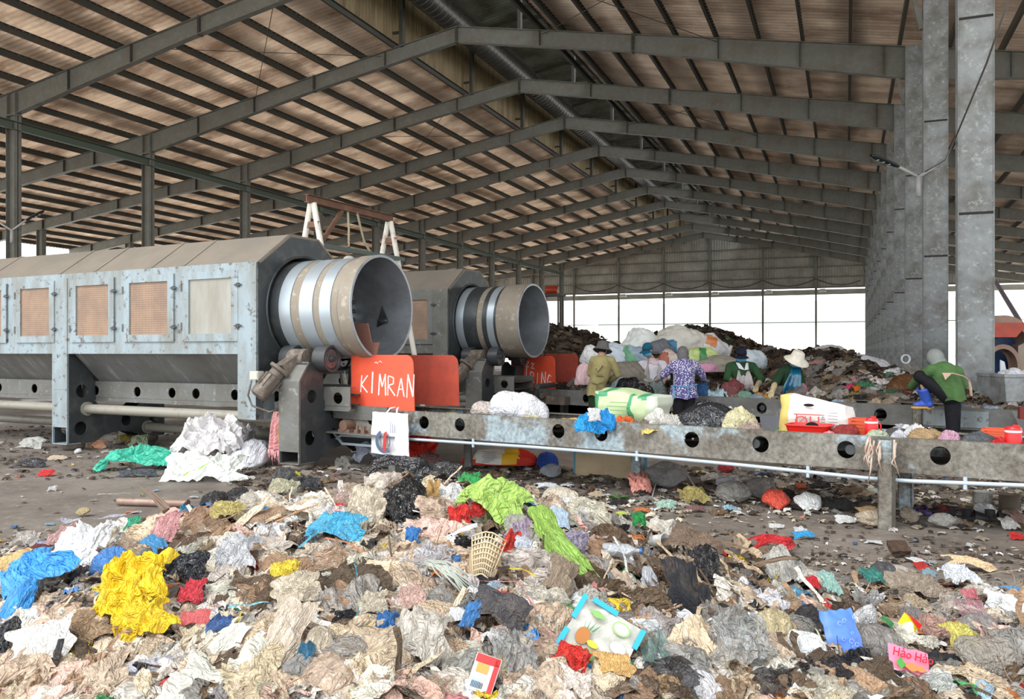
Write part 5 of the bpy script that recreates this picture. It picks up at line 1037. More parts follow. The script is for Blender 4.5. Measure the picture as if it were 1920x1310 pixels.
for k in range(9):
    cx, cy, r = g.uniform(-0.02, 0.06), g.uniform(-0.09, 0.08), g.uniform(0.006, 0.014); mb.tube([(cx+r*math.cos(a)*(1-a/12), cy+r*math.sin(a)*(1-a/12), 0.038) for a in [0.6*q for q in range(10)]], 0.0012, 5)
mb.build('curly_pattern', pm('packet_pale', (170, 196, 240)), t)
# straws, cups, tube, sticks
for i, (u0, v0, u1, v1, r, rgb, lb) in enumerate(((700, 1160, 722, 1120, 0.006, (236, 232, 224), 'white drinking straw standing in the folded pale card'), (738, 975, 795, 985, 0.004, (240, 240, 240), 'white bent straw below the black bag on the crest'), (596, 1110, 622, 1150, 0.004, (236, 234, 230), 'thin white straw left of the middle'),
    (560, 1300, 715, 1215, 0.007, (214, 206, 192), 'long pale stick leaning across the bottom middle'), (1385, 1105, 1470, 1215, 0.008, (186, 166, 136), 'long pale split cane leaning on the right slope'), (1330, 1190, 1342, 1222, 0.005, (240, 240, 240), 'short white straw on the right slope'),
    (660, 1072, 662, 1100, 0.008, (240, 226, 40), 'short yellow plastic tube left of the middle'), (1520, 1185, 1545, 1240, 0.004, (206, 200, 170), 'thin cane beside the blue quilted packet'), (1290, 1040, 1330, 1170, 0.008, (128, 110, 92), 'long brown split stalk on the right slope'), (1215, 1045, 1300, 1170, 0.007, (118, 102, 84), 'dusty brown stalk crossing the right slope'))):
    x, d = hit(u0, v0); A = xd(x, d, heapn(x, d)+0.03); x, d = hit(u1, v1); B = xd(x, d, heapn(x, d)+0.06); m_ = (A+B)/2+Vector((0, 0, 0.02))
    mb = MB(); mb.tube([A, m_, B], r, 8); tag(mb.centred('straw' if r < 0.0065 else 'stick', pm('straw_%d' % i, rgb), smooth=True), lb, 'straw' if r < 0.0065 else 'stick')
def cup(u, v, r, h, rgb, label, tiltm=(0.6, 0, 0.4), m=None):
    P, n_, s_ = on_heap(u, v, 0.3, 0.02); M = basis(n_, 0.3, 1, 1, 1, P) @ Matrix.Rotation(tiltm[0], 4, 'X') @ Matrix.Rotation(tiltm[2], 4, 'Y')
    mb = MB(); mb.lathe([(0, 0.0), (0, r*0.75), (h*0.5, r*0.88), (h, r), (h+0.004, r+0.005), (h+0.004, r-0.003), (0.005, r*0.7), (0.005, 0)], 24, 0); me = mb.mesh('cup', pm('cup_%s' % label[:9], rgb, 0.3), True)
    o = bpy.data.objects.new('disposable_cup', me); COL.objects.link(o); o.matrix_world = M; tag(o, label, 'cup')
cup(1655, 1185, 0.035, 0.08, (150, 132, 116), 'greyish open cup lying left of the yellow snack packet', (1.3, 0, 0.8))
cup(1215, 1030, 0.04, 0.09, (206, 206, 204), 'white plastic cup on the right shoulder of the heap', (0.9, 0, 0.4))
def bottle(P, L, r, rgb, label, ang, m=None):
    mb = MB(); mb.lathe([(0, 0), (0, r*0.8), (0.01, r), (L*0.3, r), (L*0.33, r*0.94), (L*0.36, r), (L*0.65, r), (L*0.82, r*0.45), (L*0.86, r*0.35), (L*0.95, r*0.35)], 24, 0, 'x'); t = thing('plastic_bottle', label, 'bottle', P, ang)
    o = mb.build('body', m or CLEAR, t, smooth=True); o.color = (*lin(rgb), 1)
    mb = MB(); mb.lathe([(L*0.93, 0), (L*0.93, r*0.42), (L, r*0.42), (L, 0)], 16, 0, 'x'); mb.build('cap', pm('bottle_cap_blue', (60, 120, 190)), t, smooth=True)
x, d = hit(240, 1300); bottle(xd(x, d, heapn(x, d)+0.06), 0.2, 0.035, (180, 180, 190), 'clear drink bottle at the bottom left of the heap', 0.9)
x, d = hit(1130, 1225-170); bottle(xd(x, d, heapn(x, d)+0.06), 0.19, 0.032, (200, 205, 210), 'clear crushed bottle right of the long lime green bag', 0.2)
# twig bundle and metal tube behind the heap at the left
A = gnd(222, 938, 0.05); B = gnd(352, 942, 0.05); t = thing('metal_tube', 'rusty brown metal tube lying on the floor behind the heap', 'tube', (A.x, A.y, 0), 0); mb = MB(); mb.tube([(0, 0, 0.04), (B.x-A.x, B.y-A.y, 0.04)], 0.036, 20); mb.build('barrel', mat('rusty_tube', (0.25, 0.16, 0.125), 0.5, 0.2, 0.4, ((0.36, 0.27, 0.22), 8, 0.55, 0.1, 0.6)), t, sharp=40)
dv = (B-A).normalized(); mb = MB(); mb.tube([Vector((B.x-A.x, B.y-A.y, 0.04))-dv*0.012, Vector((B.x-A.x, B.y-A.y, 0.04))+dv*0.004], 0.041, 20); mb.build('end_ring', mat('rusty_ring', (0.17, 0.1, 0.08), 0.6), t, sharp=40)
mb = MB(); rg = random.Random(8); B0 = at(345, 985, 5.1); T0 = at(262, 905, 5.6)
for k in range(9): o_ = Vector((rg.uniform(-0.06, 0.06), rg.uniform(-0.04, 0.04), rg.uniform(-0.05, 0.05))); e_ = Vector((rg.uniform(-0.02, 0.02), 0, rg.uniform(-0.02, 0.02))); L = rg.uniform(0.5, 1.0); mb.tube([B0+o_, B0.lerp(T0, 0.5*L)+o_*0.5+e_, B0.lerp(T0, L)+e_], [0.012, 0.01, 0.004], 6)
tag(mb.centred('branch_bundle', mat('dry_branch', (0.16, 0.11, 0.08), 0.9)), 'dark dry branch bundle sticking up from the left of the heap', 'branch')
# ---------------------------------------------------------------- individual pieces all over the heap
CN = {'beige': (220, 196, 168), 'off-white': (236, 226, 210), 'brown': (160, 130, 102), 'grey': (152, 147, 142), 'white': (238, 238, 238), 'dark brown': (96, 78, 62), 'black': (38, 38, 42), 'pinkish': (218, 178, 162), 'blue': (66, 122, 186), 'yellow': (226, 196, 70), 'red': (204, 52, 46), 'green': (76, 150, 92), 'light blue': (160, 196, 214), 'purple': (120, 96, 140), 'orange': (222, 130, 66)}
BRIGHT = ('blue', 'yellow', 'red', 'green', 'purple', 'orange', 'light blue')
def region(x, d):
    if x > 1.35: return 'on the low litter at the right'
    if d > 4.6 and x < -1.4: return 'on the upper left of the heap'
    if d > 4.6: return 'on the crest of the heap'
    if x < -1.3: return 'on the lower left of the heap'
    if x > 0.45: return 'on the right slope of the heap'
    if d < 3.4: return 'at the front foot of the heap'
    return 'on the middle face of the heap'
def strew(kind, name, noun, cat, n, sizes, wts, mats, aspect=(0.6, 1), tk=(0.5, 0.9), urange=(-30, 1950), vrange=(915, 1330), tl=(0.1, 0.8), seed=1, lift=0.1, darkright=True):
    rg = random.Random(seed); k = 0; cols = list(wts)
    while k < n:
        u, v = rg.uniform(*urange), rg.uniform(*vrange); x, d = hit(u, v)
        if d > 6 or heapn(x, d) < 0.03: continue
        if any(((u-a_)/w_)**2+((v-b_)/h_)**2 < 1 for a_, b_, w_, h_ in NAMED): continue
        c = rg.choices(cols, [wts[q] for q in cols])[0]
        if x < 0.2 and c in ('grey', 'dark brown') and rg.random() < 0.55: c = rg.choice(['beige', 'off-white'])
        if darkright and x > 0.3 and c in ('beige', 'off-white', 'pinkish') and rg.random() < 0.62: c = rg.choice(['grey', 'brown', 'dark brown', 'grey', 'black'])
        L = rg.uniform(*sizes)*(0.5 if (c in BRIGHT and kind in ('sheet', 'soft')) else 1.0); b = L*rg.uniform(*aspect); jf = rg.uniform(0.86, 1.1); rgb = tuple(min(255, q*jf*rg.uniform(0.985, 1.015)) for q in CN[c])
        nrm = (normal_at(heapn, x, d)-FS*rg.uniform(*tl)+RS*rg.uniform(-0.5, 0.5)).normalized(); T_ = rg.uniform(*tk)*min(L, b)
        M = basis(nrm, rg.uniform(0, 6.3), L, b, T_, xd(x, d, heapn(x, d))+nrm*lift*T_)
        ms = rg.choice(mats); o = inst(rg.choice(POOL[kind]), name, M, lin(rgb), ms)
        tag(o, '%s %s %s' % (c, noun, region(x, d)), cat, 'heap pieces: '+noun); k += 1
W1 = {'beige': 26, 'off-white': 22, 'brown': 9, 'grey': 12, 'white': 10, 'dark brown': 4, 'black': 4, 'pinkish': 4, 'blue': 1.6, 'yellow': 1.2, 'red': 1, 'green': 0.8, 'light blue': 2, 'purple': 0.6}
strew('sheet', 'crumpled_bag', 'crumpled plastic bag', 'plastic bag', 290, (0.13, 0.31), W1, [FILM, FILM, CLEAR, CLOTH], seed=3)
strew('soft', 'cloth_rag', 'wrinkled cloth rag', 'rag', 150, (0.14, 0.33), {'beige': 10, 'off-white': 7, 'brown': 7, 'grey': 4, 'dark brown': 4, 'pinkish': 3, 'black': 1}, [CLOTH], seed=4, aspect=(0.4, 0.9))
strew('lump', 'filled_bag', 'filled rounded bag', 'plastic bag', 80, (0.10, 0.24), {'grey': 8, 'beige': 8, 'off-white': 5, 'brown': 3, 'white': 2, 'black': 1}, [FILM, CLEAR, FILM], seed=5, lift=0.0, tk=(0.8, 1.1), tl=(0, 0.3))
strew('knot', 'knotted_bag', 'small bag tied in a knot', 'plastic bag', 30, (0.10, 0.18), {'grey': 6, 'beige': 5, 'white': 3, 'black': 1, 'off-white': 4}, [FILM, CLEAR], seed=6, lift=-0.2, tk=(0.8, 1.1), tl=(0, 0.8))
strew('sheet', 'torn_film', 'piece of torn film', 'plastic film', 280, (0.08, 0.19), W1, [FILM, CLEAR, CLOTH], aspect=(0.3, 0.9), tk=(0.7, 1.3), tl=(-0.2, 1.3), seed=23)
strew('strip', 'torn_strip', 'long torn strip', 'strip', 170, (0.18, 0.42), {'beige': 6, 'off-white': 6, 'brown': 6, 'grey': 4, 'white': 2, 'dark brown': 3, 'pinkish': 1, 'light blue': 1, 'black': 2, 'green': 0.5}, [FILM, CLOTH], aspect=(0.5, 1), tk=(0.6, 1), seed=7)
strew('flat', 'paper_scrap', 'creased scrap of paper or card', 'paper scrap', 110, (0.07, 0.17), {'white': 5, 'off-white': 8, 'beige': 8, 'brown': 6, 'grey': 3, 'orange': 0.8, 'yellow': 1, 'light blue': 1}, [CLOTH], seed=8, tl=(0, 0.9))
strew('flat', 'torn_wrapper', 'bright torn wrapper', 'wrapper', 60, (0.06, 0.14), {'red': 5, 'yellow': 4, 'blue': 4, 'green': 2, 'orange': 3, 'pinkish': 2, 'light blue': 2, 'purple': 1.5, 'white': 2}, [CLEAN], seed=9, tl=(0.1, 0.9))
strew('stick', 'broken_stick', 'thin broken stick', 'stick', 130, (0.15, 0.4), {'beige': 6, 'brown': 6, 'dark brown': 4, 'off-white': 2}, [CLOTH], aspect=(0.6, 1.0), tk=(0.9, 1.1), seed=10)
strew('thin', 'plastic_string', 'thin tangled plastic string', 'string', 40, (0.15, 0.35), {'off-white': 5, 'beige': 5, 'grey': 2, 'red': 1, 'pinkish': 1, 'green': 0.7, 'light blue': 1}, [CLOTH], seed=12)

# long dry stalks running down the right slope
rg = random.Random(90)
for i in range(34):
    u0, v0 = rg.uniform(1170, 1420), rg.uniform(1020, 1110); u1, v1 = u0+rg.uniform(10, 90), v0+rg.uniform(50, 130)
    x, d = hit(u0, v0); A = xd(x, d, heapn(x, d)+rg.uniform(0.03, 0.08)); x, d = hit(u1, v1); B = xd(x, d, heapn(x, d)+rg.uniform(0.03, 0.1)); L = (B-A).length; dv = (B-A).normalized(); up_ = Vector((0, 0, 1)); sd = dv.cross(up_).normalized(); nz_ = sd.cross(dv)
    kd = rg.choice(['stick', 'thin', 'strip']); wd_ = {'stick': L*1.2, 'thin': L*1.3, 'strip': L*0.5}[kd]; C_m = (A+B)/2; c = rg.choice([(120, 100, 82), (96, 80, 66), (150, 130, 108), (80, 68, 58), (190, 168, 138)])
    M = Matrix(((dv.x*L, sd.x*wd_*0.5, nz_.x*L*0.5, C_m.x), (dv.y*L, sd.y*wd_*0.5, nz_.y*L*0.5, C_m.y), (dv.z*L, sd.z*wd_*0.5, nz_.z*L*0.5, C_m.z), (0, 0, 0, 1)))
    tag(inst(rg.choice(POOL[kd]), 'dry_stalk', M, lin(c), CLOTH), 'long dry brown stalk or leaf strip running down the right slope of the heap', 'stalk', 'dry stalks on the right slope')
# ================================================================ LITTER ON THE FLOOR BETWEEN THE HEAP AND THE CONVEYOR
def flat0(x, d): return max(0.0, heapn(x, d)*(1 if d < 6.6 else 0))
FG = dict(H=flat0)
ex([
 ('big', 'white_sack', 'big crumpled white woven sack lying under the near rotary screen', 'sack', 405, 852, 150, 62, (226, 222, 222), dict(z=0.12, m=C_, idx=0, thick=1.0, tilt=0.5)),
 ('lump', 'white_sack', 'smaller crumpled white sack right beside the big one', 'sack', 452, 846, 60, 40, (222, 220, 224), dict(z=0.04, m=L_, idx=4, thick=1.2, tilt=0.5)),
 ('big', 'white_sheet', 'spread white plastic sheet with green print in front of the white sacks', 'plastic sheet', 390, 888, 190, 60, (226, 230, 222), dict(z=0.05, m=C_, idx=2, thick=0.6)),
 ('lump', 'white_bag', 'white plastic bag below the pink scarf', 'plastic bag', 470, 868, 66, 60, (224, 226, 232), dict(z=0.03, m=T_)),
 ('strip', 'lime_scrap', 'lime green scrap lying on the spread white sheet', 'plastic scrap', 374, 890, 60, 34, (168, 214, 92), dict(z=0.16, m=C_, rot=0.7)),
 ('big', 'green_film', 'long turquoise green plastic film on the floor by the white sheets', 'plastic film', 262, 874, 160, 36, (60, 178, 150), dict(z=0.03, m=C_, idx=1, thick=1.3, rot=0.2)),
 ('soft', 'dark_film', 'dark grey film beside the turquoise one', 'plastic film', 262, 890, 80, 14, (70, 74, 84), dict(z=0.02, m=C_)),
 ('soft', 'red_cloth', 'small bright red cloth on the floor at the far left', 'cloth scrap', 88, 889, 32, 12, (226, 62, 60), dict(z=0.02, m=L_)),
 ('soft', 'white_film', 'white film lying on the floor left of the leg of the machine', 'plastic film', 62, 836, 56, 18, (206, 206, 200), dict(z=0.03, m=T_)),
 ('soft', 'black_film', 'black film on the floor at the far left', 'plastic film', 60, 872, 60, 18, (48, 48, 54), dict(z=0.02, m=C_)),
 ('sheet', 'yellow_green_bag', 'pale green clear bag under the tie pipe', 'plastic bag', 266, 832, 36, 20, (166, 176, 146), dict(z=0.03, m=T_)),
 ('sheet', 'yellow_bag', 'olive yellow film under the tie pipe', 'plastic bag', 234, 826, 30, 14, (176, 160, 80), dict(z=0.03, m=T_)),
 ('soft', 'white_shred', 'flattened white shred on the floor left of the tube', 'plastic scrap', 100, 918, 18, 10, (226, 226, 224), dict(z=0.01, m=L_)),
 ('lump', 'tan_crumple', 'small tan crumple on the floor behind the grey cloth', 'paper ball', 158, 963, 22, 12, (206, 184, 140), dict(z=0.02, m=L_)),
 ('sheet', 'pale_scrap', 'pale crumpled scrap at the left behind the pink bag', 'plastic scrap', 55, 1015, 50, 26, (200, 192, 184), dict(z=0.02, m=L_)),
 ('soft', 'lilac_scrap', 'lilac scrap at the left behind the pale bag', 'plastic scrap', 84, 1022, 34, 12, (176, 176, 206), dict(z=0.04, m=L_)),
 ('sheet', 'light_blue_bag', 'pale blue plastic bags on the floor behind the white carrier bag', 'plastic bag', 700, 860, 66, 30, (206, 214, 232), dict(z=0.05, m=T_, thick=1.2)),
 ('sheet', 'clear_bag', 'clear grey bag beside the foot of the roller stand', 'plastic bag', 645, 872, 36, 22, (168, 164, 154), dict(z=0.03, m=CLEAR)),
 ('sheet', 'red_bag', 'large red plastic bag under the near conveyor', 'plastic bag', 790, 845, 66, 52, (226, 52, 36), dict(z=0.16, m=C_, thick=0.7)),
 ('sheet', 'dull_pink_bag', 'dull pink bag below the large red bag', 'plastic bag', 806, 868, 44, 26, (176, 132, 132), dict(z=0.04, m=T_)),
 ('lump', 'blue_bag', 'deep blue plastic bag beside the printed sack under the conveyor', 'plastic bag', 1026, 872, 38, 34, (32, 80, 176), dict(z=0.05, m=C_)),
 ('lump', 'clear_bag', 'clear full bag below the deep blue bag', 'plastic bag', 1034, 890, 38, 20, (196, 200, 206), dict(z=0.03, m=CLEAR)),
 ('sheet', 'salmon_bag', 'salmon pink bag on the floor right of the straw mat', 'plastic bag', 1198, 912, 44, 44, (226, 152, 138), dict(z=0.06, m=C_)),
 ('lump', 'clear_bag', 'big clear bag on the floor with a loose strap over it', 'plastic bag', 1250, 905, 70, 40, (176, 176, 174), dict(z=0.04, m=CLEAR)),
 ('sheet', 'mustard_bag', 'mustard coloured crumpled bag in the middle of the floor litter', 'plastic bag', 1300, 935, 64, 30, (176, 162, 100), dict(z=0.05, m=T_)),
 ('sheet', 'white_bag', 'white printed plastic bag behind the mustard bag', 'plastic bag', 1362, 908, 52, 20, (216, 216, 222), dict(z=0.05, m=C_)),
 ('lump', 'clear_bag', 'grey clear bag right of the mustard bag', 'plastic bag', 1372, 934, 60, 34, (166, 162, 154), dict(z=0.03, m=CLEAR)),
 ('lump', 'clear_bag', 'clear bag behind the bag with red contents', 'plastic bag', 1425, 925, 50, 36, (182, 178, 176), dict(z=0.03, m=CLEAR)),
 ('lump', 'red_bag', 'clear bag with orange-red contents on the floor', 'plastic bag', 1454, 945, 44, 34, (226, 90, 72), dict(z=0.03, m=C_)),
 ('lump', 'white_bag', 'smooth white full bag lying right of the orange-red one', 'plastic bag', 1515, 950, 44, 30, (240, 240, 238), dict(z=0.03, m=C_)),
 ('soft', 'black_shoe_pile', 'dark cloth lying behind the smooth white bag', 'cloth', 1478, 932, 34, 18, (50, 50, 54), dict(z=0.03, m=L_)),
 ('soft', 'black_cloth', 'black cloth between the white bag and the conveyor post', 'cloth', 1575, 950, 70, 22, (58, 58, 58), dict(z=0.03, m=L_)),
 ('lump', 'grey_full_bag', 'flat grey-beige sack at the foot of the conveyor post', 'plastic bag', 1635, 980, 60, 24, (186, 170, 148), dict(z=0.03, m=T_)),
 ('lump', 'grey_full_bag', 'round grey-beige bag right of the conveyor post', 'plastic bag', 1704, 972, 30, 26, (166, 152, 134), dict(z=0.03, m=T_)),
 ('lump', 'clear_bag', 'pale clear bag right of the purple sandals', 'plastic bag', 1765, 982, 44, 20, (186, 184, 176), dict(z=0.03, m=CLEAR)),
 ('flat', 'foam_piece', 'white foam scrap at the left foot of the conveyor post', 'foam piece', 1584, 976, 38, 14, (240, 240, 236), dict(z=0.02, m=L_)),
 ('flat', 'foam_piece', 'pale orange foam scrap left of the conveyor post', 'foam piece', 1627, 960, 40, 14, (230, 190, 140), dict(z=0.03, m=L_)),
 ('soft', 'red_net', 'crumpled red and pink net on the floor behind the right slope', 'netting', 1446, 1026, 80, 28, (188, 40, 46), dict(z=0.04, m=C_, thick=1.4)),
 ('soft', 'blue_mask', 'bright blue face mask on the floor', 'face mask', 1507, 1005, 42, 14, (60, 166, 226), dict(z=0.02, m=C_)),
 ('soft', 'white_tissue', 'white tissue just behind the bright blue face mask', 'tissue', 1500, 995, 26, 12, (240, 240, 240), dict(z=0.03, m=L_)),
 ('flat', 'white_plate', 'small white oval lid on the floor near the red net', 'lid', 1455, 987, 28, 8, (246, 246, 244), dict(z=0.02, m=L_)),
 ('soft', 'beige_glove', 'long beige rubber glove on the floor at the right', 'glove', 1818, 1060, 84, 22, (232, 200, 160), dict(z=0.03, m=C_, rot=-0.3, thick=1.0)),
 ('thin', 'beige_glove_finger', 'pale orange strip beside the beige glove', 'strip', 1880, 1068, 34, 12, (230, 190, 130), dict(z=0.03, m=C_, rot=-0.5)),
 ('box', 'dirt_clod', 'brown clod of earth on the floor at the right', 'clod', 1682, 1036, 36, 26, (84, 62, 50), dict(z=0.03, m=L_)),
 ('sheet', 'mint_film', 'pale mint film on the floor left of the red net', 'plastic film', 1248, 950, 44, 16, (176, 206, 190), dict(z=0.03, m=C_)),
 ('soft', 'snack_wrapper', 'orange and blue wrapper on the floor left of the mint film', 'wrapper', 1203, 957, 32, 10, (214, 130, 80), dict(z=0.02, m=C_)),
 ('flat', 'yellow_wrapper', 'lime and white wrapper on the floor behind the heap', 'wrapper', 1163, 966, 26, 10, (206, 216, 100), dict(z=0.02, m=C_)),
 ('soft', 'maroon_net', 'dull maroon net bundle right of the mint film', 'netting', 1302, 954, 40, 12, (140, 100, 100), dict(z=0.03, m=L_)),
 ('soft', 'white_tissue', 'white paper on the floor below the clear full bag', 'tissue', 1026, 912, 44, 12, (226, 230, 236), dict(z=0.03, m=L_)),
 ('flat', 'pale_blue_card', 'pale blue card on the floor behind the crest', 'card', 970, 920, 28, 12, (204, 218, 222), dict(z=0.03, m=L_)),
 ('lump', 'red_bag', 'small dark red bag on the floor under the conveyor', 'plastic bag', 1360, 882, 28, 14, (140, 30, 32), dict(z=0.02, m=C_)),
 ('soft', 'white_scrap', 'white torn paper under the right end of the conveyor', 'paper scrap', 1640, 923, 28, 12, (220, 224, 216), dict(z=0.02, m=L_)),
 ('lump', 'pale_clod', 'small pale crumpled bag on the floor under the conveyor right end', 'plastic bag', 1785, 914, 18, 14, (190, 184, 164), dict(z=0.02, m=T_)),
 ('soft', 'paper_scrap', 'small pale paper under the conveyor between two holes', 'paper scrap', 1582, 897, 30, 8, (206, 200, 190), dict(z=0.01, m=L_)),
 ('box', 'brick_piece', 'orange-red broken brick on the floor', 'brick', 1500, 917, 18, 12, (176, 84, 54), dict(z=0.01, m=L_)),
 ('soft', 'black_net', 'heap of black shredded plastic around the left conveyor post', 'plastic shreds', 750, 890, 120, 34, (38, 38, 42), dict(z=0.05, m=C_, thick=1.6)),
 ('soft', 'black_net', 'black plastic shreds right of the left conveyor post', 'plastic shreds', 830, 892, 90, 22, (48, 46, 48), dict(z=0.04, m=C_, thick=1.6)),
 ('sheet', 'dark_bag', 'dark green-grey bag beside the foot of the roller stand', 'plastic bag', 536, 896, 46, 26, (78, 80, 80), dict(z=0.04, m=C_)),
 ('sheet', 'dark_bag', 'dark plastic bag behind the pale green crumpled cloth', 'plastic bag', 575, 912, 50, 22, (56, 58, 62), dict(z=0.05, m=C_)),
 ('sheet', 'yellow_scrap', 'small bright yellow scrap by the foot of the roller stand', 'plastic scrap', 553, 890, 24, 8, (214, 206, 50), dict(z=0.04, m=C_)),
 ('sheet', 'pale_green_cloth', 'pale greenish crumpled cloth behind the crest at the left', 'cloth', 535, 922, 60, 28, (190, 186, 158), dict(z=0.12, m=L_, thick=1.1)),
 ('lump', 'white_foam_ball', 'small white knob at the foot of the left machine leg', 'foam piece', 147, 848, 12, 8, (240, 240, 240), dict(z=0.01, m=C_)),
 ('flat', 'pale_scrap', 'pale flat scrap under the left machine leg', 'card', 108, 860, 34, 8, (214, 196, 170), dict(z=0.01, m=L_)),
 ('soft', 'brown_paper', 'torn brown paper behind the left machine leg', 'paper', 185, 836, 44, 16, (190, 140, 110), dict(z=0.03, m=L_)),
 ('soft', 'white_paper_bag', 'white crumpled bag at the right edge on the floor', 'plastic bag', 1890, 985, 34, 22, (226, 222, 216), dict(z=0.03, m=C_)),
 ('soft', 'red_packet', 'red and white packet at the right edge on the floor', 'packet', 1906, 1007, 30, 12, (206, 40, 40), dict(z=0.02, m=C_)),
 ('soft', 'pink_cloth', 'pinkish cloth at the right edge on the floor', 'cloth', 1908, 975, 34, 30, (196, 160, 150), dict(z=0.03, m=L_)),
])
# green print patches, twigs etc. on the floor
rr = random.Random(21)
# dense small dirt and scraps over the floor
pts = []
def fl(u, v): d = HC*FPX/(v-HV); return (u-960)/FPX*d, d
def addp(u, v, L, col, n=0.25, zz=0.008):
    x, d = fl(u, v)
    if heapn(x, d) > 0.03 and d < 6.4: return
    pts.append((xd(x, d, zz+L*0.06), Vector((rr.uniform(-n, n), rr.uniform(-n, n), 1)).normalized(), rr.uniform(0, 6.3), L, L*rr.uniform(0.3, 1), L*rr.uniform(0.3, 0.9), lin(col), rr.randrange(len(SMALL))))
FLP = [((92, 76, 64), 30), ((62, 52, 46), 24), ((140, 122, 104), 16), ((196, 184, 168), 10), ((232, 228, 220), 6), ((44, 40, 40), 12), ((176, 90, 80), 1), ((80, 120, 160), 0.7), ((216, 196, 120), 1)]
for _ in range(3600): addp(rr.uniform(430, 1960), 876+abs(rr.gauss(0, 1))*42, rr.uniform(0.02, 0.10), pick(FLP, rr))
for _ in range(1500): addp(rr.uniform(-40, 520), 800+rr.random()**1.5*100, rr.uniform(0.02, 0.09), pick(FLP, rr))
for _ in range(1100): addp(rr.uniform(1330, 1960), rr.gauss(1050, 26), rr.uniform(0.015, 0.05), pick(FLP, rr))
for _ in range(900): addp(rr.uniform(1000, 1960), rr.gauss(948, 18), rr.uniform(0.03, 0.10), pick([((214, 200, 176), 4), ((176, 160, 140), 4), ((236, 232, 224), 4), ((90, 80, 70), 3), ((226, 150, 120), 1)], rr))
for _ in range(500): addp(rr.uniform(-40, 1960), rr.uniform(880, 1090), rr.uniform(0.015, 0.05), pick(FLP, rr))
for _ in range(400): addp(rr.uniform(-20, 330), rr.gauss(1035, 22), rr.uniform(0.03, 0.08), pick(PAL, rr))
scatter_stuff('floor_litter', pts, 'countless small scraps and dirt trodden over the concrete floor', 'litter')
rg = random.Random(33)
def floor_strew(kind, name, noun, cat, n, boxes, sizes, wts, mats, tk=(0.5, 0.9), asp=(0.5, 1)):
    cols = list(wts); k = 0
    while k < n:
        u0, u1, v0, v1, wh = rg.choice(boxes); u, v = rg.uniform(u0, u1), rg.uniform(v0, v1); x, d = fl(u, v)
        if (heapn(x, d) > 0.04 and d < 6.4) or any(((u-a)/w)**2+((v-b)/h)**2 < 1 for a, b, w, h in NAMED): continue
        c = rg.choices(cols, [wts[q] for q in cols])[0]; L = rg.uniform(*sizes); b = L*rg.uniform(*asp); T2 = min(L, b)*rg.uniform(*tk)
        M = basis(Vector((rg.uniform(-0.2, 0.2), rg.uniform(-0.35, 0.1), 1)).normalized(), rg.uniform(0, 6.3), L, b, T2, xd(x, d, 0.012+T2*0.08)); jf = rg.uniform(0.85, 1.06)
        o = inst(rg.choice(POOL[kind]), name, M, lin(tuple(q*jf for q in CN2[c])), rg.choice(mats)); tag(o, '%s %s on the floor %s' % (c, noun, wh), cat, 'floor pieces: '+noun); k += 1
CN2 = {'beige': (206, 186, 160), 'off-white': (228, 220, 208), 'brown': (150, 124, 98), 'grey': (152, 147, 142), 'white': (238, 238, 238), 'dark brown': (96, 78, 62), 'black': (44, 44, 48), 'pinkish': (218, 160, 150), 'blue': (66, 122, 186), 'yellow': (226, 196, 70), 'red': (204, 52, 46), 'green': (76, 150, 92), 'light blue': (160, 196, 214), 'orange': (222, 130, 66)}
BX = [(560, 1010, 870, 905, 'behind the crest of the heap'), (1000, 1330, 885, 955, 'right of the straw mat'), (1330, 1660, 900, 965, 'left of the right conveyor post'), (1690, 1950, 945, 995, 'right of the right conveyor post'), (1450, 1930, 1000, 1085, 'in front of the right conveyor post')]
floor_strew('sheet', 'crumpled_scrap', 'crumpled film', 'plastic film', 90, BX[:4], (0.08, 0.22), {'beige': 4, 'grey': 5, 'off-white': 4, 'white': 4, 'black': 3, 'brown': 3, 'dark brown': 3, 'red': 0.5, 'light blue': 0.8, 'yellow': 0.5}, [FILM, CLEAR, CLOTH])
floor_strew('flat', 'floor_scrap', 'flat scrap', 'scrap', 90, BX+[(-10, 480, 820, 1000, 'left of the heap')], (0.05, 0.14), {'beige': 4, 'off-white': 5, 'white': 6, 'brown': 3, 'orange': 0.8, 'red': 0.7, 'light blue': 0.8}, [CLOTH])
floor_strew('stick', 'floor_stick', 'thin stick', 'stick', 50, BX+[(0, 420, 830, 1000, 'left of the heap')], (0.12, 0.35), {'beige': 4, 'brown': 4, 'off-white': 2}, [CLOTH], asp=(0.5, 0.7), tk=(1, 1))
# straw mat standing under the conveyor
A = gnd(1076, 893); B = gnd(1212, 898); a_ = math.atan2(B.y-A.y, B.x-A.x); Lm = (B-A).length; t = thing('straw_mat', 'folded straw sleeping mat with blue edging standing under the near conveyor', 'mat', A, a_)
def strawx(nt, b, cur, tcn):
    w = nn(nt, 'ShaderNodeTexWave'); w.bands_direction = 'Z'; w.inputs['Scale'].default_value = 30; w.inputs['Distortion'].default_value = 1.5; nt.links.new(tcn.outputs['Object'], w.inputs['Vector'])
    mx = nn(nt, 'ShaderNodeMix'); mx.data_type = 'RGBA'; mx.blend_type = 'MULTIPLY'; mx.inputs[0].default_value = 0.35; nt.links.new(cur, mx.inputs[6]); nt.links.new(w.outputs['Color'], mx.inputs[7]); nt.links.new(mx.outputs[2], b.inputs['Base Color'])
STRAW = mat('woven_straw', (0.66, 0.53, 0.35), 0.8, 0, 0.3, ((0.5, 0.38, 0.24), 5, 0.55, 0.1, 0.6), extra=strawx)
for i in range(3):
    mb = MB(); mb.b2((0.01, 0.02*i, 0.0), (Lm-0.01-0.02*i, 0.02*i+0.015, 0.29-0.01*i)); mb.build('fold', STRAW, t)
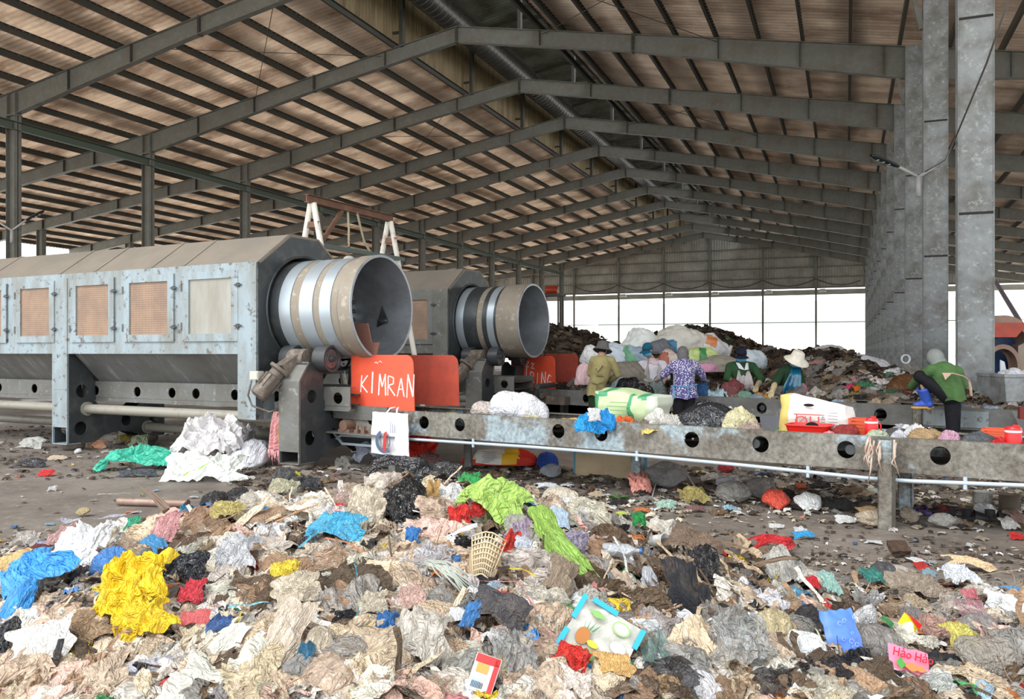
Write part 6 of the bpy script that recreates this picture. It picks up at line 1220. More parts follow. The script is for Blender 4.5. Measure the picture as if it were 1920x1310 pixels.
mb = MB(); mb.b2((-0.005, -0.01, 0), (0.015, 0.065, 0.29)); mb.b2((Lm-0.015, -0.01, 0), (Lm+0.008, 0.02, 0.28)); mb.b2((0, -0.005, 0.285), (Lm, 0.02, 0.296)); mb.build('edging', pm('mat_edge', (96, 170, 206), 0.8), t)
# printed sack under the conveyor
A = gnd(873, 880); B = gnd(1010, 882); a_ = math.atan2(B.y-A.y, B.x-A.x); Ls = (B-A).length; t = thing('rice_sack', 'stuffed red yellow and white printed sack lying under the near conveyor', 'sack', A, a_)
lm = lump_mesh(5, 48, 30, 1.0, 0.5); mb = MB()
for f in lm.f:
    cx = sum(lm.v[i][0] for i in f)/4; cz = sum(lm.v[i][2] for i in f)/4
    mb.f.append(f); mb.m.append(0 if (-0.38 < cx < 0.02 and cz > 0.05) else (1 if (0.02 <= cx < 0.22 and cz > 0.02) else (2 if cx < -0.38 and cz > 0.2 else 3)))
mb.v = [(x*Ls+Ls/2, y*0.35+0.15, max(0, z*0.32+0.06)) for x, y, z in lm.v]
mb.build('sack_body', [pm('sack_white', (232, 226, 214), 0.6), pm('sack_yellow', (240, 190, 40), 0.5), pm('sack_beige', (216, 200, 170), 0.6), pm('sack_red', (216, 46, 34), 0.5)], t, smooth=True)
mb = MB()
for r in range(7): mb.box((Ls*0.33+0.01*N(r, 1), -0.02-0.012*math.sin(r*0.45), 0.10+0.022*r), (0.2-0.03*(r % 3), 0.004, 0.006))
mb.build('small_print', pm('sack_print', (120, 130, 150)), t)
# white carrier bag hanging from the beam
o = C1.w(0.0, -0.02, 0); t = thing('carrier_bag', 'white printed carrier bag hanging on the left end of the near conveyor', 'bag', C1.w(*C1.y(738, 765, -0.02)[:2], 0.775), C1.rz)
mb = MB(); n = 16; vs = []
w2, hB = 0.32, 0.52
for sd in (0, 1):
    for j in range(n+1):
        for i in range(n+1):
            uu, vv = i/n, j/n; xx = (uu-0.5)*2*w2*(0.93+0.07*vv); bulge = 0.045*math.sin(PI*uu)*math.sin(PI*min(1, vv*1.1)); vs.append((xx+0.008*N(vv*4, uu*4, sd), (-1 if sd == 0 else 1)*(bulge+0.004)-0.075+0.012*ridge(uu*3, vv*3, sd), -0.03-hB*vv+0.012*N(uu*5, 1, sd)))
fs = [(s_*(n+1)**2+j*(n+1)+i, s_*(n+1)**2+j*(n+1)+i+1, s_*(n+1)**2+(j+1)*(n+1)+i+1, s_*(n+1)**2+(j+1)*(n+1)+i) for s_ in (0, 1) for j in range(n) for i in range(n)]
mb.add(vs, fs); bo = mb.build('bag_body', pm('carrier_white', (244, 244, 246), 0.35, 0.85), t, smooth=True)
mb = MB(); mb.tube([(-0.07, -0.08, -0.06), (-0.03, -0.03, 0.02), (0.0, 0.03, 0.03)], 0.012, 8); mb.tube([(0.12, -0.08, -0.06), (0.09, -0.03, 0.02), (0.06, 0.03, 0.03)], 0.012, 8); mb.build('handle', pm('carrier_white', (244, 244, 246), 0.35, 0.85), t, smooth=True)
mb = MB(); 
def arc(r0, r1, a0, a1, cx, cz, m, y=-0.142):
    k = 14; vs = []
    for i in range(k+1):
        a = a0+(a1-a0)*i/k; vs += [(cx+r0*math.cos(a), y, cz+r0*math.sin(a)), (cx+r1*math.cos(a), y, cz+r1*math.sin(a))]
    mb.add(vs, [(2*i, 2*i+1, 2*i+3, 2*i+2) for i in range(k)], m)
arc(0.09, 0.145, 2.0, 5.4, -0.03, -0.38, 0); arc(0.09, 0.11, -0.6, 1.0, -0.03, -0.38, 0); mb.prism([(-0.05, -0.5), (0.005, -0.5), (0.02, -0.25), (-0.035, -0.28)], -0.144, -0.142, 'xz', 1)
for r in range(3): mb.box((0.08+r*0.035, -0.14, -0.2-0.01*r), (0.012, 0.003, 0.14-0.02*r), 2)
mb.box((-0.02, -0.125, -0.508), (0.14, 0.003, 0.014), 2)
mb.build('printed_emblem', [pm('emblem_blue', (96, 112, 140)), pm('emblem_red', (206, 70, 66)), pm('emblem_grey', (176, 180, 196))], t)
# pink and yellow scarves hanging over the tie pipe
def hanging(name, label, P, w, h, rgb, rz, seed, fringe=True, m=CLOTH, dy=0.05):
    t = thing(name, label, 'scarf', P, rz); mb = MB(); nx, nz = 24, 22; vs = []
    for j in range(nz+1):
        for i in range(nx+1):
            uu, vv = i/nx, j/nz; vs.append(((uu-0.5)*w*(0.55+0.45*vv), -dy*(0.35+0.65*min(1, vv*3))+0.022*math.sin(uu*17+seed)*(0.4+vv), -h*vv+0.03*math.sin(uu*9+seed)*vv))
    mb.add(vs, [(j*(nx+1)+i, j*(nx+1)+i+1, (j+1)*(nx+1)+i+1, (j+1)*(nx+1)+i) for j in range(nz) for i in range(nx)]); o = mb.build('cloth', m, t, smooth=True); o.color = (*lin(rgb), 1)
    if fringe:
        mb = MB(); g = random.Random(seed)
        for k in range(16): x = (k/15-0.5)*w; L = g.uniform(0.08, 0.2); mb.tube([(x, -dy, -h+0.02), (x+g.uniform(-0.02, 0.02), -dy, -h-L*0.5), (x+g.uniform(-0.03, 0.03), -dy, -h-L)], [0.01, 0.008, 0.003], 6)
        o = mb.build('fringe', m, t, smooth=True); o.color = (*lin(rgb), 1)
hanging('scarf', 'pink fringed scarf hanging over the tie pipe beside the roller stand', M1.w(4.13, 0.2, 0.72), 0.26, 0.52, (236, 170, 172), M1.rz, 3)
hanging('scarf', 'apricot yellow scarf hanging over the tie pipe against the roller stand', M1.w(4.3, 0.13, 0.72), 0.16, 0.38, (246, 206, 150), M1.rz, 6, False)
# paint tins, sandals, shoes
def tin(u, v, r, h, rgb, label):
    P = gnd(u, v); t = thing('paint_tin', label, 'tin', P, 0); mt = mat('tin_%d' % u, lin(rgb, 0.8), 0.5, 0.1, 0.4, ((0.13, 0.11, 0.09), 9, 0.5, 0.08, 0.8))
    mb = MB(); mb.lathe([(0, 0), (0, r), (0.01, r), (h-0.01, r), (h, r+0.006), (h, r-0.006), (0.02, r-0.008), (0.02, 0)], 32, 0); mb.build('can', mt, t, sharp=40)
    mb = MB(); mb.tube([(-r, 0, h*0.8), (-r*0.9, -r*0.6, h*0.35), (0, -r*1.15, h*0.2), (r*0.9, -r*0.6, h*0.35), (r, 0, h*0.8)], 0.003, 6); mb.build('wire_handle', DARKP, t, smooth=True)
tin(1842, 952, 0.085, 0.16, (186, 186, 180), 'dirty white paint tin standing under the right end of the conveyor')
tin(1893, 958, 0.09, 0.16, (104, 94, 80), 'brown grimy paint tin right of the dirty white one')
ex([('lump', 'white_bag', 'crushed white cup lying against the dirty white paint tin', 'cup', 1846, 962, 34, 20, (236, 240, 246), dict(z=0.03, m=C_)),
    ('lump', 'white_bag', 'small white crumple below the brown paint tin', 'plastic bag', 1892, 970, 26, 12, (236, 236, 232), dict(z=0.02, m=C_))])
def sandal(u, v, rgb, label, ang=0.0, L=0.24, cat='sandal', closed=False):
    P = gnd(u, v); t = thing('sandal' if not closed else 'shoe', label, cat, (P.x, P.y, 0.005), 0.385+ang); c = pm('shoe_%d' % u, rgb, 0.5)
    pr = [(-0.5, 0.0), (-0.46, 0.12), (-0.2, 0.15), (0.1, 0.16), (0.35, 0.2), (0.48, 0.12), (0.5, 0)]
    poly = [(x*L, y*L) for x, y in pr]+[(x*L, -y*L) for x, y in pr[::-1][1:-1]]
    mb = MB(); mb.prism(poly, 0, 0.025, 'xy'); mb.build('sole', c, t)
    mb = MB(); n = 12; vs = []
    for j in range(6):
        x = (0.05+0.38*j/5)*L
        for i in range(n+1): a = PI*i/n; vs.append((x, math.cos(a)*0.19*L*(1-0.15*j/5), 0.02+math.sin(a)*L*0.24*(1-0.1*j)))
    mb.add(vs, [(j*(n+1)+i, j*(n+1)+i+1, (j+1)*(n+1)+i+1, (j+1)*(n+1)+i) for j in range(5) for i in range(n)]); mb.build('upper', c, t, smooth=True)
    if closed: mb = MB(); mb.lathe([(0.02, 0.15*L), (0.09, 0.17*L)], 20, 0, M=Matrix.Translation((-0.2*L, 0, 0))); mb.build('heel_counter', c, t, smooth=True)
sandal(1708, 957, (104, 84, 150), 'purple plastic sandal right of the conveyor post, left one of the pair', 1.3, 0.22)
sandal(1733, 962, (112, 92, 160), 'purple plastic sandal right of the conveyor post, right one of the pair', 1.5, 0.22)
sandal(1826, 975, (36, 36, 40), 'black shoe lying in front of the dirty white paint tin', -0.5, 0.26, 'shoe', True)
sandal(1868, 976, (62, 56, 52), 'dark worn shoe between the two paint tins', -0.3, 0.25, 'shoe', True)
sandal(1526, 902, (46, 40, 38), 'dark slipper on the floor under the conveyor', 0.2, 0.22)
mb = MB(); P = gnd(1430, 894); rg2 = random.Random(3)
for k in range(14): a = rg2.uniform(0, 6.28); q = Vector((P.x+rg2.uniform(-0.1, 0.1), P.y+rg2.uniform(-0.05, 0.05), 0.015)); mb.tube([q, q+Vector((0.06*math.cos(a), 0.06*math.sin(a), 0.03)), q+Vector((0.1*math.cos(a+1), 0.1*math.sin(a+1), 0.0))], 0.008, 6)
tag(mb.centred('wire_tangle', pm('wire_blue_black', (40, 48, 66)), smooth=True), 'small dark blue-black tangle of wire on the floor under the conveyor', 'wire')
mb = MB(); A = gnd(1700, 955, 0.03); rg2 = random.Random(5)
for k in range(12): p0 = gnd(1745+rg2.uniform(-20, 20), 955+rg2.uniform(-6, 6), 0.02); p1 = gnd(1815+rg2.uniform(-20, 20), 962+rg2.uniform(-8, 8), 0.01); mb.tube([p0, p0.lerp(p1, 0.3)+Vector((0, 0, 0.03*rg2.random())), p0.lerp(p1, 0.7)+Vector((0, 0.03*rg2.random(), 0.02)), p1], 0.008, 6)
tag(mb.centred('black_straps', pm('strap_black', (44, 42, 50)), smooth=True), 'tangle of dark straps trailing right from the purple sandals', 'straps')
mb = MB(); c0 = gnd(1248, 905, 0.02); pts_ = [gnd(1222, 935, 0.01), at(1232, 895, 9.2), at(1262, 874, 9.1), at(1290, 890, 8.7), gnd(1310, 925, 0.02)]; mb.tube(pts_, 0.008, 6); tag(mb.centred('packing_strap', pm('strap_pale', (150, 140, 136)), smooth=True), 'loose pale packing strap looping over the big clear bag', 'strap')
# leafy green sprig and flowers
def sprig(name, label, P, n, L, rgb, seed, up=0.6):
    g = random.Random(seed); mb = MB()
    for k in range(n):
        a = g.uniform(0, 6.28); l = L*g.uniform(0.5, 1); e = up*g.uniform(0.2, 1); w = l*0.10; p = Vector(P); dv = Vector((math.cos(a), math.sin(a), e)).normalized()*l; sd = Vector((-math.sin(a), math.cos(a), 0))*w
        q = [p, p+dv*0.5+sd, p+dv-Vector((0, 0, l*0.2)), p+dv*0.5-sd]; mb.add(q, [(0, 1, 2, 3)])
    return tag(mb.centred(name, pm(name+str(seed), rgb, 0.5)), label, 'plant')
sprig('leaf_sprig', 'green palm leaf sprig on the floor below the salmon bag', gnd(1160, 935, 0.02), 34, 0.16, (84, 110, 62), 2)
sprig('dry_leaves', 'small yellowish leaf sprig behind the crest', gnd(935, 895, 0.02), 20, 0.12, (120, 124, 60), 3)
# rag of shreds wound round the right conveyor post
g = random.Random(9); mb = MB(); P0 = C1.w(5.67, -0.07, 0)
for k in range(17):
    z0 = g.uniform(0.62, 0.8); x0 = g.uniform(-0.13, -0.03) if k < 13 else g.uniform(0.06, 0.1); L = g.uniform(0.1, 0.34); q = Vector((x0, -0.055-0.02*g.random(), z0)); mb.tube([q, q+Vector((g.uniform(-0.03, 0.03), -0.02, -L*0.5)), q+Vector((g.uniform(-0.04, 0.04), 0, -L))], [0.009, 0.007, 0.003], 6)
mb.v = [tuple(C1.w(5.67+x, -0.06+y, z)) for x, y, z in mb.v]
tag(mb.centred('shredded_wrap', mat('brown_shreds', (0.36, 0.25, 0.19), 0.9, 0, 0.3, ((0.6, 0.5, 0.42), 9, 0.5, 0.1, 0.8)), smooth=True), 'brown shredded plastic wound round the top of the right conveyor post', 'shreds')
# ================================================================ THINGS ON THE CONVEYORS AND THE REFUSE BEHIND
UH = dict(lump=0.42, knot=0.86, sheet=0.45, soft=0.4, big=0.45, box=0.36, strip=0.2, flat=0.15, thin=0.15, stick=0.1)
def belt(fr, kind, name, label, cat, u, fy, w, h, rgb, m=None, z=0.71, depth=0.8, rot=0.0, idx=None, lift=0.0, group=None):
    e = ray(u); n = fr.ey; d = (fr.O[0]*n[0]+fr.O[1]*n[1]+fy)/(e[0]*n[0]+e[1]*n[1]); s_ = d/FPX; P = Vector((e[0]*d, e[1]*d, z+lift))
    if max(rgb) < 60 and m is CLEAN: m = GLOSS
    W = w*s_*0.95
    M = basis(Vector((0, 0, 1)), rot, W, W*depth, h*s_/UH[kind], P); pl_ = POOL[kind]
    o = inst(pl_[(idx if idx is not None else int(u*3)) % len(pl_)], name, M, lin(rgb), m); return tag(o, label, cat, group)
BL = [
 ('lump', 'white_sack', 'big white plastic bag heap on the near conveyor in front of the far drum', 'sack', 968, 0.62, 95, 46, (232, 234, 240), dict(m=C_, idx=2)),
 ('lump', 'white_sack', 'low white bag with red print left of the big white heap', 'sack', 918, 0.6, 66, 26, (226, 214, 206), dict(m=T_)),
 ('lump', 'white_sack', 'white bag bulging right of the big white heap', 'sack', 1006, 0.6, 44, 32, (226, 226, 232), dict(m=C_)),
 ('flat', 'foam_piece', 'cream coloured foam sheet on the conveyor below the white heap', 'foam piece', 995, 0.25, 44, 14, (226, 214, 170), dict(m=L_)),
 ('flat', 'wood_slat', 'pale wooden slats lying left of the hanging blue bag', 'slat', 1062, 0.3, 46, 9, (226, 190, 140), dict(m=L_)),
 ('flat', 'wood_slat', 'second pale slat beside the first on the conveyor', 'slat', 1082, 0.5, 46, 8, (220, 176, 126), dict(m=L_)),
 ('sheet', 'white_scrap', 'white scraps left of the pale wooden slats', 'scrap', 1030, 0.25, 36, 9, (232, 232, 226), dict(m=L_)),
 ('sheet', 'orange_film', 'bright orange film right of the hanging blue bag', 'plastic film', 1166, 0.4, 46, 18, (236, 104, 50), dict(m=C_)),
 ('sheet', 'white_bags', 'white plastic on the conveyor below the orange film', 'plastic film', 1172, 0.2, 40, 12, (236, 236, 236), dict(m=C_)),
 ('sheet', 'brown_rag', 'grey-brown rag below the pale green sack', 'rag', 1205, 0.3, 34, 18, (140, 124, 110), dict(m=L_)),
 ('lump', 'white_bag', 'white bag between the green sack and the yellow bag', 'plastic bag', 1232, 0.4, 44, 30, (230, 228, 220), dict(m=C_)),
 ('lump', 'white_bag', 'white crumpled bag below the yellow bag', 'plastic bag', 1262, 0.3, 50, 26, (226, 222, 214), dict(m=T_)),
 ('sheet', 'yellow_bag', 'pale yellow bag with a blue spot left of the big black bag', 'plastic bag', 1283, 0.6, 64, 32, (236, 216, 120), dict(m=C_)),
 ('flat', 'yellow_film', 'yellow film lying along the conveyor edge left of the black bag', 'plastic film', 1226, 0.14, 52, 12, (226, 200, 110), dict(m=C_)),
 ('lump', 'black_bag', 'big shiny black refuse bag lying on the near conveyor', 'plastic bag', 1326, 0.45, 100, 50, (34, 36, 42), dict(m=C_, idx=1)),
 ('flat', 'pink_scrap', 'small pink scrap at the left foot of the big black bag', 'scrap', 1282, 0.14, 16, 10, (230, 180, 170), dict(m=L_)),
 ('lump', 'pale_yellow_bag', 'pale yellow full bag right of the big black bag', 'plastic bag', 1386, 0.42, 62, 42, (226, 218, 176), dict(m=T_)),
 ('lump', 'pinkish_bag', 'pinkish clear bag in front of the pale yellow one', 'plastic bag', 1408, 0.22, 48, 20, (206, 182, 172), dict(m=CLEAR)),
 ('lump', 'white_bag', 'small white bag behind the pale yellow one', 'plastic bag', 1368, 0.6, 26, 36, (216, 216, 214), dict(m=T_)),
 ('lump', 'green_ball', 'small green plastic ball left of the red tub', 'ball', 1457, 0.16, 14, 12, (110, 190, 110), dict(m=C_)),
 ('lump', 'green_ball', 'small green plastic ball below the red tub', 'ball', 1482, 0.10, 16, 10, (104, 182, 104), dict(m=C_)),
 ('lump', 'netting_bag', 'dark red netting bag right of the red tub', 'netting', 1588, 0.3, 52, 26, (150, 52, 50), dict(m=L_)),
 ('sheet', 'pink_film', 'pink film between the red tub and the dark red netting', 'plastic film', 1560, 0.2, 32, 20, (230, 150, 156), dict(m=C_)),
 ('lump', 'pale_green_bag', 'pale green clear bag below the left red jug', 'plastic bag', 1645, 0.2, 46, 20, (206, 220, 190), dict(m=T_)),
 ('lump', 'purple_netting', 'dull purple netting behind the white rice sack', 'netting', 1515, 0.95, 64, 60, (120, 104, 108), dict(m=L_)),
 ('sheet', 'printed_cloth', 'black and white patterned cloth spread over the burlap roll', 'cloth', 1705, 0.55, 100, 34, (226, 226, 226), dict(m=L_)),
 ('lump', 'printed_cloth', 'dark part of the patterned cloth on the conveyor', 'cloth', 1685, 0.5, 60, 20, (84, 84, 88), dict(m=L_)),
 ('lump', 'burlap_roll', 'ribbed beige burlap roll on the conveyor right of the post', 'burlap', 1735, 0.28, 70, 26, (176, 148, 108), dict(m=L_)),
 ('sheet', 'black_cloth', 'black cloth lying over the ribbed beige burlap roll', 'cloth', 1735, 0.42, 48, 34, (24, 24, 28), dict(m=L_)),
 ('knot', 'white_bag', 'white translucent bag tied and hanging right above the post', 'plastic bag', 1686, 0.12, 30, 36, (230, 230, 240), dict(m=T_)),
 ('lump', 'pink_bag', 'pink translucent bag right of the burlap roll', 'plastic bag', 1781, 0.2, 40, 27, (226, 176, 200), dict(m=T_)),
 ('lump', 'dark_grey_bag', 'flat dark grey bag at the right end of the near conveyor', 'plastic bag', 1834, 0.22, 66, 27, (84, 88, 92), dict(m=C_)),
 ('lump', 'red_bag', 'red bag left of the right jug', 'plastic bag', 1872, 0.15, 30, 20, (206, 36, 44), dict(m=C_)),
 ('flat', 'vegetable_leaves', 'yellowish vegetable scraps at the left end of the near conveyor', 'vegetable scraps', 845, 0.3, 34, 8, (206, 206, 110), dict(m=L_)),
 ('flat', 'pale_scrap', 'pale scrap on the conveyor edge above the left post', 'scrap', 796, 0.16, 20, 10, (236, 226, 200), dict(m=L_)),
]
for r in BL: belt(C1, *r[:9], **r[9])
sprig('lettuce_leaves', 'bright green leaf bunch on the left part of the near conveyor', C1.w(C1.y(877, 765, 0.25)[0], 0.25, 0.72), 40, 0.15, (110, 180, 50), 5, 0.5)
# blue bag hanging over the beam
o = put('big', 'blue_bag', 'bright blue plastic bag hanging over the front beam of the conveyor', 'plastic bag', 1106, 792, 62, 46, (40, 160, 232), d=C1.y(1106, 792, 0.0)[1] and (lambda q: (C1.w(q[0], 0.0)-Vector((0, 0, 0))).dot(FS))(C1.y(1106, 792, 0.0)), tilt=3.0, thick=0.5, m=C_, idx=1, lift=0.1)
o = put('soft', 'blue_bag', 'right tail of the bright blue bag over the front beam', 'plastic bag', 1135, 788, 40, 50, (36, 150, 226), d=(lambda q: C1.w(q[0], 0.0).dot(FS))(C1.y(1135, 788, 0.0)), tilt=3.0, thick=0.6, m=C_, rot=0.4, lift=0.1)
o = put('flat', 'white_scrap', 'white foam scrap in the middle of the hanging blue bag', 'scrap', 1114, 778, 26, 24, (240, 240, 240), d=(lambda q: C1.w(q[0], -0.08).dot(FS))(C1.y(1114, 778, -0.08)), tilt=3.0, m=L_)
# pale green rectangular sack
def boxsack(name, label, u0, u1, fy, h, dep_, mats, bands, z=0.71, fr=C1, seed=1, lean=0.0):
    a = fr.y(u0, 760, fy)[0]; b = fr.y(u1, 760, fy)[0]; w = b-a; d = fr.w(a, fy).dot(FS); hh = h*d/FPX
    t = thing(name, label, 'sack', fr.w((a+b)/2, fy, z), fr.rz); bm_ = box_mesh(w, dep_, hh, seed, 14); mb = MB()
    vs = [(x+0.012*ridge(x*9, z_*9, seed), y+0.02*ridge(x*7+3, z_*8, seed)-0.05*(1-(2*x/w)**2)*math.sin(PI*max(0, min(1, z_/hh))), z_*(1+lean*x/w)) for x, y, z_ in bm_.v]
    mb.v = vs
    for f in bm_.f:
        cx = sum(vs[i][0] for i in f)/4/w+0.5; cz = sum(vs[i][2] for i in f)/4/hh; k = 0
        for x0, x1, z0, z1, mi in bands:
            if x0 <= cx <= x1 and z0 <= cz <= z1: k = mi
        mb.f.append(f); mb.m.append(k)
    mb.build('sack_body', mats, t, smooth=True, weld=True); return t, w, hh, dep_
t, w, hh, dp = boxsack('woven_sack', 'big pale green and white woven sack standing on the near conveyor', 1127, 1243, 0.72, 56, 0.35, [pm('sack_palegreen', (206, 224, 176), 0.6, 0.8), pm('sack_green', (84, 170, 120), 0.6), pm('sack_edge', (220, 226, 210), 0.6)], [(0.0, 0.08, 0.2, 0.9, 1), (0.6, 0.66, 0, 0.95, 1), (0.1, 0.25, 0.85, 1.1, 1), (0.7, 0.85, 0.8, 1.0, 1), (0.85, 1.1, 0, 1.1, 2)], seed=2, lean=-0.15)
mb = MB()
for r in range(4): mb.box((-0.05*w+0.02*(r % 2), -dp/2-0.085, hh*(0.3+0.13*r)), (w*(0.34-0.05*(r % 2)), 0.004, 0.008))
mb.build('faded_print', pm('print_green', (130, 176, 110)), t)
t, w, hh, dp = boxsack('rice_sack', 'white rice sack with a yellow end and red letters behind the red tub', 1466, 1592, 0.72, 60, 0.22, [pm('sack_white2', (234, 228, 224), 0.6, 0.85), pm('sack_yellow2', (236, 208, 120), 0.6)], [(0, 0.17, 0, 1.2, 1)], seed=4, lean=-0.35)
mb = MB(); vs, fs = text_mesh('ØH', 0.14, 0.003); mb.add(vs, fs, 0, Matrix.Translation((-0.03*w, -dp/2-0.078, hh*0.36)) @ Matrix.Diagonal((1.15, 1, 1, 1)) @ XZ); mb.box((-0.19*w, -dp/2-0.074, hh*0.36), (0.012, 0.004, 0.14)); mb.box((-0.03*w, -dp/2-0.074, hh*0.36+0.07), (0.26, 0.004, 0.01)); mb.build('red_letters', pm('sack_redprint', (206, 96, 90)), t)
mb = MB(); vs, fs = text_mesh('HE1ƎH', 0.05, 0.003); mb.add(vs, fs, 0, Matrix.Translation((0.19*w, -dp/2-0.072, hh*0.36)) @ Matrix.Rotation(PI/2, 4, 'Y') @ XZ)
for r in range(6): mb.box((0.33*w, -dp/2-0.066, hh*(0.2+0.09*r)), (w*0.14, 0.003, 0.004))
mb.build('black_print', pm('sack_blackprint', (96, 92, 96)), t)
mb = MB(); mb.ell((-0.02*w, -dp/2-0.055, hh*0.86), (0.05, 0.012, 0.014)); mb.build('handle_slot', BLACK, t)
# red tub
a, b = C1.y(1464, 790, 0.16)[0], C1.y(1552, 790, 0.16)[0]; w = b-a; t = thing('plastic_tub', 'red oblong plastic tub on the near conveyor in front of the rice sack', 'tub', C1.w((a+b)/2, 0.36, 0.705), C1.rz)
mb = MB(); n = 40; vs = []
def rr_(sx_, sy_, z_): return [(sx_*math.copysign(abs(math.cos(2*PI*k/n))**0.5, math.cos(2*PI*k/n)), sy_*math.copysign(abs(math.sin(2*PI*k/n))**0.5, math.sin(2*PI*k/n)), z_) for k in range(n)]
for sx_, sy_, z_ in ((0.42*w, 0.13, 0), (0.48*w, 0.16, 0.10), (0.5*w, 0.175, 0.105), (0.5*w, 0.175, 0.115), (0.47*w, 0.15, 0.115), (0.41*w, 0.12, 0.01)): vs += rr_(sx_, sy_, z_)
mb.add(vs, [(i*n+k, i*n+(k+1) % n, (i+1)*n+(k+1) % n, (i+1)*n+k) for i in range(5) for k in range(n)]+[tuple(range(n)), tuple(5*n+k for k in range(n))]); mb.build('tub', pm('tub_red', (226, 42, 34), 0.35, 0.85), t, sharp=40)
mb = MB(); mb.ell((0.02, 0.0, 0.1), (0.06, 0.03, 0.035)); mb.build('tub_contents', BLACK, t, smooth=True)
# jugs
def jug(u, fy, wpx, hpx, label):
    x = C1.y(u, 790, fy)[0]; P = C1.w(x, fy, 0.71); s_ = P.dot(FS)/FPX; r, h = wpx*s_*0.42, hpx*s_; t = thing('water_jug', label, 'jug', P, C1.rz)
    rd = pm('jug_red', (226, 40, 42), 0.35, 0.85)
    mb = MB(); mb.lathe([(0, 0), (0, r*0.95), (0.01, r), (h*0.68, r), (h*0.69, r*0.98)], 28, 0); mb.build('body', rd, t, sharp=40)
    mb = MB(); mb.lathe([(h*0.69, r*1.02), (h*0.69, r*1.03), (h*0.78, r*1.03), (h*0.78, r*1.0)], 28, 0); mb.build('white_band', pm('jug_white', (240, 236, 232)), t, sharp=40)
    mb = MB(); mb.lathe([(h*0.78, r*1.0), (h*0.84, r), (h*0.92, r*0.8), (h*0.94, 0)], 28, 0); mb.box((r*0.3, 0, h*0.95), (r*0.7, r*0.5, h*0.1)); mb.build('lid', rd, t, sharp=40)
    mb = MB(); mb.tube([(r*0.95, 0, h*0.7), (r*1.35, 0, h*0.66), (r*1.4, 0, h*0.35), (r*0.98, 0, h*0.28)], r*0.12, 8); mb.build('handle', rd, t, smooth=True)
jug(1634, 0.42, 28, 42, 'red water jug with a white band left of the right post')
jug(1900, 0.2, 34, 46, 'red water jug with a white band at the right end of the conveyor')
def crate(u, fy, w_, h_, label):
    x = C1.y(u, 790, fy)[0]; t = thing('orange_crate', label, 'crate', C1.w(x, fy, 0.71), C1.rz); mb = MB()
    for k in range(5): z = 0.02+k*h_/5; mb.b2((-w_/2, -0.1, z), (w_/2, -0.09, z+h_/9)); mb.b2((-w_/2, 0.09, z), (w_/2, 0.1, z+h_/9)); mb.b2((-w_/2, -0.1, z), (-w_/2+0.01, 0.1, z+h_/9)); mb.b2((w_/2-0.01, -0.1, z), (w_/2, 0.1, z+h_/9))
    mb.build('slatted_side', pm('crate_orange', (226, 96, 60)), t); mb = MB(); mb.b2((-w_/2, -0.1, 0), (w_/2, 0.1, 0.012))
    for sx_ in (-1, 1):
        for sy_ in (-1, 1): mb.box((sx_*(w_/2-0.012), sy_*0.09, h_/2), (0.024, 0.024, h_))
    mb.build('corner_post', pm('crate_orange', (226, 96, 60)), t)
crate(1612, 0.62, 0.16, 0.16, 'small orange crate behind the left red jug'); crate(1874, 0.5, 0.26, 0.13, 'orange slatted crate behind the red bag at the right end')
mb = MB(); a = C1.y(1435, 790, 0.25)[0]; mb.add([(-0.09, 0.1, 0.17), (0.12, 0.06, 0.17), (0.12, -0.02, 0.01), (-0.02, -0.03, 0.0), (0.0, 0.0, 0.02), (0.1, 0.0, 0.03)], [(0, 1, 2, 3), (0, 3, 4), (1, 2, 5), (0, 4, 5, 1)]); o = mb.build('dust_pan', pm('pan_dark', (66, 68, 74)), None, C1.w(a, 0.25, 0.71), rz=C1.rz); s_ = o.modifiers.new('t', 'SOLIDIFY'); s_.thickness = 0.006; tag(o, 'dark grey pointed dust pan standing right of the pale yellow bag', 'dust pan')
# ---------------------------------------------------------------- refuse mounds behind the second conveyor
CR = [(980, 620, 22), (1030, 607, 24), (1065, 612, 24), (1110, 626, 24), (1150, 640, 24), (1178, 652, 23), (1208, 642, 22), (1240, 622, 22), (1290, 612, 22), (1345, 614, 22), (1385, 629, 21), (1425, 652, 20), (1450, 663, 18), (1500, 659, 17), (1545, 655, 16.5), (1580, 662, 16), (1620, 680, 15), (1660, 694, 14.5), (1700, 700, 13.8), (1760, 716, 13.2), (1830, 738, 12.6), (1900, 752, 12), (1990, 765, 11.5)]
def c2d(u, fy=0.9):
    e = ray(u); n = C2.ey; return (C2.O[0]*n[0]+C2.O[1]*n[1]+fy)/(e[0]*n[0]+e[1]*n[1])
def mound(x, d):
    u = 960+FPX*x/d
    if u < 985 or u > 1990: return 0.0
    vc = interp(u, [(a, b) for a, b, _ in CR]); dc = interp(u, [(a, c) for a, _, c in CR]); zc = max(0.3, HC+(HV-vc)/FPX*dc); d0 = c2d(u)-0.02
    if d < d0: return 0.0
    if d < dc: t_ = (d-d0)/(dc-d0); z = 0.72+(zc-0.72)*(t_*t_*(3-2*t_)*0.6+0.4*t_) if zc > 0.72 else 0.72+(zc-0.72)*t_
    else: t_ = (d-dc)/6.0; z = zc*max(0, 1-t_*t_)
    ed = min(1, (u-985)/30); 
    return max(0, z*ed+min(1, (d-d0)/0.6)*(0.09*fbm(x*1.1, d*1.1, 3)+0.04*N(x*4, d*4, 8)-0.03))
vs = []; nu, nd = 150, 80
ks = [985+(1990-985)*i/nu for i in range(nu+1)]
for j in range(nd+1):
    for u in ks:
        d0 = c2d(u); d = d0+(30-d0)*(j/nd)**1.6; x = (u-960)/FPX*d; z = mound(x, d); vs.append(xd(x, d, z if z > 0.01 else -0.05))
mb = MB(); mb.add(vs, [(j*(nu+1)+i, j*(nu+1)+i+1, (j+1)*(nu+1)+i+1, (j+1)*(nu+1)+i) for j in range(nd) for i in range(nu)])
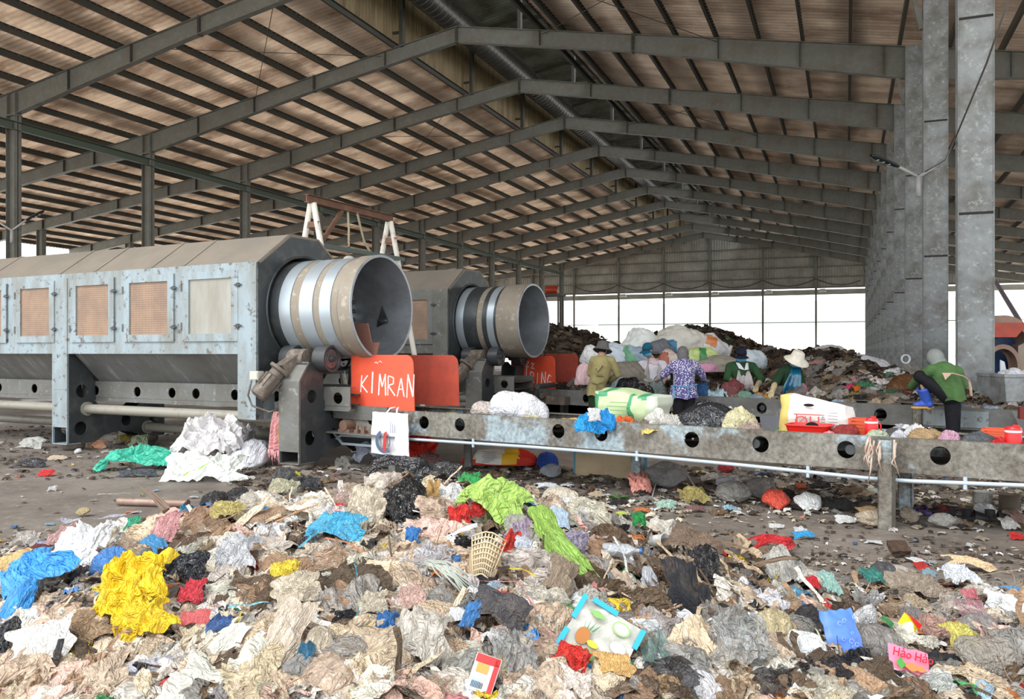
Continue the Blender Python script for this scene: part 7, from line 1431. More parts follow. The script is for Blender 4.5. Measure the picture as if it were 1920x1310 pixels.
MSOIL = mat('composting_refuse', (0.085, 0.065, 0.05), 0.85, 0, 0.3, ((0.2, 0.16, 0.12), 6, 0.55, 0.08, 0.8), bump=1.0, bscale=20)
tag(mb.build('refuse_mound', MSOIL, smooth=True), 'dark brown refuse mounds rising behind the second conveyor', 'refuse mound', kind='stuff')
rr = random.Random(5); pts = []
def mpt(u, v=None, d=None):
    k = (u-960)/FPX
    if d is None: q = (HV-v)/FPX; d = c2d(u)
    while v is not None and d < 30 and HC+q*d > mound(k*d, d): d += 0.06
    return k*d, d
while len(pts) < 7500:
    u = rr.uniform(990, 1985); vc = interp(u, [(a, b) for a, b, _ in CR]); v = vc+(768-vc)*rr.random()**1.15; x, d = mpt(u, v)
    if d > 29: continue
    z = mound(x, d); L = rr.uniform(0.10, 0.30)*(0.8 if d < 14 else 1.0); near = d < 15.5
    col = pick(PAL if (near and rr.random() < 0.22) else DARKPAL, rr)
    pts.append((xd(x, d, z+0.01), rnd_n(normal_at(mound, x, d), 0.8), rr.uniform(0, 6.3), L, L*rr.uniform(0.35, 0.9), L*0.9, lin(col, 0.8), rr.randrange(len(SMALL))))
scatter_stuff('mound_litter', pts, 'countless brown leaf-like scraps covering the refuse mounds', 'litter')
# light and coloured bags scattered over the mound near the belt
CN3 = {'grey': (150, 145, 140), 'beige': (190, 170, 145), 'white': (228, 228, 226), 'off-white': (206, 198, 186), 'brown': (122, 98, 78), 'black': (40, 40, 44), 'pinkish': (200, 150, 150), 'green': (70, 130, 90), 'light blue': (170, 196, 216), 'yellow': (206, 180, 90)}
rg = random.Random(71); cols = {'grey': 8, 'beige': 6, 'white': 3, 'off-white': 4, 'brown': 9, 'black': 3, 'pinkish': 0.8, 'green': 0.6, 'light blue': 0.6, 'yellow': 0.6}
def mound_item(kind, name, noun, n, ur, vr, sz, cat='plastic bag'):
    k = 0
    while k < n:
        u, v = rg.uniform(*ur), rg.uniform(*vr); x, d = mpt(u, v)
        if d > 27: continue
        c = rg.choices(list(cols), list(cols.values()))[0]; L = rg.uniform(*sz); b = L*rg.uniform(0.6, 1); T2 = b*0.8; jf = rg.uniform(0.85, 1.05)
        where = 'left of the sack pile' if u < 1150 else ('on the mound below the sack pile' if u < 1420 else ('on the mound behind the white-hatted worker' if u < 1600 else 'on the mound before the grey columns'))
        o = inst(rg.choice(POOL[kind]), name, basis((normal_at(mound, x, d)-FS*rg.uniform(0, 0.6)).normalized(), rg.uniform(0, 6.3), L, b, T2, xd(x, d, mound(x, d)+0.03)), lin(tuple(q*jf for q in CN3[c]), 0.85), rg.choice([FILM, CLOTH, CLEAR])); tag(o, '%s %s %s' % (c, noun, where), cat, 'mound pieces: '+noun); k += 1
mound_item('sheet', 'mound_bag', 'crumpled bag', 130, (1420, 1720), (660, 765), (0.16, 0.4)); mound_item('sheet', 'mound_bag', 'crumpled bag', 40, (1060, 1420), (665, 740), (0.2, 0.5)); mound_item('lump', 'mound_full_bag', 'full bag', 40, (1420, 1720), (680, 765), (0.16, 0.34)); mound_item('sheet', 'mound_bag', 'crumpled bag', 25, (1720, 1900), (735, 768), (0.12, 0.25))
# the big sacks piled behind the workers
def sack(u, v, w, h, rgb, label, band=None, d=16.5, idx=0, rot=0.0, mt=None):
    s_ = d/FPX; W, Hh = w*s_, h*s_; base = at(u, v+h/2, d); t = thing('stuffed_sack', label, 'sack', base, -YAW, 'stuffed sacks piled behind the workers')
    lm = lump_mesh(20+idx, 64, 40, 1.0, 1.0); mb = MB(); cR, sR = math.cos(rot), math.sin(rot)
    for f in lm.f:
        cx = sum(lm.v[i][0] for i in f)/4; cz = sum(lm.v[i][2] for i in f)/4; mb.f.append(f); mb.m.append(1 if band and band[0] < cx < band[1] and band[2] < cz < band[3] else 0)
    q = []
    for x, y, z in lm.v: X, Z = x*W*1.05, (z+0.12)/0.75*Hh; q.append((X*cR-(Z-Hh/2)*sR, y*min(W, Hh)*1.1, Hh/2+X*sR+(Z-Hh/2)*cR))
    mb.v = q; base_m = mat('sackcloth_%d' % u, lin(rgb, 0.9), 0.6, 0, 0.4, (tuple(0.6*c for c in lin(rgb, 0.8)), 2.5, 0.56, 0.1, 0.6), bump=0.8, bscale=9)
    ms = [base_m]+([pm('sackband_%d' % u, band[4])] if band else []); mb.build('sack_body', ms if band else base_m, t, smooth=True)
    mb = MB(); kn = knot_mesh(idx, 20); 
    sg = 1 if idx % 2 else -1; mb.tube([(sg*W*0.5*cR, 0, Hh*0.5+sg*W*0.5*sR), (sg*W*0.58, 0.0, Hh*0.56)], [0.07, 0.03], 10); mb.build('tied_end', base_m, t, smooth=True)
    return t
sack(1196, 647, 62, 52, (232, 236, 232), 'large white round sack at the left top of the pile', None, 17, 1, 0.5)
sack(1273, 640, 88, 54, (214, 210, 200), 'largest dirty white sack with a blue print at the top of the pile', (-0.42, -0.12, -0.02, 0.3, (60, 130, 170)), 17, 2)
sack(1333, 650, 66, 42, (208, 208, 208), 'grey-white sack with an orange band at the right top of the pile', (-0.25, 0.05, 0.25, 0.6, (220, 140, 90)), 17, 3, -0.4)
sack(1318, 668, 50, 34, (196, 212, 140), 'yellow-green sack below the orange-banded one', (-0.2, 0.05, 0.0, 0.6, (80, 150, 90)), 16.2, 4, -0.1)
sack(1160, 668, 50, 52, (206, 218, 228), 'pale blue-white sack right of the khaki worker', None, 16.2, 5, 0.9)
sack(1188, 670, 44, 44, (120, 176, 140), 'green-topped sack left of the blue-capped worker', (-0.0, 0.6, -0.2, 0.6, (176, 196, 214)), 16, 6, 0.6)
sack(1238, 652, 40, 30, (110, 112, 118), 'dark grey striped sack behind the blue-capped worker', None, 16.6, 7)
sack(1256, 676, 46, 36, (206, 190, 182), 'reddish white sack behind the printed blouse worker', (-0.6, -0.1, 0.1, 0.6, (190, 110, 90)), 16, 8)
sack(1350, 684, 70, 34, (150, 144, 130), 'dirty grey sack left of the black-capped worker', None, 15.8, 9)
sack(1410, 674, 50, 34, (196, 208, 214), 'pale blue sack behind the black-capped worker', None, 15.8, 10, -0.3)
sack(1108, 668, 34, 36, (234, 234, 232), 'white sack at the left behind the khaki worker', None, 16, 11)
sack(1325, 690, 36, 20, (206, 150, 176), 'small pink printed bag right of the printed blouse worker', None, 15.2, 12)
sack(1096, 705, 30, 44, (232, 196, 200), 'pale pink bag at the left elbow of the khaki worker', None, 15.5, 13)
sack(1176, 702, 64, 46, (134, 126, 116), 'dusty grey-brown sack between the khaki and blue-capped workers', None, 15.3, 14)
def mo(kind, name, label, cat, u, v, w, h, rgb, m=None, rot=0.0, idx=None, tilt=0.7):
    x, d = mpt(u, v); s_ = d/FPX; nrm = (normal_at(mound, x, d)-FS*tilt).normalized(); pl_ = POOL[kind]; cs = max(0.4, abs(nrm.dot((CAMV-xd(x, d, 0.8)).normalized())))
    o = inst(pl_[(idx if idx is not None else int(u)) % len(pl_)], name, basis(nrm, rot, w*s_, h*s_/cs*0.9, min(w, h)*s_*1.0, xd(x, d, mound(x, d)+0.04)), lin(rgb), m or C_); return tag(o, label, cat)
for r in (('lump', 'white_sack', 'long white plastic sack on the mound before the grey columns', 'sack', 1642, 690, 58, 22, (222, 224, 230)), ('lump', 'clear_sheet', 'milky plastic sheet on the crest above the white-hatted worker', 'plastic sheet', 1556, 660, 54, 16, (206, 208, 206)),
          ('sheet', 'white_bag', 'crumpled white bag on the mound left of the climbing worker', 'plastic bag', 1680, 708, 44, 26, (238, 238, 240)), ('sheet', 'white_bag', 'white and red stained bag below the crumpled white one', 'plastic bag', 1650, 728, 40, 24, (232, 220, 214)),
          ('sheet', 'green_bag', 'dark green plastic bag left of the stained white bag', 'plastic bag', 1624, 732, 32, 22, (60, 130, 90)), ('sheet', 'pink_bag', 'bright pink bag beside the red and yellow packet', 'plastic bag', 1592, 738, 32, 20, (226, 70, 110)),
          ('sheet', 'red_yellow_packet', 'red and yellow packet on the mound edge', 'packet', 1612, 742, 18, 26, (226, 120, 40)), ('sheet', 'red_bag', 'small red bag above the crumpled white bag', 'plastic bag', 1668, 694, 20, 10, (206, 60, 60)),
          ('sheet', 'grey_bag', 'grey bag with yellow flowers left of the climbing worker', 'plastic bag', 1718, 696, 36, 22, (164, 158, 140)), ('flat', 'yellow_flower', 'yellow scrap on the grey bag left of the climbing worker', 'scrap', 1702, 690, 16, 10, (226, 216, 40)),
          ('strip', 'yellow_cloth', 'mustard cloth on the middle of the mound', 'cloth', 1620, 712, 54, 24, (170, 140, 70)), ('lump', 'brown_net', 'rusty brown netting heap behind the raised knee', 'netting', 1700, 735, 60, 44, (100, 66, 40)),
          ('sheet', 'cream_bag', 'cream bag behind the blue boot', 'plastic bag', 1722, 735, 18, 36, (224, 190, 120)), ('sheet', 'green_white_scrap', 'green and white scrap right of the climbing worker', 'scrap', 1838, 752, 36, 18, (176, 200, 176)),
          ('lump', 'white_bag', 'white bag at the shoulder of the white-hatted worker', 'plastic bag', 1505, 690, 24, 16, (240, 240, 240)), ('lump', 'pinkish_bag', 'pinkish bag right of the middle of the mound', 'plastic bag', 1535, 690, 34, 20, (170, 130, 120))): mo(*r)
# refuse lying on the second belt
rg = random.Random(17)
for k in range(88):
    u = rg.uniform(1070, 1700) if k < 74 else rg.uniform(1800, 1900); fy = rg.uniform(0.15, 0.8); c = rg.choices(['grey', 'black', 'off-white', 'brown', 'light blue', 'green', 'beige'], [7, 6 if u < 1260 else 2, 2, 5, 1.5, 1, 3])[0]
    wh = 'between the khaki and printed blouse workers' if u < 1270 else ('in front of the black-capped worker' if u < 1440 else ('in front of the white-hatted worker' if u < 1560 else 'right of the white-hatted worker'))
    if u > 1790: wh = 'right of the climbing worker'
    kd = rg.choice(['sheet', 'lump', 'sheet', 'soft']); jf = rg.uniform(0.8, 1.05)
    belt(C2, kd, 'sorted_bag', '%s %s on the second conveyor %s' % (c, 'full bag' if kd == 'lump' else 'crumpled bag', wh), 'plastic bag', u, fy, rg.uniform(22, 46), rg.uniform(10, 24)*(1.25 if u < 1260 else 0.8), tuple(q*jf for q in CN3[c]), z=0.71, m=rg.choice([FILM, CLOTH, CLEAN, CLEAR]), rot=rg.uniform(0, 6), group='refuse on the second conveyor')
for r in (('lump', 'black_bag', 'glossy black bag on the second conveyor right of the teal glove', 'plastic bag', 1180, 0.3, 50, 34, (26, 26, 32)), ('lump', 'black_bag', 'long glossy black bag left of the printed blouse', 'plastic bag', 1212, 0.25, 50, 26, (24, 24, 30)), ('lump', 'grey_bag', 'pale grey bag held near the teal glove', 'plastic bag', 1162, 0.4, 34, 34, (160, 156, 164)),
          ('lump', 'clear_bag', 'grey-green clear bag left of the printed blouse', 'plastic bag', 1232, 0.35, 34, 34, (120, 134, 132)), ('lump', 'blue_bag', 'dark blue bag right of the printed blouse', 'plastic bag', 1318, 0.2, 30, 30, (40, 88, 140)), ('sheet', 'light_blue_bag', 'pale blue striped bag right of the dark blue one', 'plastic bag', 1345, 0.3, 44, 28, (186, 212, 222)),
          ('lump', 'green_bag', 'grey-green bag in front of the black-capped worker', 'plastic bag', 1398, 0.2, 28, 20, (120, 156, 136)), ('lump', 'maroon_bag', 'dark red net under the gloves of the black-capped worker', 'netting', 1372, 0.5, 44, 34, (120, 66, 70)), ('sheet', 'ochre_peel', 'ochre peels under the beige glove', 'peel', 1424, 0.4, 36, 22, (190, 140, 70))): belt(C2, *r, m=C_)
# bin, white panel, box and pole at the right edge
P = at(1905, 768, 11.6); t = thing('metal_bin', 'grimy grey metal bin heaped with white bags at the right edge', 'bin', (P.x, P.y, 0), 0.3)
mb = MB(); mb.prism([(-0.26, 0.55), (0.6, 0.55), (0.6, 1.17), (-0.3, 1.17)], -0.3, 0.5, 'xz'); mb.b2((-0.31, -0.32, 1.15), (0.62, 0.52, 1.19)); mb.build('bin_body', mat('bin_grey', (0.3, 0.32, 0.33), 0.6, 0.1, 0.4, ((0.14, 0.13, 0.12), 4, 0.5, 0.1, 0.8)), t)
mb = MB(); mb.b2((-0.2, -0.2, 0), (-0.1, 0.4, 0.55)); mb.b2((0.45, -0.2, 0), (0.55, 0.4, 0.55)); mb.build('bin_leg', DARKP, t)
for i, (x, c) in enumerate(((-0.1, (236, 238, 244)), (0.15, (230, 232, 240)), (0.4, (196, 190, 180)))):
    q = Matrix.Translation((P.x, P.y, 0)) @ Matrix.Rotation(0.3, 4, 'Z') @ Matrix.Translation((x, -0.1, 1.17)) @ Matrix.Diagonal((0.28, 0.28, 0.22, 1)); o = inst(P_LUMP[i], 'white_bag', q, lin(c), C_); tag(o, ('white bag at the left on top of the grimy bin', 'white bag in the middle on top of the grimy bin', 'grey-white bag at the right on top of the grimy bin')[i], 'plastic bag')
mb = MB(); A = at(1876, 755, 12.2); mb.prism([(0.0, 0.6), (0.16, 0.6), (0.13, 1.0), (0.06, 1.35), (0.0, 1.38)], 0, 0.02, 'xz'); mb.b2((0.02, 0.0, 0.0), (0.05, 0.02, 0.6)); o = mb.build('plastic_board', pm('panel_white', (226, 232, 242)), None, (A.x, A.y, 0), rz=0.38); tag(o, 'curved white plastic board leaning right of the big column', 'board')
mb = MB(); pA, pB = at(1868, 530, 24), at(1935, 640, 20); mb.tube([pA, pB, pB+(pB-pA)], 0.06, 10); tag(mb.centred('slanting_pole', pm('pole_mauve', (150, 140, 150))), 'slanting mauve-grey pole at the far right against the sky', 'pole')
mb = MB(); P = at(1925, 775, 9.7); mb.box((0, 0, 0), (0.16, 0.16, 0.14)); mb.v = [(x+P.x, y+P.y, z+0.78) for x, y, z in mb.v]; tag(mb.centred('red_box', pm('box_red', (130, 40, 36))), 'dark red box at the right edge on the second conveyor', 'box')
mb = MB(); mb.lathe([(-0.015, 0.055), (-0.015, 0.08), (0.015, 0.08), (0.015, 0.055), (-0.015, 0.055)], 24, 0, 'x', M=Matrix.Translation(at(1698, 673, 13.4)) @ Matrix.Rotation(-1.2, 4, 'Z')); 
tag(mb.centred('plastic_ring', pm('ring_white', (216, 222, 226)), smooth=True), 'pale plastic ring hooked on the grey column above the mound', 'ring')
# street lamps
def lamp(P, arms, label):
    t = thing('street_lamp', label, 'street lamp', P, -YAW); wh_ = pm('lamp_pole_white', (200, 200, 200), 0.4)
    mb = MB(); mb.tube([(0, 0, -0.42), (0, 0, 0.02)], 0.05, 12); mb.build('bracket', wh_, t, smooth=True)
    for (x, z, head) in arms:
        mb = MB(); mb.tube([(0, 0, 0), (x*0.6, -0.02, z*0.55), (x, 0, z)], 0.035, 10); a = mb.build('arm', wh_, t, smooth=True)
        if head:
            sg = 1 if x > 0 else -1; L = 0.62; dz = z/abs(x)*0.9
            mb = MB(); prof = [(0.0, 0.04), (0.1, 0.08), (0.35, 0.13), (0.55, 0.12), (0.62, 0.03)]; vs = []
            for q, r in prof:
                for k in range(14): th = 2*PI*k/14; vs.append((x+sg*q, r*math.cos(th), z+q*dz*0.8+0.045*math.sin(th)*(1 if r > 0.05 else 0.6)))
            mb.add(vs, [(i*14+k, i*14+(k+1) % 14, (i+1)*14+(k+1) % 14, (i+1)*14+k) for i in range(4) for k in range(14)]); mb.build('lamp_head', pm('lamp_head_dark', (56, 60, 64), 0.4), a, smooth=True)
            mb = MB()
            for q in (0.22, 0.34, 0.46): mb.ell((x+sg*q, 0, z+q*dz*0.8-0.045), (0.035, 0.05, 0.01))
            mb.build('lamp_lens', pm('lamp_lens', (226, 230, 232), 0.2), a, smooth=True)
lamp(at(1722, 332, 18.0), [(-0.42, 0.23, True), (0.62, 0.42, False)], 'double-armed white street lamp bracket fixed to a tall column at the right')
lamp(at(22, 432, 28.6), [(0.5, 0.36, True), (-0.5, 0.36, True)], 'street lamp fixed to the left column above the machine cover')
mb = MB(); mb.tube([at(1735, 322, 17.9), at(1772, 300, 16), at(1790, 262, 12.1), at(1820, 190, 11.2), at(1850, 118, 10.5), at(1905, -40, 9.5)], 0.013, 8); tag(mb.centred('lamp_cable', pm('cable_grey', (96, 92, 88)), smooth=True), 'grey cable rising from the lamp bracket across the nearest tall column', 'cable')
# small pump stand in the far bay and hut-like things beyond
P = at(1035, 600, 46); t = thing('pump_stand', 'small stand with an orange motor by a far left column', 'stand', (P.x, P.y, 0), 0)
mb = MB()
for x in (-0.5, 0.5):
    for y in (-0.4, 0.4): mb.box((x, y, 2.3), (0.08, 0.08, 4.6))
mb.box((0, 0, 4.65), (1.3, 1.0, 0.12)); mb.build('stand_frame', DARKSTEEL, t)
mb = MB(); mb.tube([(-0.35, 0, 4.95), (0.3, 0, 4.95)], 0.22, 16); mb.build('motor', pm('motor_orange', (200, 70, 40)), t, smooth=True)
# ================================================================ WORKERS
SKIN = mat('skin', (0.42, 0.245, 0.165), 0.55, 0, 0.4)
def wmat(name, rgb, rough=0.8, k=0.75, **kw): return mat(name, lin(rgb, k), rough, 0, 0.3, (tuple(0.55*c for c in lin(rgb, k)), 6, 0.56, 0.1, 0.5), bump=0.5, bscale=22, **kw)
def limb(mb, pts, rs, m=0):
    mb.tube(pts, rs, 14, m)
    for p, r in zip(pts, rs): mb.ell(p, (r, r, r), m, 12, 8)
def hand_parts(mb, P, dirv, up, sc=1.0, curl=0.7, r=0.0095):
    """palm, four bent fingers of different lengths and a thumb from the side of the palm"""
    f = Vector(dirv).normalized(); u_ = Vector(up); sd = f.cross(u_).normalized(); u_ = sd.cross(f).normalized(); P = Vector(P)
    rot = Matrix(((f.x, sd.x, u_.x), (f.y, sd.y, u_.y), (f.z, sd.z, u_.z)))
    mb.ell(P+f*0.045*sc, (0.052*sc, 0.042*sc, 0.018*sc), 0, 12, 8, rot=rot)
    for i, L in enumerate((0.062, 0.074, 0.069, 0.052)):
        b = P+f*0.082*sc+sd*(0.030-0.02*i)*sc; a1 = curl*0.5; a2 = curl*1.4
        p1 = b+(f*math.cos(a1)-u_*math.sin(a1))*L*0.55*sc; p2 = p1+(f*math.cos(a2)-u_*math.sin(a2))*L*0.5*sc
        mb.tube([b-f*0.02, b, p1, p2], [r*sc, r*sc, r*0.95*sc, r*0.75*sc], 8)
    b = P+f*0.02*sc+sd*0.04*sc; p1 = b+(f*0.6+sd*0.7)*0.035*sc; p2 = p1+(f*0.95+sd*0.1-u_*0.3)*0.03*sc; mb.tube([b-sd*0.02, b, p1, p2], [r*1.2*sc, r*1.2*sc, r*1.05*sc, r*0.8*sc], 8)
def worker(label, u0, d, J, face, top, legs_m, arms, hat, gloves, sleeve, extra=None, top_pts=None, hair=True, feet=None):
    s_ = d/FPX; B = at(u0, HV, d); t = thing('person', label, 'person', (B.x, B.y, 0), -YAW, None)
    def q(p): return Vector(((p[0]-u0)*s_, p[2] if len(p) > 2 else 0.0, HC+(HV-p[1])*s_))
    K = {k: q(v) for k, v in J.items()}; fx = Vector(face).normalized()
    body = MB(); H_ = K['head']
    up_h = (H_-K['neck']).normalized(); side = fx.cross(up_h).normalized(); up_h = side.cross(fx).normalized(); RH = Matrix(((side.x, fx.x, up_h.x), (side.y, fx.y, up_h.y), (side.z, fx.z, up_h.z)))
    def hp(a, b, c): return H_+side*a+fx*b+up_h*c
    body.ell(H_, (0.076, 0.095, 0.105), 0, 18, 12, rot=RH); body.ell(hp(0, 0.035, -0.055), (0.052, 0.055, 0.06), 0, 14, 10, rot=RH)       # skull, jaw
    body.ell(hp(0, 0.098, -0.012), (0.013, 0.02, 0.02), 0, 10, 8, rot=RH); body.ell(hp(0, 0.09, -0.052), (0.024, 0.012, 0.01), 0, 10, 6, rot=RH)  # nose, mouth
    for e_ in (-1, 1): body.ell(hp(0.077*e_, -0.005, -0.01), (0.012, 0.02, 0.03), 0, 10, 8, rot=RH)
    limb(body, [H_-up_h*0.05, K['neck']], [0.052, 0.056])
    limb(body, [K['neck'], K['chest'], K['waist'], K['hip']], [0.07, 0.125, 0.12, 0.135])
    limb(body, [K['sl'], (K['sl']+K['sr'])/2, K['sr']], [0.058, 0.09, 0.058])
    for a, b, c in arms: limb(body, [K[a], K[b], K[c]], [0.055, 0.042, 0.028])
    for lg in legs_m['pts']: P_ = [q(p) for p in lg]; limb(body, P_, [0.085, 0.06, 0.042][:len(P_)])
    for (a, b, c) in arms: hand_parts(body, K[c], K[c]-K[b], (0, 0, 1))
    blob('body', body, 0.0115, SKIN, t, 2)
    for e_ in (-1, 1):
        mb = MB(); mb.ell(hp(0.03*e_, 0.086, 0.012), (0.014, 0.008, 0.008), 0, 10, 6, rot=RH); ey = mb.build('eye', pm('eye_white', (225, 220, 214), 0.3), t, smooth=True)
        mb = MB(); mb.ell(hp(0.03*e_, 0.093, 0.012), (0.006, 0.004, 0.006), 0, 8, 6, rot=RH); mb.build('iris', pm('eye_dark', (30, 20, 16), 0.2), ey, smooth=True)
        mb = MB(); mb.tube([hp(0.015*e_, 0.092, 0.03), hp(0.045*e_, 0.084, 0.032)], 0.004, 6); mb.build('eyebrow', pm('hair_black', (26, 22, 20), 0.7), t, smooth=True)
    if hair:
        mb = MB(); mb.ell(hp(0, -0.018, 0.012), (0.084, 0.098, 0.108), 0, 18, 12, rot=RH); mb.v = [tuple(Vector(v)) for v in mb.v if True]
        # keep the face free: pull front-lower vertices inside the skull
        nv = []
        for v in mb.v:
            w_ = Vector(v)-H_; f_, u__ = w_.dot(fx), w_.dot(up_h)
            nv.append(tuple(H_+w_*0.75) if (f_ > 0.02 and u__ < 0.06) or u__ < -0.07 else v)
        mb.v = nv; mb.build('hair', pm('hair_black', (26, 22, 20), 0.7), t, smooth=True)
    # garment
    g = MB(); TP = [q(p) for p in top['pts']]; limb(g, TP, top['r']); limb(g, [K['sl'], (K['sl']+K['sr'])/2, K['sr']], [0.078, 0.11, 0.078]); limb(g, [K['neck']-Vector((0, 0, 0.02)), K['chest']], [0.075, 0.15])
    for (a, b, c), fr_ in zip(arms, sleeve):
        e = K[b].lerp(K[c], max(0, fr_-1)) if fr_ > 1 else K[a].lerp(K[b], fr_); P_ = [K[a], K[b], e] if fr_ > 1 else [K[a], e]
        limb(g, P_, [0.076, 0.066, 0.056] if fr_ > 1 else [0.076, 0.072])
    sh = blob('jacket' if top.get('kind') != 'blouse' else 'blouse', g, 0.0135, top['m'], t, 3)
    if top.get('skirt'):
        mb = MB(); n = 36; a_ = [(q(p), w_*s_, dp_) for p, w_, dp_ in top['skirt']]; vs = []
        for i, (c_, w_, dp_) in enumerate(a_):
            for k in range(n): th = 2*PI*k/n; f_ = 1+0.07*i*math.sin(th*7+i); vs.append((c_.x+w_/2*math.cos(th)*f_, c_.y+dp_*math.sin(th)*f_, c_.z+0.012*math.sin(th*5)*i))
        mb.add(vs, [(i*n+k, i*n+(k+1) % n, (i+1)*n+(k+1) % n, (i+1)*n+k) for i in range(len(a_)-1) for k in range(n)]); mb.build('jacket_hem', top['m'], sh, smooth=True)
    # trousers
    g = MB(); limb(g, [K['waist'], K['hip']], [0.128, 0.15])
    for lg in legs_m['pts']: P_ = [q(p) for p in lg]; P_[-1] = P_[-2].lerp(P_[-1], legs_m.get('len', 0.92)); limb(g, P_, [0.105, 0.082, 0.07][:len(P_)])
    blob('trousers', g, 0.0135, legs_m['m'], t, 3)
    for i, lg in enumerate(legs_m['pts']):
        P_ = [q(p) for p in lg]; ft = P_[-1]; bm = (feet or [legs_m.get('boot', wmat('rubber_boot_black', (40, 40, 44), 0.4))]*2)[i]; g = MB(); mid = P_[-2].lerp(ft, 0.35)
        tp = Vector((-0.14, 0.03, -0.0)) if feet and i == 0 else Vector((0.02, 0.14 if face[1] > 0 else -0.14, 0)); g.tube([mid, ft+Vector((0, 0, 0.06))], [0.085, 0.062], 14); g.ell(ft+Vector((0, 0, 0.05)), (0.065, 0.075, 0.055)); g.ell(ft+tp*0.55+Vector((0, 0, 0.045)), (0.10 if feet and i == 0 else 0.055, 0.055 if feet and i == 0 else 0.10, 0.04)); g.ell(ft+tp*0.9+Vector((0, 0, 0.035)), (0.055, 0.055, 0.034))
        bt = blob('boot', g, 0.012, bm, t, 2)
        mb = MB(); n = 20; sx_, sy_ = (0.145, 0.06) if feet and i == 0 else (0.06, 0.145); c_ = ft+tp*0.45; mb.prism([(c_.x+sx_*math.cos(2*PI*k/n), c_.y+sy_*math.sin(2*PI*k/n)) for k in range(n)], c_.z-0.005, c_.z+0.018, 'xy'); mb.build('sole', pm('sole_yellow', (226, 170, 50), 0.5) if feet and i == 0 else pm('sole_dark', (50, 46, 42), 0.7), bt)
    # gloves
    for (a, b, c), gl in zip(arms, gloves):
        if gl is None: continue
        mb = MB(); dv = K[c]-K[b]; limb(mb, [K[c]-dv.normalized()*gl[1], K[c]], [0.05, 0.04]); blobm = MB(); hand_parts(mb, K[c], dv, (0, 0, 1), 1.18, 0.8, 0.0125); blob('glove', mb, 0.009, gl[0], t, 1)
    # hats
    hk, hm = hat[0], hat[1]
    if hk == 'bucket':
        br = hat[2] if len(hat) > 2 else 0.16; mb = MB(); n = 40; vs = []; prof = [(0.135, 0.0), (0.132, 0.05), (0.115, 0.085), (0.045, 0.098), (0.02, 0.102), (-0.012, br), (-0.016, br), (0.012, 0.104)]
        prof = [(0.150, 0.0), (0.146, 0.055), (0.125, 0.088), (0.045, 0.104), (0.03, 0.108), (-0.005, br*0.85), (-0.03, br)]
        for z, r in prof:
            for k in range(n): th = 2*PI*k/n; w_ = 1+0.04*math.sin(th*3)*(r > 0.11); vs.append(hp(r*math.cos(th)*w_, r*math.sin(th)*w_*1.08-0.005, z+0.012*math.sin(th*2+1)*(r > 0.11)))
        mb.add(vs, [(i*n+k, i*n+(k+1) % n, (i+1)*n+(k+1) % n, (i+1)*n+k) for i in range(len(prof)-1) for k in range(n)]); o = mb.build('sun_hat', hm, t, smooth=True); md = o.modifiers.new('t', 'SOLIDIFY'); md.thickness = 0.006; md.offset = 1
    elif hk == 'cap':
        mb = MB(); n = 32; vs = []; prof = [(0.135, 0.0), (0.13, 0.045), (0.105, 0.08), (0.06, 0.097), (0.015, 0.100)]
        for z, r in prof:
            for k in range(n): th = 2*PI*k/n; vs.append(hp(r*0.9*math.cos(th), r*math.sin(th)*1.05-0.005, z))
        mb.add(vs, [(i*n+k, i*n+(k+1) % n, (i+1)*n+(k+1) % n, (i+1)*n+k) for i in range(len(prof)-1) for k in range(n)]); cp = mb.build('cap', hm, t, smooth=True); md = cp.modifiers.new('t', 'SOLIDIFY'); md.thickness = 0.004; md.offset = 1
        mb = MB(); vs = []
        for j in range(6):
            for i in range(11): a = (i/10-0.5)*2.0; rr0 = 0.095+j*0.018; vs.append(hp(math.sin(a)*rr0*0.9*(1-0.02*j), math.cos(a)*rr0*1.05, 0.018-0.006*j-0.02*a*a*0.4))
        mb.add(vs, [(j*11+i, j*11+i+1, (j+1)*11+i+1, (j+1)*11+i) for j in range(5) for i in range(10)]); o = mb.build('brim', hm, cp, smooth=True); md = o.modifiers.new('t', 'SOLIDIFY'); md.thickness = 0.004
    elif hk == 'hood':
        g = MB(); g.ell(hp(0, -0.012, 0.01), (0.098, 0.112, 0.125), 0, 20, 14, rot=RH); g.ell(hp(0, -0.045, -0.085), (0.085, 0.075, 0.08), 0, 16, 10, rot=RH)
        for e_ in (-1, 1): g.ell(hp(0.06*e_, -0.02, -0.10), (0.035, 0.05, 0.07), 0, 12, 8, rot=RH)
        blob('head_scarf', g, 0.011, hm, t, 1)
    mk = hat[3] if len(hat) > 3 else None
    if mk:
        mb = MB(); vs = []; n = 12
        for j in range(7):
            for i in range(n+1): a = (i/n-0.5)*2.5; r = 0.094+0.012*math.sin(PI*j/6); vs.append(hp(math.sin(a)*r*0.86, math.cos(a)*r*1.14*(1-0.1*(j > 4)), -0.004-0.0155*j-0.004*math.sin(j*2.1)))
        mb.add(vs, [(j*(n+1)+i, j*(n+1)+i+1, (j+1)*(n+1)+i+1, (j+1)*(n+1)+i) for j in range(6) for i in range(n)]); o = mb.build('face_mask', mk, t, smooth=True); md = o.modifiers.new('t', 'SOLIDIFY'); md.thickness = 0.003; md.offset = 1
    if extra: extra(t, K, q, s_, hp)
    return t
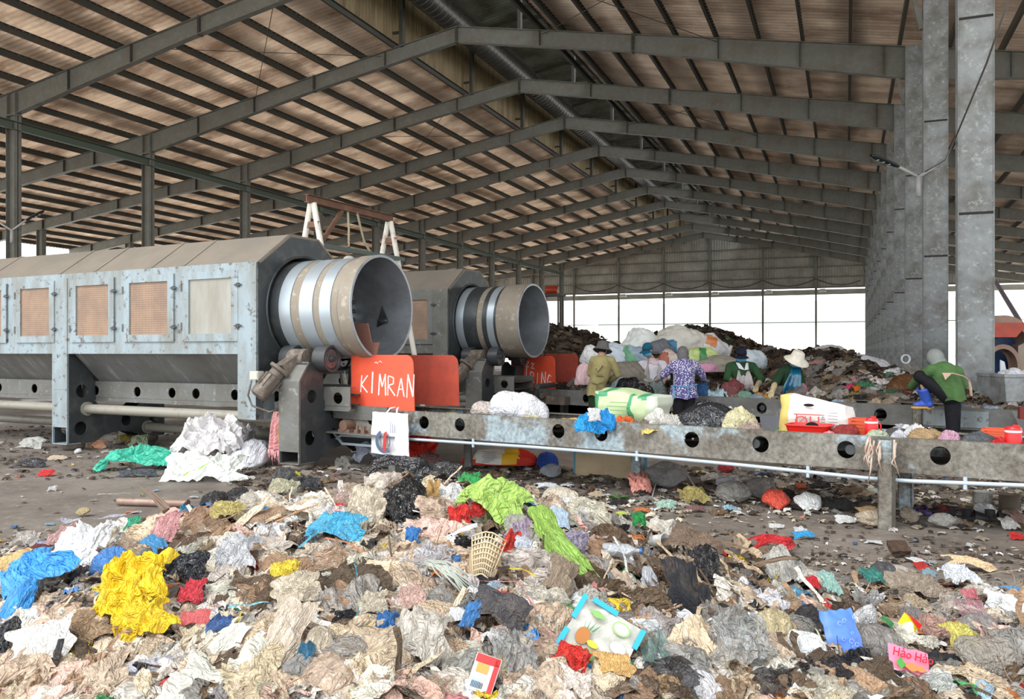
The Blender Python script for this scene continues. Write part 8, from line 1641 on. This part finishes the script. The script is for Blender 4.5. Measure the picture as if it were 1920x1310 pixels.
def apron(t, rows, y, m, name='apron', bulge=0.05, thick=0.004):
    """rows: (left point, right point) down the front or back"""
    mb = MB(); n = 14; vs = []
    for j, (a, b) in enumerate(rows):
        for i in range(n+1): k = i/n; p = a.lerp(b, k); vs.append((p.x, p.y+y-math.copysign(bulge, -y)*-1*math.sin(PI*k)+0.010*math.sin(k*21+j)*min(1, j), p.z))
    R_ = len(rows); mb.add(vs, [(j*(n+1)+i, j*(n+1)+i+1, (j+1)*(n+1)+i+1, (j+1)*(n+1)+i) for j in range(R_-1) for i in range(n)]); o = mb.build(name, m, t, smooth=True); md = o.modifiers.new('t', 'SOLIDIFY'); md.thickness = thick; return o
MASK = wmat('mask_blue', (110, 200, 240), 0.7, 0.9)
# khaki jacket, from behind
def kx(t, K, q, s_, hp):
    y = -0.185
    mb = MB(); P = lambda u, v: Vector(((u-1122)*s_, y-0.0, HC+(HV-v)*s_)); mb.tube([P(1115, 690), P(1119, 698), P(1128, 685)], 0.007, 6); mb.bar(P(1114, 701), P(1128, 702), 0.004, 0.006); mb.bar(P(1116, 704), P(1130, 705), 0.004, 0.012); mb.build('back_print', wmat('print_dark_olive', (84, 76, 50)), t)
    mb = MB(); mb.tube([P(1108, 716)+Vector((0, 0.03, 0)), P(1118, 719)-Vector((0, 0.01, 0)), P(1132, 714)+Vector((0, 0.04, 0))], 0.012, 6); mb.tube([P(1117, 719), P(1115, 736)], 0.009, 6); mb.tube([P(1118, 719), P(1121, 728), P(1125, 724)], 0.009, 6); mb.build('apron_tie', wmat('tie_khaki', (150, 140, 100)), t)
worker('worker from behind in a khaki jacket and grey bucket hat, sorting at the second conveyor', 1122, 14.4, dict(head=(1130, 655, 0.03), neck=(1128, 667), chest=(1128, 688), waist=(1120, 716), hip=(1119, 738), sl=(1113, 676), sr=(1146, 676), el=(1108, 700, 0.12), er=(1159, 702, 0.05), hl=(1122, 714, 0.35), hr=(1146, 716, 0.28)),
    (0.45, 0.85, -0.3), dict(pts=[(1128, 684), (1124, 705), (1119, 722)], r=[0.175, 0.165, 0.15], m=wmat('khaki_cloth', (178, 166, 114), 0.85, 0.8), skirt=[((1119, 718), 32, 0.15), ((1118, 741), 36, 0.17)]),
    dict(pts=[[(1113, 738), (1114, 780), (1114, 819)], [(1126, 738), (1126, 780), (1126, 819)]], m=wmat('dark_green_cloth', (44, 62, 34))), [('sl', 'el', 'hl'), ('sr', 'er', 'hr')],
    ('bucket', wmat('grey_felt', (112, 110, 110)), 0.165), [(wmat('teal_glove', (60, 140, 150), 0.4), 0.1)]*2, [1.8, 1.8], kx)
# white shirt and teal cap, facing the camera
def bx_(t, K, q, s_, hp):
    apron(t, [(q((1212, 682, -0.13)), q((1232, 682, -0.13))), (q((1206, 697, -0.17)), q((1238, 697, -0.17))), (q((1204, 712, -0.17)), q((1241, 712, -0.17))), (q((1202, 735, -0.16)), q((1243, 735, -0.16)))], -0.01, wmat('apron_grey', (176, 172, 166), 0.4), bulge=0.03)
    mb = MB(); mb.tube([q((1212, 683, -0.14)), q((1214, 672, -0.08))], 0.008, 6); mb.tube([q((1232, 683, -0.14)), q((1229, 672, -0.08))], 0.008, 6); mb.build('apron_strap', wmat('apron_grey', (176, 172, 166), 0.4), t)
    mb = MB(); mb.add([q((1219, 673, -0.10)), q((1224, 683, -0.17)), q((1214, 679, -0.15)), q((1230, 673, -0.08)), q((1232, 681, -0.15))], [(0, 1, 2), (0, 3, 4, 1)]); o = mb.build('collar', wmat('collar_pink', (236, 206, 210)), t); md = o.modifiers.new('t', 'SOLIDIFY'); md.thickness = 0.006
worker('worker in a pale shirt, teal cap and blue mask, standing behind the second conveyor', 1222, 15.4, dict(head=(1213, 656, -0.08), neck=(1220, 671), chest=(1223, 692), waist=(1223, 715), hip=(1223, 732), sl=(1203, 683), sr=(1243, 683), el=(1198, 704, -0.1), er=(1249, 706, -0.08), hl=(1212, 718, -0.36), hr=(1232, 722, -0.36)),
    (-0.58, -0.75, -0.25), dict(pts=[(1223, 688), (1223, 712), (1223, 730)], r=[0.17, 0.165, 0.16], m=wmat('pale_shirt', (222, 216, 226), 0.85, 0.85)),
    dict(pts=[[(1215, 732), (1215, 775), (1215, 809)], [(1231, 732), (1231, 775), (1231, 809)]], m=wmat('grey_trousers', (60, 60, 66))), [('sl', 'el', 'hl'), ('sr', 'er', 'hr')],
    ('cap', wmat('teal_cap_cloth', (28, 96, 122), 0.8, 0.9), 0, MASK), [(wmat('grey_glove', (176, 180, 180), 0.4), 0.12)]*2, [1.0, 1.0], bx_)
# printed blouse, from behind
def printx(nt, b, cur, t):
    v = nn(nt, 'ShaderNodeTexVoronoi'); v.inputs['Scale'].default_value = 40; nt.links.new(t.outputs['Object'], v.inputs['Vector']); r = nn(nt, 'ShaderNodeMapRange'); r.inputs[1].default_value = 0.34; r.inputs[2].default_value = 0.42; r.inputs[3].default_value = 1; r.inputs[4].default_value = 0; nt.links.new(v.outputs['Distance'], r.inputs[0])
    mx = nn(nt, 'ShaderNodeMix'); mx.data_type = 'RGBA'; nt.links.new(r.outputs[0], mx.inputs[0]); nt.links.new(cur, mx.inputs[6]); mx.inputs[7].default_value = (0.75, 0.73, 0.8, 1); nt.links.new(mx.outputs[2], b.inputs['Base Color'])
BLOUSE = mat('purple_white_print', lin((98, 92, 150), 0.8), 0.8, 0, 0.3, extra=printx)
def cx_(t, K, q, s_, hp):
    mb = MB(); mb.tube([q((1259, 722, -0.12)), q((1282, 724, -0.175)), q((1304, 720, -0.12))], 0.012, 6); mb.tube([q((1284, 724, -0.185)), q((1287, 738, -0.2))], 0.01, 6); mb.tube([q((1258, 722, -0.1)), q((1262, 736, -0.16)), q((1257, 752, -0.17))], 0.014, 6); mb.build('apron_tie', wmat('tie_blue', (110, 170, 216), 0.5), t)
worker('worker from behind in a purple and white printed blouse and grey head scarf', 1282, 13.2, dict(head=(1284, 664, 0.16), neck=(1283, 675, 0.06), chest=(1283, 695), waist=(1282, 718), hip=(1282, 738), sl=(1264, 684), sr=(1302, 684), el=(1248, 702, 0.12), er=(1319, 702, 0.12), hl=(1243, 712, 0.4), hr=(1330, 714, 0.4)),
    (0.05, 0.75, -0.6), dict(pts=[(1283, 692), (1282, 714), (1282, 728)], r=[0.175, 0.17, 0.175], m=BLOUSE, kind='blouse', skirt=[((1282, 722), 47, 0.17), ((1282, 746), 53, 0.19)]),
    dict(pts=[[(1272, 738), (1272, 785), (1272, 835)], [(1292, 738), (1292, 785), (1292, 835)]], m=wmat('black_cloth_trousers', (26, 26, 32))), [('sl', 'el', 'hl'), ('sr', 'er', 'hr')],
    ('hood', wmat('grey_scarf', (120, 118, 118)), 0), [(wmat('pale_sleeve_glove', (190, 190, 190), 0.5), 0.14), (wmat('blue_glove', (120, 150, 170), 0.5), 0.1)], [1.25, 1.75], cx_)
# black cap, green jacket
def dx_(t, K, q, s_, hp):
    apron(t, [(q((1379, 694, -0.16)), q((1399, 694, -0.16))), (q((1376, 705, -0.19)), q((1403, 705, -0.19))), (q((1374, 716, -0.19)), q((1406, 718, -0.19))), (q((1374, 738, -0.17)), q((1408, 738, -0.17)))], -0.01, wmat('apron_milky', (206, 196, 196), 0.35), bulge=0.03)
    mb = MB(); mb.add([q((1376, 679, -0.12)), q((1382, 680, -0.16)), q((1390, 693, -0.2)), q((1380, 690, -0.19)), q((1399, 679, -0.12)), q((1394, 680, -0.16)), q((1398, 692, -0.19))], [(0, 1, 2, 3), (5, 4, 6, 2)]); o = mb.build('shirt_collar', wmat('collar_white', (232, 232, 236), 0.8, 0.9), t); md = o.modifiers.new('t', 'SOLIDIFY'); md.thickness = 0.008
worker('worker in a dark green jacket, navy cap and blue mask behind the second conveyor', 1388, 14.1, dict(head=(1386, 665, -0.12), neck=(1388, 679, -0.03), chest=(1388, 699), waist=(1389, 722), hip=(1389, 738), sl=(1369, 687), sr=(1411, 687), el=(1360, 708, -0.12), er=(1424, 710, -0.12), hl=(1371, 716, -0.4), hr=(1406, 722, -0.42)),
    (-0.2, -0.9, -0.28), dict(pts=[(1388, 695), (1389, 716), (1389, 732)], r=[0.175, 0.165, 0.16], m=wmat('dark_green_jacket', (48, 82, 52), 0.85, 0.9)),
    dict(pts=[[(1380, 738), (1380, 785), (1380, 823)], [(1398, 738), (1398, 785), (1398, 823)]], m=wmat('black_cloth_trousers', (26, 26, 32))), [('sl', 'el', 'hl'), ('sr', 'er', 'hr')],
    ('cap', wmat('navy_cap_cloth', (26, 28, 50)), 0, MASK), [(wmat('dark_red_glove', (130, 60, 64), 0.4), 0.12), (wmat('beige_glove', (196, 176, 140), 0.4), 0.16)], [1.3, 1.3], dx_)
# white sun hat, blue apron, leaning
def ex_(t, K, q, s_, hp):
    apron(t, [(q((1477, 688, -0.17)), q((1494, 690, -0.15))), (q((1470, 705, -0.2)), q((1495, 705, -0.17))), (q((1462, 720, -0.21)), q((1494, 722, -0.18))), (q((1456, 745, -0.22)), q((1492, 745, -0.2)))], -0.02, mat('glossy_teal_apron', lin((20, 104, 138), 0.8), 0.18, 0, 0.7, bump=0.6, bscale=9), bulge=0.04)
worker('worker in a white sun hat and glossy teal apron leaning over the second conveyor', 1480, 13.5, dict(head=(1488, 674, -0.14), neck=(1484, 688, -0.05), chest=(1479, 704), waist=(1476, 726), hip=(1476, 742), sl=(1465, 696, -0.05), sr=(1495, 695), el=(1449, 716, -0.14), er=(1499, 716, -0.08), hl=(1434, 732, -0.38), hr=(1501, 735, -0.25)),
    (0.1, -0.85, -0.42), dict(pts=[(1479, 700), (1477, 720), (1476, 736)], r=[0.165, 0.155, 0.155], m=wmat('dark_green_shirt', (34, 62, 40), 0.85, 0.9)),
    dict(pts=[[(1468, 742), (1468, 785), (1468, 830)], [(1486, 742), (1486, 785), (1486, 830)]], m=wmat('black_cloth_trousers', (26, 26, 32))), [('sl', 'el', 'hl'), ('sr', 'er', 'hr')],
    ('bucket', wmat('cream_hat_cloth', (234, 228, 212), 0.8, 0.95), 0.2, MASK), [(wmat('cream_glove', (226, 206, 160), 0.4), 0.2), (wmat('pink_glove', (236, 120, 170), 0.4), 0.12)], [1.0, 1.0], ex_)
# green jacket, climbing
def fx_(t, K, q, s_, hp):
    mb = MB(); mb.tube([q((1752, 700, -0.18)), q((1770, 699, -0.215)), q((1788, 704, -0.22)), q((1800, 712, -0.2)), q((1804, 726, -0.19)), q((1807, 740, -0.17))], [0.012, 0.016, 0.016, 0.018, 0.022, 0.02], 8, flat=0.5); mb.add([q((1752, 698, -0.19)), q((1768, 698, -0.22)), q((1756, 711, -0.21))], [(0, 1, 2)]); mb.build('apron_tie', wmat('tie_pink', (226, 190, 170), 0.7), t)
worker('worker in a green jacket and grey head scarf stepping up onto the second conveyor', 1775, 10.35, dict(head=(1766, 673, 0.16), neck=(1768, 684, 0.06), chest=(1772, 700, 0.0), waist=(1777, 722, -0.02), hip=(1782, 738, 0.0), sl=(1748, 694, 0.02), sr=(1796, 697, 0.02), el=(1736, 712, 0.2), er=(1813, 722, 0.1), hl=(1742, 728, 0.45), hr=(1818, 742, 0.32)),
    (-0.1, 0.75, -0.6), dict(pts=[(1769, 699), (1775, 716), (1782, 734)], r=[0.15, 0.155, 0.165], m=wmat('green_jacket_cloth', (84, 120, 70), 0.85, 0.85), skirt=[((1779, 726), 48, 0.17), ((1787, 750), 42, 0.17)]),
    dict(pts=[[(1772, 738, -0.02), (1731, 706, 0.08), (1752, 766, 0.16)], [(1786, 742), (1787, 800), (1788, 878)]], m=wmat('black_cloth_trousers', (26, 26, 32)), len=0.5), [('sl', 'el', 'hl'), ('sr', 'er', 'hr')],
    ('hood', wmat('light_grey_scarf', (150, 156, 152)), 0), [(wmat('dark_red_glove', (130, 60, 64), 0.4), 0.1)]*2, [1.95, 1.7], fx_, feet=[wmat('blue_rubber_boot', (66, 100, 196), 0.35, 0.9), wmat('rubber_boot_black', (40, 40, 44), 0.4)])
